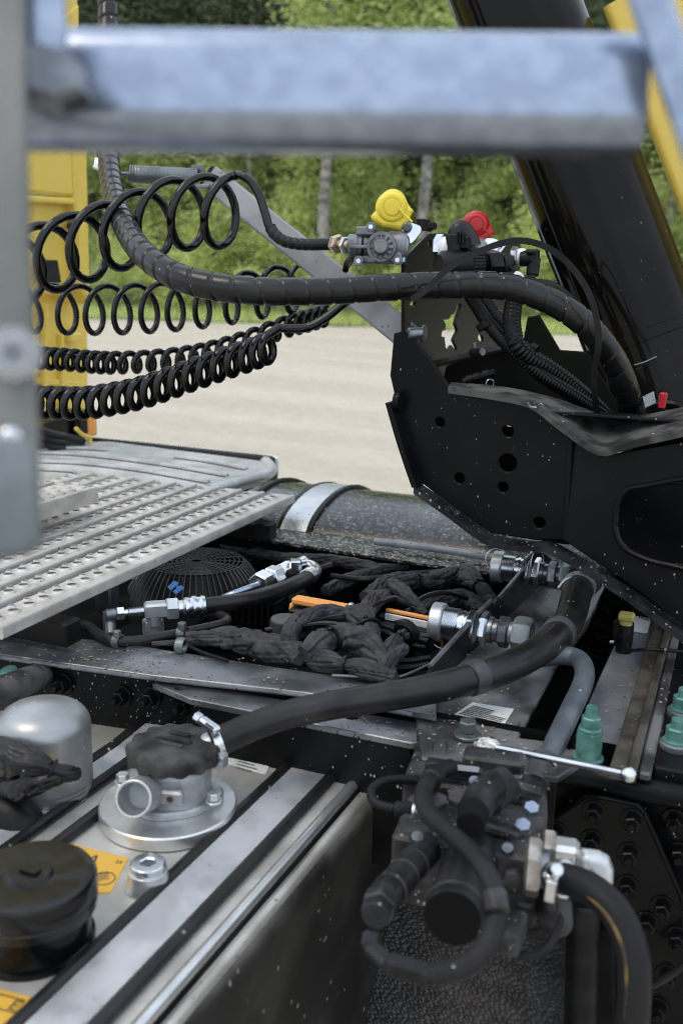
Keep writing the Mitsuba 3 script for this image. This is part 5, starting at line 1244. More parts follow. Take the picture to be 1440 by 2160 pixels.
# ---- cloth taped looms
looms = [
    ('thick creased cloth loom lying along the near rail', [(-0.8045,1.332,1.07),(-0.7749,1.339,1.07),(-0.7406,1.3484,1.07),(-0.6927,1.3477,1.07),(-0.6475,1.3417,1.07),(-0.5968,1.3391,1.07),(-0.5429,1.3259,1.07),(-0.4951,1.3235,1.07),(-0.433,1.3088,1.07)], [0.008, 0.022, 0.033, 0.036, 0.030, 0.026, 0.024, 0.022, 0.016], (0.58, 0.77)),
    ('taped hose arching over the reservoir beside the orange cover', [(-0.5923,1.315,1.07),(-0.6188,1.3405,1.08),(-0.6264,1.3527,1.1),(-0.6161,1.3803,1.115),(-0.5919,1.4202,1.115),(-0.5613,1.4594,1.1)], [0.017, 0.019, 0.02, 0.019, 0.019, 0.018], ()),
    ('bulging cloth knot where the arching hose ends', [(-0.5628,1.4478,1.11),(-0.5359,1.43,1.11),(-0.5169,1.4113,1.095),(-0.5107,1.3835,1.08)], [0.024, 0.034, 0.033, 0.018], (0.55,)),
    ('wide fold of cloth loom in the middle of the bay', [(-0.5865,1.316,1.08),(-0.5691,1.3585,1.09),(-0.5486,1.387,1.09),(-0.5057,1.3806,1.085),(-0.4715,1.3526,1.075),(-0.4493,1.3413,1.06)], [0.02, 0.032, 0.036, 0.034, 0.028, 0.014], (0.3,)),
    ('upright cloth end standing behind the orange cover', [(-0.5448,1.4676,1.09),(-0.555,1.5162,1.1),(-0.5535,1.5513,1.105),(-0.5526,1.5981,1.1)], [0.022, 0.024, 0.022, 0.012], ()),
    ('cloth loom running right along the far rail to the couplers', [(-0.6297,1.6978,1.05),(-0.6089,1.7593,1.06),(-0.5762,1.7922,1.065),(-0.5386,1.8288,1.06),(-0.509,1.8792,1.06),(-0.4691,1.8776,1.06),(-0.4246,1.8382,1.05)], [0.022, 0.028, 0.03, 0.026, 0.03, 0.026, 0.014], (0.42, 0.9)),
    ('knotted cloth end in front of the far coupler', [(-0.4887,1.8932,1.07),(-0.4426,1.7988,1.08),(-0.4118,1.7846,1.06),(-0.3805,1.7664,1.04)], [0.022, 0.030, 0.020, 0.016], (0.62,)),
    ('flat cloth strip hanging across the middle looms', [(-0.5719,1.6812,1.095),(-0.5373,1.6459,1.09),(-0.5026,1.6185,1.08),(-0.4801,1.6047,1.07)], [0.015, 0.021, 0.017, 0.008], ()),
    ('long taped loom along the inside of the far rail', [(-1.146,2.0762,1),(-1.0285,2.0242,1.01),(-0.9315,1.9758,1.02),(-0.8252,1.9737,1.03),(-0.7545,1.9676,1.03),(-0.695,1.957,1.03),(-0.644,1.9987,1.03)], [0.014, 0.018, 0.016, 0.017, 0.018, 0.022, 0.010], ()),
    ('taped branch rising to the far rail loom', [(-0.7625,1.8146,1.01),(-0.738,1.8715,1.02),(-0.7035,1.9212,1.03),(-0.6836,1.9707,1.03)], [0.02, 0.022, 0.018, 0.014], ()),
    ('short cloth wrapped branch pointing up beside the packed cables', [(-0.4628,1.3085,1.07),(-0.461,1.3513,1.075),(-0.4592,1.418,1.075)], [0.012, 0.019, 0.015], ()),
    ('taped plug lead leaving the packed cables', [(-0.4844,1.3885,1.07),(-0.477,1.418,1.08),(-0.4703,1.454,1.085)], [0.017, 0.018, 0.016], (0.8,)),
    ('thin cloth tail pointing left from the big loom', [(-0.8448,1.2929,1.062),(-0.8128,1.313,1.062),(-0.7827,1.3371,1.062),(-0.7501,1.3576,1.062)], [0.005, 0.008, 0.014, 0.018], ()),
    ('cloth loom crossing low beside the coupler bracket', [(-0.5493,1.7174,1.02),(-0.5019,1.775,1.04),(-0.4649,1.8126,1.04),(-0.4099,1.7841,1.03)], [0.02, 0.026, 0.026, 0.02], ()),
]
for j, (lab, pts, rr_, ties) in enumerate(looms):
    k = thing('cable_loom', lab, 'cable loom', 'cloth taped cable looms')
    m, P_, t_, r_ = bundle(pts, [0.8 * q for q in rr_], seed=j + 2, ties=ties)
    obj('wrap', m, 'm_cloth', k, smooth=50)
    for f in ties:
        obj('cable_tie', cable_tie(P_, t_, r_, f), 'm_plastic', k)
bay = [
    ('black rubber cable crossing from the fan to the far rail', [(-0.8767,1.7434,1),(-0.8459,1.7957,1.02),(-0.8216,1.8619,1.03),(-0.7855,1.906,1.04)], 0.007),
    ('thin black cable in front of the orange cover', [(-0.7216,1.4572,1.05),(-0.6741,1.4709,1.06),(-0.6177,1.4834,1.07),(-0.569,1.4811,1.07)], 0.005),
    ('short black cable over the knotted looms', [(-0.5504,1.4858,1.1),(-0.541,1.529,1.105),(-0.5323,1.5785,1.1),(-0.5182,1.5896,1.09)], 0.0055),
    ('thin black cable looping behind the near coupler', [(-0.5161,1.6132,1.06),(-0.5049,1.659,1.08),(-0.4754,1.7107,1.08),(-0.4456,1.7552,1.06)], 0.0048),
    ('black cable lying along the far side of the bay', [(-0.7671,1.8625,1.03),(-0.6844,1.8417,1.04),(-0.6247,1.9088,1.04),(-0.5496,1.9694,1.04)], 0.006),
    ('black cable under the near coupler', [(-0.4952,1.4908,1.04),(-0.4709,1.5316,1.04),(-0.45,1.5873,1.04),(-0.4294,1.6375,1.03)], 0.007),
    ('pair of thin wires beside the reservoir, upper one', [(-0.733,1.5086,1.04),(-0.7231,1.4604,1.04),(-0.6711,1.3729,1.06)], 0.0035),
    ('thin wire from the reservoir to the near rail', [(-0.6846,1.4368,1.05),(-0.6405,1.336,1.07),(-0.6123,1.32,1.06)], 0.0035),
]
for lab, pts, rr_ in bay:
    one('bay_cable', tube(pts, rr_, 10), 'm_rubber', lab, 'cable')
pp_ = [V((-0.4696,1.4665,1.085)), V((-0.4737,1.4503,1.08))]
one('plug_collar', lathe(pp_[0], pp_[1] - pp_[0], [(-0.008, 0.018), (-0.004, 0.0225), (0.004, 0.0225), (0.008, 0.018)], 24), 'm_plastic', 'round black plug collar at the end of a taped lead', 'plug')

# ------------------------------------------------------------------ coupler bracket and hydraulic couplers
BX = -0.36
k = thing('coupler_bracket', 'upright dark steel bracket holding the two threaded couplers', 'bracket')
P = [(-0.395,1.3438,1.0726),(-0.393,1.3582,1.0775),(-0.3725,1.5594,1.1017),(-0.367,1.6289,1.1041),(-0.366,1.6452,1.0915),(-0.3635,1.6727,1.0959),(-0.353,1.8218,1.1107),(-0.352,1.8336,1.1265),(-0.3485,1.8962,1.1291),(-0.345,1.9671,1.1088),(-0.337,2.1635,1.0228),(-0.337,2.1965,0.9442),(-0.3545,1.8449,0.9606),(-0.375,1.5549,0.9923),(-0.392,1.3808,1.0201)]
hs = [circle(V((-0.377,1.521,1.0444)), X, 0.012, 14, 0.5), circle(V((-0.358,1.7534,1.0863)), X, 0.004, 10), circle(V((-0.362,1.6925,1.0794)), X, 0.005, 10)]
obj('plate', plate(P, 0.008, hs, facing=(1, 0, 0), ch=0.0015), 'm_bracket', k)
obj('edge', tube([V(p) - X * 0.004 for p in [(-0.393,1.3582,1.0775),(-0.3725,1.5594,1.1017),(-0.367,1.6289,1.1041)]], 0.0042, 6, curve=False), 'm_steel_edge', k)
obj('edge', tube([V(p) - X * 0.004 for p in [(-0.3635,1.6727,1.0959),(-0.353,1.8218,1.1107),(-0.352,1.8336,1.1265),(-0.3485,1.8962,1.1291)]], 0.0042, 6, curve=False), 'm_steel_edge', k)


def coupler(B, s, label):
    k = thing('screw_coupler', label, 'coupler', 'threaded hydraulic couplers')
    a = X
    obj('cap', lathe(B - a * 0.066 * s, a, [(0, 0.0270 * s), (0.002 * s, 0.0290 * s), (0.0165 * s, 0.0290 * s), (0.0185 * s, 0.0272 * s), (0.0185 * s, 0.022 * s)], 40), 'm_zinc_dull', k, 'dull knurled end cap')
    pr = []
    for j in range(9):
        pr += [(0.0186 * s + j * 0.0026 * s, 0.0228 * s), (0.0199 * s + j * 0.0026 * s, 0.0242 * s)]
    obj('thread', lathe(B - a * 0.066 * s, a, pr + [(0.0425 * s, 0.021 * s)], 40), 'm_zinc', k)
    obj('ring', lathe(B - a * 0.0235 * s, a, [(0, 0.0208 * s), (0.003 * s, 0.0208 * s), (0.0035 * s, 0.0225 * s), (0.008 * s, 0.0225 * s), (0.0085 * s, 0.0205 * s), (0.012 * s, 0.0205 * s)], 36), 'm_zinc', k)
    obj('hex', hexp(B - a * 0.012 * s, a, 0.012 * s, 0.044 * s, 0.3), 'm_zinc', k)
    obj('nut', hexp(B + a * 0.0085, a, 0.012 * s, 0.046 * s, 0.1), 'm_zinc', k)
    obj('sleeve', lathe(B + a * 0.02 * s, a, [(0, 0.0195 * s), (0.006 * s, 0.0195 * s), (0.007 * s, 0.0165 * s), (0.014 * s, 0.0165 * s)], 32), 'm_steel_dark', k)
    obj('hex', hexp(B + a * 0.034 * s, a, 0.016 * s, 0.040 * s, 0.35), 'm_steel_dark', k)
    obj('sleeve', lathe(B + a * 0.05 * s, a, [(0, 0.0165 * s), (0.006 * s, 0.0165 * s)], 28), 'm_galv_dull', k)
    obj('hex', hexp(B + a * 0.056 * s, a, 0.026 * s, 0.046 * s, 0.15, 0.2), 'm_galv_dull', k)
    return k


B1 = V((-0.374,1.5412,1.0831))
k1 = coupler(B1, 1.14, 'nearer threaded zinc coupler with a wire loop hanging from its cap')
obj('wire_loop', ring_mesh(V((-0.425,1.5362,1.0664)), nrm(V(EYE) - V((-0.425,1.5353,1.0718)) + V(0.2, 0, 0.3)), 0.0265, 0.0012, 36, 8), 'm_zinc_dull', k1)
obj('stub', join(rod(B1 + X * 0.082, B1 + X * 0.095, 0.012), cbox(B1 + V(0.095, -0.004, -0.012), (0.008, 0.012, 0.012), 0.002)), 'm_zinc', k1)
B2 = V((-0.351,1.8547,1.1001))
k2 = coupler(B2, 1.08, 'farther threaded zinc coupler under the black crane base')
obj('wire_loop', ring_mesh(B2 + V(-0.07, 0.02, 0.008), nrm(V(0.5, -1, 0.3)), 0.022, 0.0010, 30, 8), 'm_zinc_dull', k2)
obj('wire_loop', ring_mesh(B2 + V(0.015, -0.005, 0.018), nrm(V(1, -0.3, 0.1)), 0.026, 0.0010, 30, 8), 'm_zinc_dull', k2)

# ------------------------------------------------------------------ thick suction hose from the far coupler to the tank
k = thing('suction_hose', 'thick black rubber hose curving from the far coupler to the tank filler', 'hose')
hp = [(-0.2408,1.79,1.1199),(-0.2396,1.725,1.1082),(-0.2335,1.63,1.0966),(-0.2357,1.54,1.0959),(-0.2503,1.46,1.0939),(-0.2756,1.375,1.095),(-0.3145,1.305,1.0937),(-0.3677,1.25,1.0881),(-0.4241,1.212,1.0805),(-0.4784,1.172,1.0752),(-0.5278,1.14,1.0655),(-0.5641,1.105,1.0559),(-0.5875,1.075,1.0478),(-0.6034,1.06,1.0416)]
obj('rubber', tube(hp, lambda s, th: 0.0270 - 0.0078 * np.clip(s / 0.8, 0, 1) + 0.0003 * np.sin(th * 2 + s * 20), 28, step=0.006), 'm_hose', k, smooth=True)
c0, c1 = V((-0.2344,1.65,1.0953)), V((-0.2355,1.63,1.0913))
obj('print', plate([(-0.2312,1.655,1.1232),(-0.2279,1.655,1.1205),(-0.2318,1.655,1.1061),(-0.2351,1.655,1.1035)], 0.0004), 'm_print', k, smooth=False)
obj('print', plate([(-0.2366,1.655,1.1032),(-0.2327,1.655,1.1038),(-0.2368,1.655,1.0925),(-0.2417,1.655,1.0907)], 0.0004), 'm_print', k, smooth=False)
obj('print', plate([(-0.2431,1.65,1.0931),(-0.237,1.65,1.093),(-0.2411,1.65,1.0805),(-0.2487,1.65,1.0815)], 0.0004), 'm_print', k, smooth=False)
for (q0, q1, w_) in (((-0.2357,1.575,1.0957), (-0.2397,1.505,1.0942), 0.011), ((-0.3063,1.316,1.0946), (-0.3204,1.296,1.0939), 0.012)):
    d = nrm(V(q1) - V(q0))
    m_ = (V(q0) + V(q1)) / 2
    rr_ = 0.0272 if w_ < 0.0115 else 0.0248
    obj('sleeve_ring', lathe(m_ - d * w_, d, [(0, rr_ - 0.003), (0.001, rr_), (w_ * 2 - 0.001, rr_), (w_ * 2, rr_ - 0.003)], 36, caps=False), 'm_rubber_band', k)
k = thing('elbow_fitting', 'dull elbow fitting with a wire clip at the far coupler', 'fitting')
eb = V((-0.2454,1.79,1.112))
obj('elbow', tube([B2 + X * 0.08, B2 + V(0.105, 0, 0.002), B2 + V(0.120, -0.012, 0), V(hp[1])], 0.022, 18), 'm_steel_dark', k)
d = nrm(V(hp[1]) - V(hp[0]))
obj('collar', hexp(V(hp[0]) - d * 0.004 + Z * 0.003, d, 0.028, 0.060, 0.2), 'm_steel_dark', k)
obj('clamp', lathe(V(hp[0]) + d * 0.035, d, [(0, 0.0270), (0, 0.0298), (0.012, 0.0298), (0.012, 0.0270)], 30, caps=False), 'm_zinc_dull', k)
obj('clip', tube([(-0.2743,1.74,1.1095),(-0.2612,1.74,1.1274),(-0.2447,1.74,1.1315),(-0.2274,1.74,1.1233)], 0.0035, 8), 'm_zinc_dull', k)

# ------------------------------------------------------------------ mounting plates right of the bay
k = thing('mounting_plate', 'dark grey mounting plate behind the valve block with worn paint', 'plate')
P = [(-0.3872,1.2648,1.04),(-0.3959,1.3585,1.04),(-0.3933,1.6465,1.04),(-0.3746,2.0808,1.04),(-0.3483,2.2199,1.04),(-0.2239,2.0716,1.04),(-0.2217,1.7515,1.04),(-0.2371,1.5494,1.04),(-0.2372,1.2554,1.04),(-0.1881,1.2626,1.04),(-0.1395,1.2342,1.04),(-0.1673,1.1658,1.04),(-0.3381,1.1424,1.04)]
obj('plate', plate(P, 0.010, facing=(0, 0, 1), ch=0.002), 'm_plate_worn', k)
obj('front_edge', plate([V(p) - Z * 0.0102 for p in (P[12], P[11])] + [V(p) - Z * 0.09 for p in (P[11], P[12])], 0.008), 'm_black_paint', k)
obj('type_plate', plate([(-0.3361,1.2858,1.0425),(-0.3228,1.3369,1.0425),(-0.2618,1.3405,1.0425),(-0.2627,1.2811,1.0425)], 0.0015, facing=(0, 0, 1)), 'm_label', k, 'striped type plate')
ta, tb, tc = [V(p) for p in [(-0.3322,1.2904,1.0432),(-0.3186,1.3311,1.0432),(-0.2665,1.2827,1.0432)]]
for j in range(7):
    o = ta + (tb - ta) * j / 7.5
    obj('print_line', beam(o + (tc - ta) * 0.03, o + (tc - ta) * (0.95 if j < 4 else 0.55), 0.0022, 0.0003), 'm_ink', k)
obj('slot', cbox(V((-0.3124,1.7481,1.0405)), (0.035, 0.012, 0.001), 0.0002), 'm_ink', k)
k = thing('mount_bolt', 'big grey hex bolt with washer on the mounting plate', 'bolt')
c = V((-0.3007,1.2261,1.042))
obj('washer', lathe(c, Z, [(0, 0.0185), (0.003, 0.0185), (0.004, 0.0175)], 32), 'm_galv_dull', k)
obj('washer', lathe(c + Z * 0.004, Z, [(0, 0.0155), (0.003, 0.015)], 32), 'm_galv_dull', k)
obj('head', hexp(c + Z * 0.007, Z, 0.016, 0.0215, 0.2, 0.16), 'm_galv_dull', k)
k = thing('return_pipe', 'bent grey steel pipe passing behind the lever into the valve', 'pipe')
obj('pipe', tube([(-0.2802,1.4334,1.075),(-0.2515,1.4729,1.075),(-0.2228,1.4977,1.075),(-0.1979,1.4942,1.075),(-0.1816,1.4553,1.075),(-0.1762,1.4053,1.07),(-0.1798,1.3369,1.06),(-0.1852,1.2621,1.045),(-0.1889,1.2039,1.03)], 0.0150, 20), 'm_pipe_steel', k)
ring = V((-0.1934,1.2046,1.03))
pd_ = nrm(V((-0.1889,1.2039,1.03)) - V((-0.1852,1.2621,1.045)))
obj('collar', lathe(ring - pd_ * 0.01, pd_, [(0, 0.016), (0.0, 0.022), (0.012, 0.023), (0.014, 0.021), (0.05, 0.021)], 30), 'm_plate_worn', k)
obj('seal_ring', ring_mesh(ring + pd_ * 0.006, pd_, 0.023, 0.0018, 36, 8), 'm_zinc', k)

k = thing('rear_cross_member', 'grey rear cross member with a white printed label', 'cross member')
P = [(-0.163,1.949,1.03),(-0.1009,1.9353,1.03),(-0.1068,1.5512,1.03),(-0.1074,1.3004,1.03),(-0.1694,1.2329,1.03),(-0.1698,1.4669,1.03),(-0.1659,1.7022,1.03)]
obj('plate', plate(P, 0.010, facing=(0, 0, 1), ch=0.002), 'm_plate_grey', k)
obj('upstand', plate([(-0.1687,1.7311,1.0195), (-0.1723,1.2538,1.0195), (-0.2049,1.4914,0.9), (-0.2007,2.0592,0.9)], 0.006, facing=(-1, 0, 0)), 'm_black_paint', k)
obj('label', plate(round_poly([(-0.1609,1.9331,1.0325),(-0.1198,1.9104,1.0325),(-0.1175,1.7857,1.0325),(-0.1456,1.7857,1.0325),(-0.1585,1.8249,1.0325)], 0.004, 3), 0.0012, facing=(0, 0, 1)), 'm_label', k, 'white printed label')
for j in range(4):
    a_, b_ = V((-0.1413,1.8694,1.0331)), V((-0.1297,1.84,1.0331))
    obj('print_line', beam(a_ + V(0.004, -0.004, 0) * j, a_ + V(0.018, 0.006, 0) + V(0.004, -0.004, 0) * j, 0.0015, 0.0003), 'm_ink', k)
k = thing('rear_rail', 'brownish rear rail with long grooves at the right edge', 'frame rail')
ra = [(-0.0978,1.901,1.045),(-0.0977,1.1876,1.045)]
rb = [(-0.0817,1.8867,1.05),(-0.0806,1.1853,1.05)]
rc_ = [(-0.0671,1.9039,1.045),(-0.0659,1.2023,1.045)]
rd = [(-0.0409,1.9327,1.04),(-0.032,1.228,1.04)]
obj('flange', beam(ra[0], ra[1], 0.022, 0.010, None, 0.002), 'm_brown', k)
obj('flange', beam(rb[0], rb[1], 0.012, 0.020, None, 0.003), 'm_brown', k)
obj('flange', beam(rc_[0], rc_[1], 0.016, 0.012, None, 0.003), 'm_plate_worn', k)
obj('flange', beam(rd[0], rd[1], 0.050, 0.02, None, 0.003), 'm_black_paint', k)
obj('front_lip', tube([(-0.1727,1.2208,1.02),(-0.1245,1.2262,1.02),(-0.0758,1.2188,1.02),(-0.0181,1.2191,1.02),(0.0156,1.2218,1.02)], 0.016, 12), 'm_black_paint', k)
gb = thing('collar_bolt', 'turquoise painted bolt on a tall collar beside the grey pipe', 'bolt', 'turquoise painted bolts')
c = V((-0.1396,1.2313,1.04))
obj('flange', lathe(c, Z, [(0, 0.0195), (0.002, 0.0205), (0.004, 0.0200), (0.005, 0.0165)], 36), 'm_green_bolt', gb)
obj('collar', lathe(c + Z * 0.005, Z, [(0, 0.0165), (0.034, 0.0165), (0.036, 0.0155)], 36), 'm_green_bolt', gb)
obj('washer', lathe(c + Z * 0.041, Z, [(0, 0.0150), (0.003, 0.0155), (0.005, 0.0140), (0.006, 0.0125)], 32), 'm_green_bolt', gb)
obj('nut', hexp(c + Z * 0.046, Z, 0.015, 0.0225, 0.3), 'm_green_bolt', gb)
obj('stud', lathe(c + Z * 0.061, Z, [(0, 0.0078), (0.012, 0.0078), (0.014, 0.0066)], 18), 'm_green_bolt', gb)
obj('lower_nut', lathe(V((-0.1447,1.278,0.99)), -Z, [(0, 0.011), (0.016, 0.011), (0.018, 0.009)], 20), 'm_green_bolt', gb)
for (px_, lab) in ((V((-0.0354,1.2932,1.05)), 'turquoise bolt on a thick washer at the right edge, lower of two'), (V((-0.0343,1.403,1.05)), 'turquoise bolt on a thick washer at the right edge, upper of two')):
    gb = thing('washer_bolt', lab, 'bolt', 'turquoise painted bolts')
    obj('base', lathe(px_ - Z * 0.03, Z, [(0, 0.026), (0.024, 0.026), (0.026, 0.024)], 30), 'm_black_paint', gb)
    obj('washer', lathe(px_, Z, [(-0.004, 0.019), (0.004, 0.021), (0.008, 0.021), (0.010, 0.018)], 30), 'm_galv_dull', gb)
    obj('nut', hexp(px_ + Z * 0.012, Z, 0.018, 0.026, 0.3), 'm_green_bolt', gb)
    obj('flange', lathe(px_ + Z * 0.009, Z, [(0, 0.0175), (0.003, 0.0175), (0.005, 0.014)], 28), 'm_green_bolt', gb)
    obj('stud', lathe(px_ + Z * 0.030, Z, [(0, 0.009), (0.010, 0.009), (0.012, 0.0078)], 18), 'm_green_bolt', gb)
k = thing('pressure_sensor', 'small black sensor with a pale yellow cap and a thin cable', 'sensor')
sc_ = V((-0.1471,1.6786,1.05))
obj('body', join(lathe(sc_, Z, [(-0.02, 0.013), (0.012, 0.013), (0.018, 0.010), (0.03, 0.010)], 22), cbox(sc_ + V(-0.004, 0.008, 0.01), (0.034, 0.02, 0.044), 0.003)), 'm_plastic', k)
obj('cap', cbox(sc_ + Z * 0.044, (0.026, 0.026, 0.012), 0.003), 'm_cap_yellow', k, 'pale yellow cap')
obj('cap_ring', lathe(sc_ + Z * 0.030, Z, [(0, 0.0105), (0.009, 0.0105)], 20), 'm_cap_yellow', k)
obj('cable', tube([sc_ + V(0.004, -0.012, 0.0), V((-0.134,1.6501,1.045)), V((-0.1009,1.6282,1.06)), V((-0.0416,1.6144,1.07))], 0.0032, 8), 'm_rubber', k)
obj('screw', join(*[rod(V((-0.1704,1.6624,1.05)), V((-0.163,1.666,1.05)), 0.003)]), 'm_zinc', k)

# ------------------------------------------------------------------ aluminium hydraulic tank
ZT = 0.95
tk = thing('hydraulic_tank', 'aluminium hydraulic tank in the foreground with dirt and painted shading on its end wall', 'tank')
TO = V((-0.4435,1.222,0.95))
ta = nrm(V((-0.4592,0.6883,0.95)) - TO)            # towards the camera along the tank's end
tb = nrm(np.cross(Z, ta))
tb = tb if tb[0] < 0 else -tb                     # towards the cab along the tank
tp = lambda a, b, z=0.0: TO + ta * a + tb * b + Z * z
L_, W_ = 0.92, 0.62
# body: rounded profile in the (across, z) plane, swept along the tank
A0, RC = -0.070, 0.105
pr = [(A0, -0.60), (A0, -RC)] + [(A0 + RC - RC * math.cos(q), -RC + RC * math.sin(q)) for q in np.linspace(0.1, 1.5708, 10)] + [(L_ - 0.05, 0.0), (L_, -0.05), (L_, -0.60)]
obj('shell', grid_mesh(np.array([[tp(a, b, z) for a, z in pr] for b in np.linspace(0.012, W_, 12)])[:, ::-1]), 'm_tank', tk, smooth=25)
endp = [tp(a, 0.004, z - 0.002) for a, z in pr]
rim = [tp(a, 0.0, z + 0.001) for a, z in pr[:-1]]
pq = np.array(pr)
tg = np.gradient(pq, axis=0)
tg /= np.linalg.norm(tg, axis=1, keepdims=True)
nq = np.stack([tg[:, 1], -tg[:, 0]], 1)                    # inwards
dish = [[tp(a, b, z) for a, z in pq + nq * d] for d, b in ((0.002, 0.010), (0.006, -0.004), (0.012, -0.014), (0.022, -0.021), (0.036, -0.024))]
obj('end_shoulder', grid_mesh(np.array(dish)), 'm_tank_dirt_shade', tk, smooth=60)
obj('end_wall', plate(dish[-1], 0.006, facing=(1, 0, 0)), 'm_tank_dirt_shade', tk)
prt = pr[3:-2]
obj('end_rim', tube([tp(a + 0.0, 0.0085, z - 0.001) for a, z in prt], 0.0085, 12, curve=False), 'm_alu_bright', tk, smooth=50)
obj('end_rim', tube([tp(a + 0.002, -0.010, z - 0.014) for a, z in prt], 0.0075, 12, curve=False), 'm_tank', tk, smooth=50)
obj('weld_bead', tube([tp(a + 0.001, -0.001, z - 0.0055) for a, z in prt], 0.0035, 8, curve=False), 'm_flat_black', tk, smooth=50)
obj('far_wall', plate([tp(A0 - 0.001, 0.01, -0.08), tp(A0 - 0.001, W_, -0.08), tp(A0 - 0.001, W_, -0.6), tp(A0 - 0.001, 0.01, -0.6)], 0.004, facing=(0, 1, 0)), 'm_tank_dirt_shade', tk)
obj('bottom', plate([tp(0, 0, -0.6), tp(L_, 0, -0.6), tp(L_, W_, -0.6), tp(0, W_, -0.6)], 0.004, facing=(0, 0, -1)), 'm_tank_dirt_shade', tk)
obj('paper_label', plate([(-0.6564,1.1951,0.9515),(-0.6446,1.2088,0.9515),(-0.5867,1.2061,0.9515),(-0.5765,1.1669,0.9515),(-0.6404,1.1717,0.9515)], 0.0012, facing=(0, 0, 1)), 'm_label_pale', tk, 'pale printed paper label')
for j in range(4):
    a_, b_ = V((-0.6318,1.1935,0.9522)), V((-0.5979,1.1914,0.9522))
    d = V((-0.6273,1.1763,0.9522)) - a_
    obj('print_line', beam(a_ + d * 0.5 * j, b_ + d * 0.5 * j + (a_ - b_) * 0.2 * (j % 2), 0.0022, 0.0004), 'm_ink_pale', tk)


def strap(name, b0, b1, a0, a1, label):
    k = thing('tank_strap', label, 'strap', None)
    w0, w1 = min(b0, b1), max(b0, b1)
    prof = [(a0, 0.012), (a0 + 0.03, 0.011), (a0 + 0.06, 0.009), (a0 + 0.10, 0.0055), (a0 + 0.16, 0.0045), (a1, 0.0045)]
    pp = spline([(a, 0, z) for a, _, z in [(p[0], 0, p[1]) for p in prof]], 6)
    R = np.array([[tp(p[0], w0, p[2]), tp(p[0], w0, p[2] + 0.003), tp(p[0], w1, p[2] + 0.003), tp(p[0], w1, p[2])] for p in pp])
    obj('band', grid_mesh(R, wrap=True, caps=True), 'm_strap', k, smooth=25)
    for w in (w0 - 0.007, w1 + 0.007):
        obj('rubber_edge', tube([tp(p[0], w, max(p[2] + 0.001, 0.0)) for p in pp[::2]], 0.0085, 10), 'm_rubber', k)
    return k


sk = strap('tank_strap', 0.020 + 0.028, 0.028 + 0.075, -0.085, 0.9, 'wide silver strap with rubber edges across the right end of the tank')
obj('tail', plate([tp(-0.084, 0.048, 0.0145), tp(-0.084, 0.103, 0.0145), tp(-0.108, 0.098, 0.016), tp(-0.116, 0.075, 0.016), tp(-0.108, 0.052, 0.016)], 0.003, facing=(0, 0, 1)), 'm_strap', sk)
for (px_, r_) in (((-0.4553,1.2502,0.985), 0.010), ((-0.4969,1.221,0.985), 0.008), ((-0.4373,1.2691,0.965), 0.007)):
    c = V(px_)
    obj('bolt', bolt(c, nrm(V(0.2, -1, 0.25)), r_ * 1.5, r_, r_ * 1.25, 0.006), 'm_zinc_dull', sk)
obj('hanger', join(beam(V((-0.4231,1.24,1.0053)), V((-0.4194,1.24,0.9013)), 0.028, 0.008, X), beam(V((-0.4314,1.22,1.0016)), V((-0.4142,1.22,0.9576)), 0.006, 0.03, X)), 'm_black_paint', sk)
sl = strap('tank_strap', 0.33, 0.365, -0.02, 0.9, 'silver strap with a rubber edge across the left end of the tank')
one('rubber_strip', tube([tp(a, 0.275, 0.006) for a in (0.10, 0.4, 0.9)], 0.0085, 8), 'm_rubber', 'black rubber strip lying left of the filler flange', 'rubber strip')

# ---- filler
fk = thing('filler_neck', 'cast grey filler neck with a knobbly black cap on a round flange', 'filler')
FC0 = V((-0.6452,1.0179,0.951))
obj('flange', lathe(FC0, Z, [(0, 0.0885), (0.001, 0.090), (0.0165, 0.090), (0.0185, 0.088)], 64), 'm_alu_bright', fk)
B = FC0 + V(0.004, 0.012, 0.0185)
foot = []
for q in np.linspace(0, 2 * np.pi, 48, endpoint=False):
    r_ = 0.056 + 0.012 * max(0, math.cos(1.5 * (q - 0.4))**2 - 0.35)
    foot.append(B + V(math.cos(q) * r_, math.sin(q) * r_, 0.010))
obj('foot', plate(foot, 0.012, facing=(0, 0, 1), ch=0.003), 'm_alu_cast', fk)
obj('body', lathe(B, Z, [(0.008, 0.050), (0.014, 0.0475), (0.040, 0.0475), (0.046, 0.050), (0.052, 0.052), (0.058, 0.050), (0.070, 0.050)], 48), 'm_alu_cast', fk)
r = np.random.default_rng(3)
capc = B + Z * 0.070
rings = []
for z, rr in ((-0.008, 0.056), (-0.010, 0.0595), (0.004, 0.061), (0.009, 0.058), (0.012, 0.050), (0.013, 0.036), (0.0135, 0.018), (0.0135, 0.001)):
    th = np.arange(96) * 2 * np.pi / 96
    lob = 0.0036 * np.cos(th * 14) * min(1, rr / 0.058)**6
    nn = 0.0007 * (meshkit.noise(np.stack([np.cos(th) * rr * 90, np.sin(th) * rr * 90, th * 0 + z * 90], -1), 4) - 0.5)
    rings.append(capc + np.stack([np.cos(th) * (rr + lob + nn), np.sin(th) * (rr + lob + nn), z + nn], -1))
obj('cap', grid_mesh(np.array(rings)[:, ::-1], wrap=True, caps=True), 'm_cap_dirty', fk, 'dusty black scalloped cap', smooth=50)
obj('cap_grip', join(cbox(capc + Z * 0.0155, (0.050, 0.010, 0.007), 0.002), cbox(capc + V(0, 0.014, 0.0155), (0.028, 0.010, 0.007), 0.002)), 'm_cap_dirty', fk)
obj('cap_slot', join(cbox(capc + V(0.002, -0.012, 0.0142), (0.034, 0.008, 0.0012), 0.0004), cbox(capc + V(0.002, 0.024, 0.0142), (0.030, 0.006, 0.0012), 0.0004)), 'm_ink', fk)
pd = nrm(V(-0.30, -1.0, -0.02))
pc0 = V((-0.6633,1.003,0.9861))
pc1 = V((-0.6405,0.9319,1.0186))
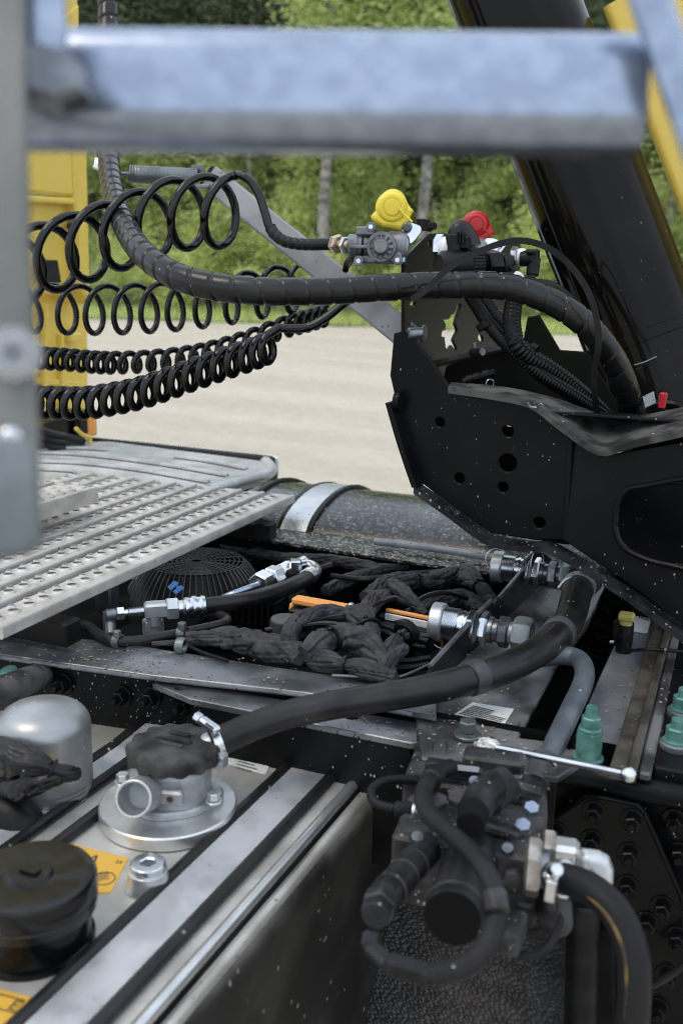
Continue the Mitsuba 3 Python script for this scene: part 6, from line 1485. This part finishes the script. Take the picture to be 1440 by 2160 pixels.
pd = nrm(pc1 - pc0 + V(0, -0.015, 0))
obj('port', lathe(pc1 - pd * 0.055, pd, [(0, 0.024), (0.03, 0.0235), (0.050, 0.0235), (0.055, 0.0230), (0.055, 0.0195), (0.030, 0.0185), (0.020, 0.0170), (0.0195, 0.0002)], 40, caps=False), 'm_alu_cast', fk)
obj('port_rim', ring_mesh(pc1 - pd * 0.001, pd, 0.0215, 0.0020, 40, 8), 'm_alu', fk)
obj('boss', cbox(B + V(0.022, -0.046, 0.030), (0.032, 0.012, 0.020), 0.003, (nrm(V(1, 0.25, 0)), nrm(V(-0.25, 1, 0)), Z)), 'm_alu_cast', fk)
obj('boss_hole', lathe(B + V(0.024, -0.0525, 0.030), V(0.22, -1, 0), [(0, 0.0042), (0.0006, 0.004)], 16), 'm_ink', fk)
obj('ear', join(cbox(B + V(0.056, 0.016, 0.060), (0.022, 0.018, 0.020), 0.003), lathe(B + V(0.064, 0.006, 0.058), V(0.3, -1, 0), [(0, 0.006), (0.006, 0.005)], 16)), 'm_alu_cast', fk)
for c in (V((-0.578,1.0204,0.985)), V((-0.7119,1.0131,0.985)), V((-0.6748,1.1038,0.985))):
    obj('bolt', bolt(c, Z, 0.015, 0.010, 0.011), 'm_zinc_dull', fk)
spd = nrm(V((-0.6034,1.06,1.0416)) - V((-0.5875,1.075,1.0478)))
hend = V((-0.6034,1.06,1.0416))
obj('spout', tube([B + Z * 0.048, B + V(0.03, 0.02, 0.062), hend, hend - spd * 0.02], 0.0175, 20), 'm_alu_cast', fk)
hk = thing('hose_clamp', 'bright worm drive clamp holding the thick hose to the filler', 'clamp')
hc0 = V((-0.5947,1.07,1.0444))
obj('band', lathe(hc0, spd, [(0.0, 0.0195), (0.0, 0.0225), (0.011, 0.0225), (0.011, 0.0195)], 36, caps=False), 'm_zinc', hk)
w0, w1 = V((-0.616,1.055,1.0765)), V((-0.5849,1.045,1.0704))
obj('worm_housing', beam(w0, w1, 0.013, 0.011, None, 0.003), 'm_zinc', hk)
obj('screw', hexp(w0, w0 - w1, 0.010, 0.012), 'm_zinc', hk)
obj('slot', beam(w0 * 0.6 + w1 * 0.4 + V(0, -0.006, 0.004), w0 * 0.15 + w1 * 0.85 + V(0, -0.006, 0.004), 0.003, 0.003), 'm_ink', hk)

# ---- plug, black breather cap, stickers
k = thing('drain_plug', 'bright socket head plug in a raised collar on the tank', 'plug')
pc_ = V((-0.5827,0.8736,0.951))
obj('collar', lathe(pc_, Z, [(0, 0.0275), (0.003, 0.0265), (0.008, 0.0245), (0.020, 0.0225), (0.021, 0.021)], 40), 'm_alu_bright', k)
hexr = [pc_ + V(math.cos(q) * 0.0088, math.sin(q) * 0.0088, 0.0305) for q in np.arange(6) * np.pi / 3 + 0.2]
obj('head', join(plate(circle(pc_ + Z * 0.0305, Z, 0.0205, 40), 0.008, [hexr], facing=(0, 0, 1), ch=0.0015), lathe(pc_ + Z * 0.019, Z, [(0, 0.0195), (0.004, 0.0195)], 32)), 'm_zinc', k)
obj('socket', plate([V(q) - Z * 0.007 for q in hexr], 0.001, facing=(0, 0, 1)), 'm_steel_dark', k, smooth=False)
k = thing('breather_cap', 'large round black breather cap with a wet top at the left edge', 'cap')
bc = V((-0.6387,0.7399,0.951))
obj('neck', lathe(bc, Z, [(0, 0.064), (0.006, 0.064), (0.008, 0.060), (0.040, 0.060), (0.042, 0.056)], 56), 'm_black_gloss', k)
nr = []
for z, rr in ((0.040, 0.063), (0.042, 0.067), (0.052, 0.068), (0.054, 0.066), (0.057, 0.068), (0.074, 0.068), (0.079, 0.065), (0.080, 0.056), (0.0785, 0.030), (0.079, 0.024), (0.0835, 0.021), (0.084, 0.001)):
    th = np.arange(72) * 2 * np.pi / 72
    nn = 0.001 * (meshkit.noise(np.stack([np.cos(th) * rr * 70, np.sin(th) * rr * 70, th * 0], -1), 8) - 0.5) * (z > 0.078)
    nr.append(bc + np.stack([np.cos(th) * rr, np.sin(th) * rr, z + nn], -1))
obj('lid', grid_mesh(np.array(nr)[:, ::-1], wrap=True, caps=True), 'm_wet_lid', k, smooth=40)
obj('lid_grip', cbox(bc + Z * 0.0855, (0.022, 0.012, 0.006), 0.002), 'm_wet_lid', k)
k = thing('sticker', 'orange warning sticker beside the plug, partly hidden by the black cap', 'sticker')
st_ = [(-0.7211,0.9078,0.9512),(-0.6354,0.9112,0.9512),(-0.6146,0.843,0.9512),(-0.655,0.8248,0.9512),(-0.7145,0.8536,0.9512)]
obj('sheet', plate(st_, 0.001, facing=(0, 0, 1), ch=0.0001), 'm_sticker', k, smooth=False)
su, sv = nrm(V(st_[1]) - V(st_[0])), nrm(V(st_[0]) - V(st_[4]))
sv = nrm(np.cross(Z, su))
obj('letter', text_on('A', (-0.68,0.8819,0.9514), su, sv, 0.017), 'm_ink', k, smooth=False)
for j in range(5):
    obj('emblem_line', beam(V((-0.6548,0.8717,0.9514)) + su * 0.003 * abs(j - 2) - sv * 0.004 * j, V((-0.6319,0.8735,0.9514)) - su * 0.003 * abs(j - 2) - sv * 0.004 * j, 0.0018, 0.0004), 'm_ink', k)
obj('emblem_ring', ring_mesh(V((-0.6366,0.8631,0.9514)), Z, 0.0125, 0.0007, 32, 6), 'm_ink', k)
obj('mark', text_on('15', (-0.6446,0.8957,0.9514), su, sv, 0.005), 'm_ink', k, smooth=False)
k = thing('sticker', 'orange sticker with a boxed letter in the lower left corner', 'sticker')
st_ = [(-0.654,0.6633,0.9512),(-0.5857,0.67,0.9512),(-0.5828,0.6296,0.9512),(-0.612,0.6168,0.9512)]
obj('sheet', plate(st_, 0.001, facing=(0, 0, 1), ch=0.0001), 'm_sticker', k, smooth=False)
obj('letter', text_on('E', (-0.597,0.6477,0.9514), su, sv, 0.013), 'm_ink', k, smooth=False)
q_ = [(-0.6161,0.6606,0.9514),(-0.588,0.663,0.9514),(-0.5852,0.6459,0.9514),(-0.6137,0.6431,0.9514)]
obj('frame', tube([*q_, q_[0]], 0.0008, 6, curve=False), 'm_ink', k)

# ------------------------------------------------------------------ air filter canister and its wrapped line
k = thing('air_dryer', 'silver domed air dryer canister beside the near rail', 'canister')
ac = V((-0.8275,1,0.958))
RA = 0.0625
dz = (-0.8208,1,1.0783)[2] - ac[2]
obj('can', lathe(ac - Z * 0.16, Z, [(0, RA), (0.16 + dz - 0.030, RA)] + [(0.16 + dz - 0.030 + 0.030 * math.sin(q), RA - 0.034 * (1 - math.cos(q))) for q in np.linspace(0.15, 1.45, 7)] + [(0.16 + dz + 0.006, RA * 0.2), (0.16 + dz + 0.0065, 0.001)], 56), 'm_can', k, smooth=60)
for j in range(6):
    th = np.linspace(-0.9, 0.05 + 0.1 * (j % 3 == 2), 14)
    zz = ac[2] + 0.012 - 0.0065 * j
    obj('print_line', grid_mesh(np.array([[ac * V(1, 1, 0) + V(math.cos(q) * (RA + 0.0004), math.sin(q) * (RA + 0.0004), zz + h_) for h_ in (0, 0.0018)] for q in th])), 'm_ink_pale', k, smooth=False)
dk = thing('cable_loom', 'black rubber wrapped line tied in front of the silver canister', 'cable loom', 'cloth taped cable looms')
m, P_, t_, r_ = bundle([(-0.8892,0.93,1.0201),(-0.8175,0.92,1.039),(-0.7728,0.92,1.0422),(-0.7448,0.93,1.0318),(-0.7349,0.95,1.023)], [0.03, 0.031, 0.028, 0.018, 0.010], 31, (0.8,), fold=0.15)
obj('wrap', m, 'm_rubber', dk, smooth=50)
obj('cable_tie', cable_tie(P_, t_, r_, 0.8), 'm_plastic', dk)
dk = thing('cable_loom', 'short black wrapped branch below the tied line at the left edge', 'cable loom', 'cloth taped cable looms')
m, P_, t_, r_ = bundle([(-0.8281,0.92,0.9946),(-0.7927,0.915,1.0119),(-0.763,0.92,1.0228),(-0.7451,0.93,1.0265)], [0.014, 0.022, 0.02, 0.012], 33, (), fold=0.15)
obj('wrap', m, 'm_rubber', dk, smooth=50)
obj('lower_wrap', tube([(-0.8942,0.93,0.9569),(-0.8229,0.92,0.9586),(-0.7938,0.92,0.9386)], 0.03, 14), 'm_plastic', dk)
one('cross_tube', tube([(-0.9497,1,1.0534),(-0.9521,1.06,1.0489),(-0.9596,1.12,1.0405),(-0.9831,1.19,1.0219)], [0.024, 0.024, 0.022, 0.02], 18), 'm_black_dust', 'mossy black tube running to the near rail above the silver canister', 'tube')
one('painted_nut', lathe(V((-1.0033,1.14,1.0372)), V(0, -0.4, 1), [(0, 0.016), (0.008, 0.014), (0.011, 0.008)], 20), 'm_green_bolt', 'turquoise painted nut at the far left above the mossy tube', 'nut')

# ------------------------------------------------------------------ valve block with its hoses
vb = thing('valve_block', 'dusty black valve block with solenoids in front of the mounting plate', 'valve block')
fx = nrm(V(1, 0.06, -0.02))


def vbox(px, size, mat_='m_valve', name='housing', ch=0.004, rot=0.08):
    c, s = math.cos(rot), math.sin(rot)
    return obj(name, cbox(V(px), size, ch, (V(c, s, 0), V(-s, c, 0), Z)), mat_, vb)


vbox((-0.2812,1.1618,1.006), (0.15, 0.13, 0.06), rot=0.15)
vbox((-0.203,1.1477,1.0013), (0.052, 0.17, 0.07), rot=0.2)
vbox((-0.237,1.0113,0.9978), (0.165, 0.10, 0.085), rot=0.12)
vbox((-0.2401,1.1241,1.0537), (0.075, 0.035, 0.045), rot=0.15)
vbox((-0.2838,1.1063,1.0526), (0.075, 0.02, 0.02), 'm_valve_wet', rot=0.15)
for q in ((-0.18,1.0674,1.0407), (-0.1795,1.0139,1.0474)):
    obj('bolt', bolt(V(q), nrm(V(0.05, -0.35, 1)), 0.0165, 0.010, 0.0), 'm_galv', vb)
obj('port_plug', lathe(V((-0.222,1.052,1.0467)), V(0, -0.3, 1), [(0, 0.012), (0.008, 0.011), (0.012, 0.007)], 20), 'm_valve', vb)
obj('mount_ear', plate([(-0.3352,1.0952,1.0038), (-0.3233,1.1174,1.0285), (-0.3353,1.1843,1.0486), (-0.3206,1.1903,1.049), (-0.2769,1.0503,0.9966), (-0.3181,1.0335,0.9956)], 0.01), 'm_valve', vb)
# solenoids
a0, a1 = V((-0.2743,0.9492,1.0301)), V((-0.2798,0.8292,1.0462))
d = nrm(a1 - a0)
LL = np.linalg.norm(a1 - a0)
obj('solenoid', lathe(a0 - d * 0.02, d, [(0, 0.0165), (0.004, 0.0172), (LL * 0.95 + 0.02, 0.0172), (LL + 0.02, 0.0150)], 32), 'm_valve_wet', vb)
a2 = V((-0.2712,0.7684,1.0549))
d2 = nrm(a2 - a1)
obj('solenoid_nut', hexp(a1 + d * 0.002, d2, 0.018, 0.031, 0.4), 'm_valve', vb)
obj('solenoid_cap', lathe(a1 + d2 * 0.020, d2, [(0, 0.0125), (0.002, 0.0135), (0.014, 0.0135), (0.016, 0.012)], 26), 'm_valve_wet', vb)
b0, b1 = V((-0.2265,0.988,1.0202)), V((-0.2121,0.8474,1.0326))
d = nrm(b1 - b0)
LB = np.linalg.norm(b1 - b0)
obj('motor', lathe(b0, d, [(0, 0.030), (LB - 0.004, 0.0302), (LB, 0.0290)], 48), 'm_valve_wet', vb)
obj('motor_end', lathe(b1 - d * 0.0005, d, [(0, 0.0288), (0.0012, 0.0280)], 48), 'm_matte_black', vb)
obj('motor_rib', beam(V((-0.2224,0.9366,1.0509)), V((-0.2119,0.8701,1.0558)), 0.008, 0.005, None, 0.002), 'm_valve_wet', vb)
obj('connector', join(lathe(V((-0.2133,1.0209,1.0842)), V(-0.5, -0.7, -0.35), [(-0.02, 0.020), (0.0, 0.021), (0.012, 0.021), (0.016, 0.017)], 28), tube([(-0.2168,1.0205,1.0883),(-0.2197,0.9768,1.0953),(-0.2199,0.9436,1.0956)], [0.019, 0.019, 0.0175], 22)), 'm_valve_wet', vb)
obj('connector_end', lathe(V((-0.2204,0.9491,1.0965)), nrm(V((-0.2133,0.9028,1.099)) - V((-0.2204,0.9491,1.0965))), [(0, 0.0155), (0.003, 0.0165), (0.034, 0.0150), (0.036, 0.013)], 26), 'm_matte_black', vb)
obj('side_tab', cbox(V((-0.1702,0.9322,0.9738)), (0.03, 0.05, 0.028), 0.004), 'm_valve', vb)
obj('side_tab', cbox(V((-0.1629,0.9783,0.9691)), (0.02, 0.03, 0.04), 0.004), 'm_valve', vb)
vh = thing('signal_cable', 'black sheathed cable looping across the valve block to an angle plug', 'cable')
obj('sheath', tube([(-0.2804,1.0692,1.0756),(-0.2879,1.0242,1.0847),(-0.2816,0.963,1.0953),(-0.2676,0.9252,1.0988),(-0.2461,0.9008,1.0995),(-0.2237,0.8869,1.0965),(-0.2008,0.868,1.0951),(-0.1791,0.8431,1.0934),(-0.1646,0.8194,1.0866),(-0.1596,0.8017,1.0745),(-0.1624,0.7807,1.0616),(-0.1749,0.762,1.0517),(-0.1908,0.7492,1.0485),(-0.2042,0.7433,1.0465)], lambda s, th: 0.0098, 22, step=0.004), 'm_sheath', vh)
obj('cuff', join(lathe(V((-0.2879,1.0187,1.0849)), nrm(V((-0.2821,0.9682,1.0949)) - V((-0.2874,1.0244,1.0847))), [(-0.012, 0.0128), (0.012, 0.0128), (0.014, 0.0105)], 24)), 'm_valve_wet', vh)
obj('plug', join(beam(V((-0.2001,0.7444,1.0441)), V((-0.243,0.7347,1.052)), 0.016, 0.019, None, 0.004), beam(V((-0.2389,0.736,1.0505)), V((-0.2636,0.7444,1.0571)), 0.016, 0.013, None, 0.004), beam(V((-0.2616,0.7442,1.0534)), V((-0.2656,0.7606,1.0589)), 0.016, 0.011, None, 0.003)), 'm_valve_wet', vh)
ch_ = thing('loop_conduit', 'corrugated black conduit making a small loop left of the valve block', 'conduit')
obj('tube', tube([(-0.3148,1.0997,1.0326),(-0.3427,1.0793,1.0396),(-0.3594,1.052,1.0461),(-0.3651,1.0275,1.0456),(-0.3544,1.0088,1.0427),(-0.3362,1.0048,1.0417),(-0.3101,1.0147,1.0391)], lambda s, th: 0.0062 - 0.0008 * (0.5 - 0.5 * np.cos(2 * np.pi * s / 0.0045)), 14, step=0.0008), 'm_plastic', ch_, smooth=True)
obj('sleeve', rod(V((-0.3288,1.0074,1.0402)), V((-0.3101,1.0147,1.0391)), 0.0098), 'm_plastic', ch_)
obj('tip', lathe(V((-0.3091,1.0151,1.0391)), X, [(0, 0.0085), (0.004, 0.009), (0.008, 0.005)], 18), 'm_zinc', ch_)
one('wire_loop', tube([(-0.1756,0.9262,0.9589),(-0.1615,0.9207,0.9584),(-0.1413,0.9187,0.9621),(-0.1274,0.9271,0.9731),(-0.1209,0.9448,0.9887),(-0.1207,0.96,1.0046)], 0.0042, 10), 'm_sheath', 'thin black wire hanging in a loop below the valve block', 'wire')
one('wire_loop', tube([(-0.169,0.9523,0.9637),(-0.1566,0.9563,0.96),(-0.1424,0.9624,0.9613),(-0.13,0.9695,0.9697)], 0.0045, 10), 'm_plastic', 'short black wire above the hanging loop below the valve block', 'wire')
one('bent_bracket', tube([(-0.1451,0.9914,0.9925),(-0.1353,0.9686,0.9745),(-0.1196,0.9546,0.9815),(-0.1201,0.9609,1.0071)], [0.010, 0.013, 0.011, 0.008], 12), 'm_valve', 'bent black bracket under the bright hose clamp', 'bracket')

# ------------------------------------------------------------------ lever
k = thing('lever', 'thin bright lever with a ball end lying across the mounting plate', 'lever')
l0, l1 = V((-0.2477,1.1678,1.063)), V((-0.079,1.1196,1.0857))
obj('shaft', rod(l0, l1, 0.0044), 'm_zinc', k)
mball = trimesh.creation.icosphere(3, 0.0098)
mball.vertices += l1
obj('ball', mball, 'm_zinc', k, smooth=True)
kn = trimesh.creation.icosphere(4, 1.0)
nv_ = meshkit.fbm(kn.vertices * 2.2 + 5, 3, 2)[:, None]
kn.vertices = V((-0.26,1.173,1.0594)) + kn.vertices * (0.65 + 0.75 * nv_) * V(0.0165, 0.010, 0.011)
obj('corroded_knuckle', kn, 'm_corroded', k, 'whitish corroded knuckle', smooth=True)
obj('pivot', rod(V((-0.258,1.1601,1.0491)), V((-0.2558,1.1742,1.0577)), 0.009), 'm_valve', k)

# ------------------------------------------------------------------ return hose with silver elbow, bottom right
rh = thing('return_hose', 'thick black hose with a faded yellow stripe bending down at bottom right', 'hose')
hp = [(-0.1294,0.9251,1.0547),(-0.1111,0.9126,1.0635),(-0.0834,0.897,1.0675),(-0.059,0.8822,1.0578),(-0.0427,0.8709,1.0315),(-0.0363,0.8636,0.993),(-0.0347,0.8581,0.9477),(-0.0347,0.8547,0.8913)]
obj('rubber', tube(hp, lambda s, th: 0.0158 + 0 * s, 30, step=0.006), 'm_hose_dark', rh, smooth=True)
sp_ = [(-0.1122,0.8671,1.0609),(-0.0912,0.8639,1.0588),(-0.0732,0.8579,1.0501),(-0.0613,0.8464,1.03),(-0.057,0.8412,1.0029),(-0.0548,0.8361,0.9583)]
obj('stripe', tube([V(b) + nrm(nrm(V(c) - V(b)) * 0.8 + nrm(V(EYE) - V(b)) * 0.6) * 0.0150 for b, c in zip(hp[1:7], sp_)], 0.0022, 8), 'm_stripe', rh, 'faded yellow stripe')
hk = thing('hose_clamp', 'bright band clamp on the thick hose beside the valve block', 'clamp')
cx = V((-0.1258,0.906,1.0608))
cdv = nrm(V(hp[1]) - V(hp[0]))
obj('band', lathe(V(hp[0]) + cdv * 0.012, cdv, [(-0.006, 0.0160), (-0.006, 0.0185), (0.006, 0.0185), (0.006, 0.0160)], 34, caps=False), 'm_zinc', hk)
obj('tab', join(beam(V((-0.1253,0.8869,1.0504)), V((-0.1244,0.8879,1.0744)), 0.012, 0.005, None, 0.0015), beam(V((-0.1252,0.8875,1.0743)), V((-0.1235,0.8956,1.0815)), 0.012, 0.006, None, 0.002)), 'm_zinc', hk)
obj('screw', rod(V((-0.1252,0.8918,1.0823)), V((-0.1185,0.8785,1.0931)), 0.0065), 'm_zinc', hk)
fk2 = thing('elbow_fitting', 'bright cast elbow fitting with hex nuts on the right of the valve block', 'fitting')
n0 = V((-0.1664,0.9704,1.0299))
nd_ = nrm(V((-0.1197,0.978,1.0299)) - n0)
obj('nut', hexp(n0, nd_, 0.017, 0.056, 0.25), 'm_nut_worn', fk2)
obj('sleeve', lathe(n0 + nd_ * 0.017, nd_, [(0, 0.021), (0.008, 0.021)], 28), 'm_steel_dark', fk2)
obj('nut', hexp(V((-0.1551,1.0089,1.0327)), nd_, 0.014, 0.040, 0.5), 'm_nut_worn', fk2)
obj('block', cbox(V((-0.1281,0.999,1.0384)), (0.030, 0.028, 0.030), 0.005, (nd_, nrm(np.cross(Z, nd_)), np.cross(nd_, nrm(np.cross(Z, nd_))))), 'm_zinc_dull', fk2)
obj('elbow', pillow([(-0.1142,0.9849,1.0479),(-0.1094,0.9889,1.056),(-0.0931,0.995,1.0544),(-0.0821,0.998,1.0487),(-0.0758,0.997,1.0349),(-0.0742,0.9918,1.0121),(-0.0884,0.986,1.0118),(-0.0997,0.9836,1.0204),(-0.1123,0.9813,1.031)], 0.013, 0.010, 0.0022, 0.012), 'm_zinc_dull', fk2, smooth=60)
obj('cast_mark', plate([(-0.0997,0.9717,1.043),(-0.0968,0.9737,1.046),(-0.0868,0.975,1.0355),(-0.0902,0.9729,1.0325)], 0.001), 'm_galv', fk2)
obj('joint', rod(V((-0.1193,0.9965,1.0363)), V((-0.1119,0.9943,1.0378)), 0.012), 'm_zinc', fk2)

# ------------------------------------------------------------------ rear frame web with its bolted plate
wk = thing('frame_gusset', 'black gusset plate bolted to the frame web at lower right', 'gusset plate')
P = [(-0.182,1.215,0.9467),(-0.1349,1.215,0.996),(-0.1139,1.215,0.9989),(-0.0706,1.215,0.9991),(-0.0622,1.215,0.9903),(-0.0076,1.215,0.8864),(-0.0015,1.215,0.866),(0.025,1.215,0.6448),(-0.1077,1.215,0.5962),(-0.1485,1.215,0.8344),(-0.1794,1.215,0.8655)]
obj('plate', plate(P, 0.012, ch=0.002), 'm_black_gloss', wk)
obj('edge_bead', tube(list(P[0:7]), 0.0035, 8, curve=False), 'm_black_gloss', wk)
for q in [(-0.1237,1.2035,0.9761),(-0.0749,1.2035,0.9759),(-0.1233,1.2035,0.9337),(-0.0747,1.2035,0.9272),(-0.0736,1.2035,0.8805),(-0.1714,1.2035,0.9346),(-0.0277,1.2035,0.8624),(-0.0445,1.2035,0.8344),(-0.0053,1.2035,0.8238),(-0.0126,1.2035,0.765),(-0.1173,1.2035,0.8964),(-0.0195,1.2035,0.7121)] + [(-0.0258,1.232,0.9726),(-0.0157,1.232,0.9275)]:
    c = V(q) + Y * 0.011
    obj('bolt', bolt(c, V(0, -1, 0), 0.019, 0.012, 0.0165, 0.008, 0.3), 'm_black_gloss', wk)
one('rear_web', plate([(-0.267,1.245,1.0072),(0.0344,1.245,1.0467),(0.0826,1.245,0.5956),(-0.1223,1.245,0.5174),(-0.1412,1.245,0.7652),(-0.1786,1.245,0.7729),(-0.2801,1.245,0.7623),(-0.2919,1.245,0.973)], 0.01), 'm_black_paint', 'black web of the rear frame behind the gusset plate', 'frame web')
one('rear_post', rod(V((-0.1225,1.17,0.8739)), V((-0.104,1.17,0.5746)), 0.022), 'm_plastic', 'upright black pipe behind the thick hose at the bottom', 'pipe')
one('web_bracket', join(beam(V((-0.0966,1.18,0.8332)), V((-0.0736,1.18,0.5927)), 0.03, 0.02, X)), 'm_flat_black', 'dark bracket strip between the hose and the upright pipe', 'bracket')
one('brake_line', tube([(-0.0282,1.16,0.7848),(-0.01,1.16,0.8045),(0.0099,1.16,0.8313)], 0.005, 8), 'm_rubber', 'thin black line crossing the lower right corner', 'pipe')
# pebbled spray guard under the frame
one('spray_guard', plate([(-0.4882,1.33,0.7542), (-0.1452,1.33,0.8439), (-0.0951,1.13,0.606), (-0.4469,1.13,0.469)], 0.006), 'm_pebble', 'black pebbled spray guard below the valve block', 'mudguard', smooth=False)

for j, q in enumerate(((-0.2587,0.9511,1.0563), (-0.2329,0.9552,1.0536), (-0.1862,0.9714,1.0432), (-0.2084,1.1152,1.0555), (-0.2518,1.076,1.0574), (-0.2823,0.9498,1.0452))):
    c = V(q)
    obj('socket_screw', join(lathe(c, V(0.05, -0.4, 1), [(0, 0.0068), (0.005, 0.0068), (0.006, 0.006)], 18), lathe(c + V(0.05, -0.4, 1) * 0.0056, V(0.05, -0.4, 1), [(0, 0.0035), (0.0006, 0.0033)], 6)), 'm_steel_dark', vb)
for q, rr in (((-0.2717,0.9927,1.0659), 0.011), ((-0.2546,1.0108,1.0665), 0.013), ((-0.2052,1.0911,1.043), 0.012)):
    obj('hex_plug', hexp(V(q), V(0.05, -0.4, 1), 0.011, rr * 1.7, 0.3), 'm_valve', vb)
obj('port_ridge', beam(V((-0.2243,0.9976,1.054)), V((-0.1818,1.0114,1.0411)), 0.02, 0.012), 'm_valve', vb)
obj('port_ridge', beam(V((-0.2073,1.0833,1.059)), V((-0.1746,1.0938,1.0488)), 0.016, 0.016), 'm_valve', vb)
obj('name_tag', plate([(-0.2866,1.0922,1.0671), (-0.2528,1.1052,1.0645), (-0.253,1.1004,1.0591), (-0.2862,1.0877,1.0617)], 0.001), 'm_pipe_grey', vb)
obj('hose_cuff', rod(V((-0.1678,0.8198,1.093)), V((-0.1599,0.8032,1.0808)), 0.0125), 'm_valve', vh)

# ------------------------------------------------------------------ petals and bud scales that have fallen on the steel
r = np.random.default_rng(21)
F = []


def flakes(P0, P1, P2, n, size, lift=0.0015):
    """n little curled flakes on the parallelogram P0 P1 P2."""
    a, b = V(P1) - V(P0), V(P2) - V(P0)
    nn = nrm(np.cross(a, b))
    nn = nn if nn[2] > 0 else -nn
    for _ in range(n):
        c = V(P0) + a * r.uniform() + b * r.uniform() + nn * lift
        q = r.uniform(0, 6.283)
        u = nrm(a) * math.cos(q) + nrm(np.cross(nn, a)) * math.sin(q)
        w = np.cross(nn, u)
        s = size * r.uniform(0.5, 1.5)
        tilt = nn * s * r.uniform(-0.1, 0.5)
        F.append([c - u * s, c - w * s * 0.4 + nn * 0.0004, c + u * s + tilt, c + w * s * 0.4 + nn * 0.0004])


flakes((-0.3402,1.1696,1.0405), (-0.2335,1.2042,1.0405), (-0.3619,1.3831,1.0405), 60, 0.0035)
flakes((-0.1765,1.2373,1.0305), (-0.1067,1.2696,1.0305), (-0.1521,1.5711,1.0305), 26, 0.003)
flakes((-1.0445,1.1679,1.0505), (-0.8015,1.1989,1.0505), (-1.0456,1.2609,1.0505), 90, 0.0032)
flakes((-0.8015,1.1989,1.0505), (-0.5689,1.2444,1.0505), (-0.8383,1.2963,1.0505), 50, 0.003)
flakes((-0.5221,1.1916,1.0355), (-0.3691,1.1978,1.0355), (-0.5101,1.2319,1.0355), 30, 0.003)
flakes((-1.0443,2.0062,1.0505), (-0.4734,1.9921,1.0505), (-1.0143,2.1495,1.0505), 150, 0.0045)
flakes((-0.9014,2.1817,1.0505), (-0.5253,2.1104,1.0505), (-0.848,2.2363,1.0505), 60, 0.005)
F = np.array(F)
one('leaf_litter', trimesh.Trimesh(F.reshape(-1, 3), np.vstack([np.arange(len(F))[:, None] * 4 + [0, 1, 2], np.arange(len(F))[:, None] * 4 + [0, 2, 3]]), process=False), 'm_litter', 'pale fallen petals and bud scales scattered over the frame', 'litter', smooth=False, kind='stuff')

for f_ in (0.25, 0.5, 0.8):
    obj('solenoid_ring', lathe(a0 + (a1 - a0) * f_, a1 - a0, [(0, 0.0170), (0.0006, 0.0180), (0.0034, 0.0180), (0.004, 0.0170)], 30), 'm_valve', vb)
obj('motor_ring', lathe(b0 + (b1 - b0) * 0.86, b1 - b0, [(0, 0.0298), (0.0006, 0.0309), (0.005, 0.0309), (0.0056, 0.0298)], 44), 'm_valve', vb)
obj('hex_plug', hexp(V((-0.1757,0.9589,1.0216)), V(0.05, -1, 0.05), 0.010, 0.020, 0.2), 'm_valve', vb)
obj('block_edge', beam(V((-0.2925,0.9508,1.0433)), V((-0.1708,0.9899,1.0266)), 0.004, 0.004, None, 0.001), 'm_valve', vb)
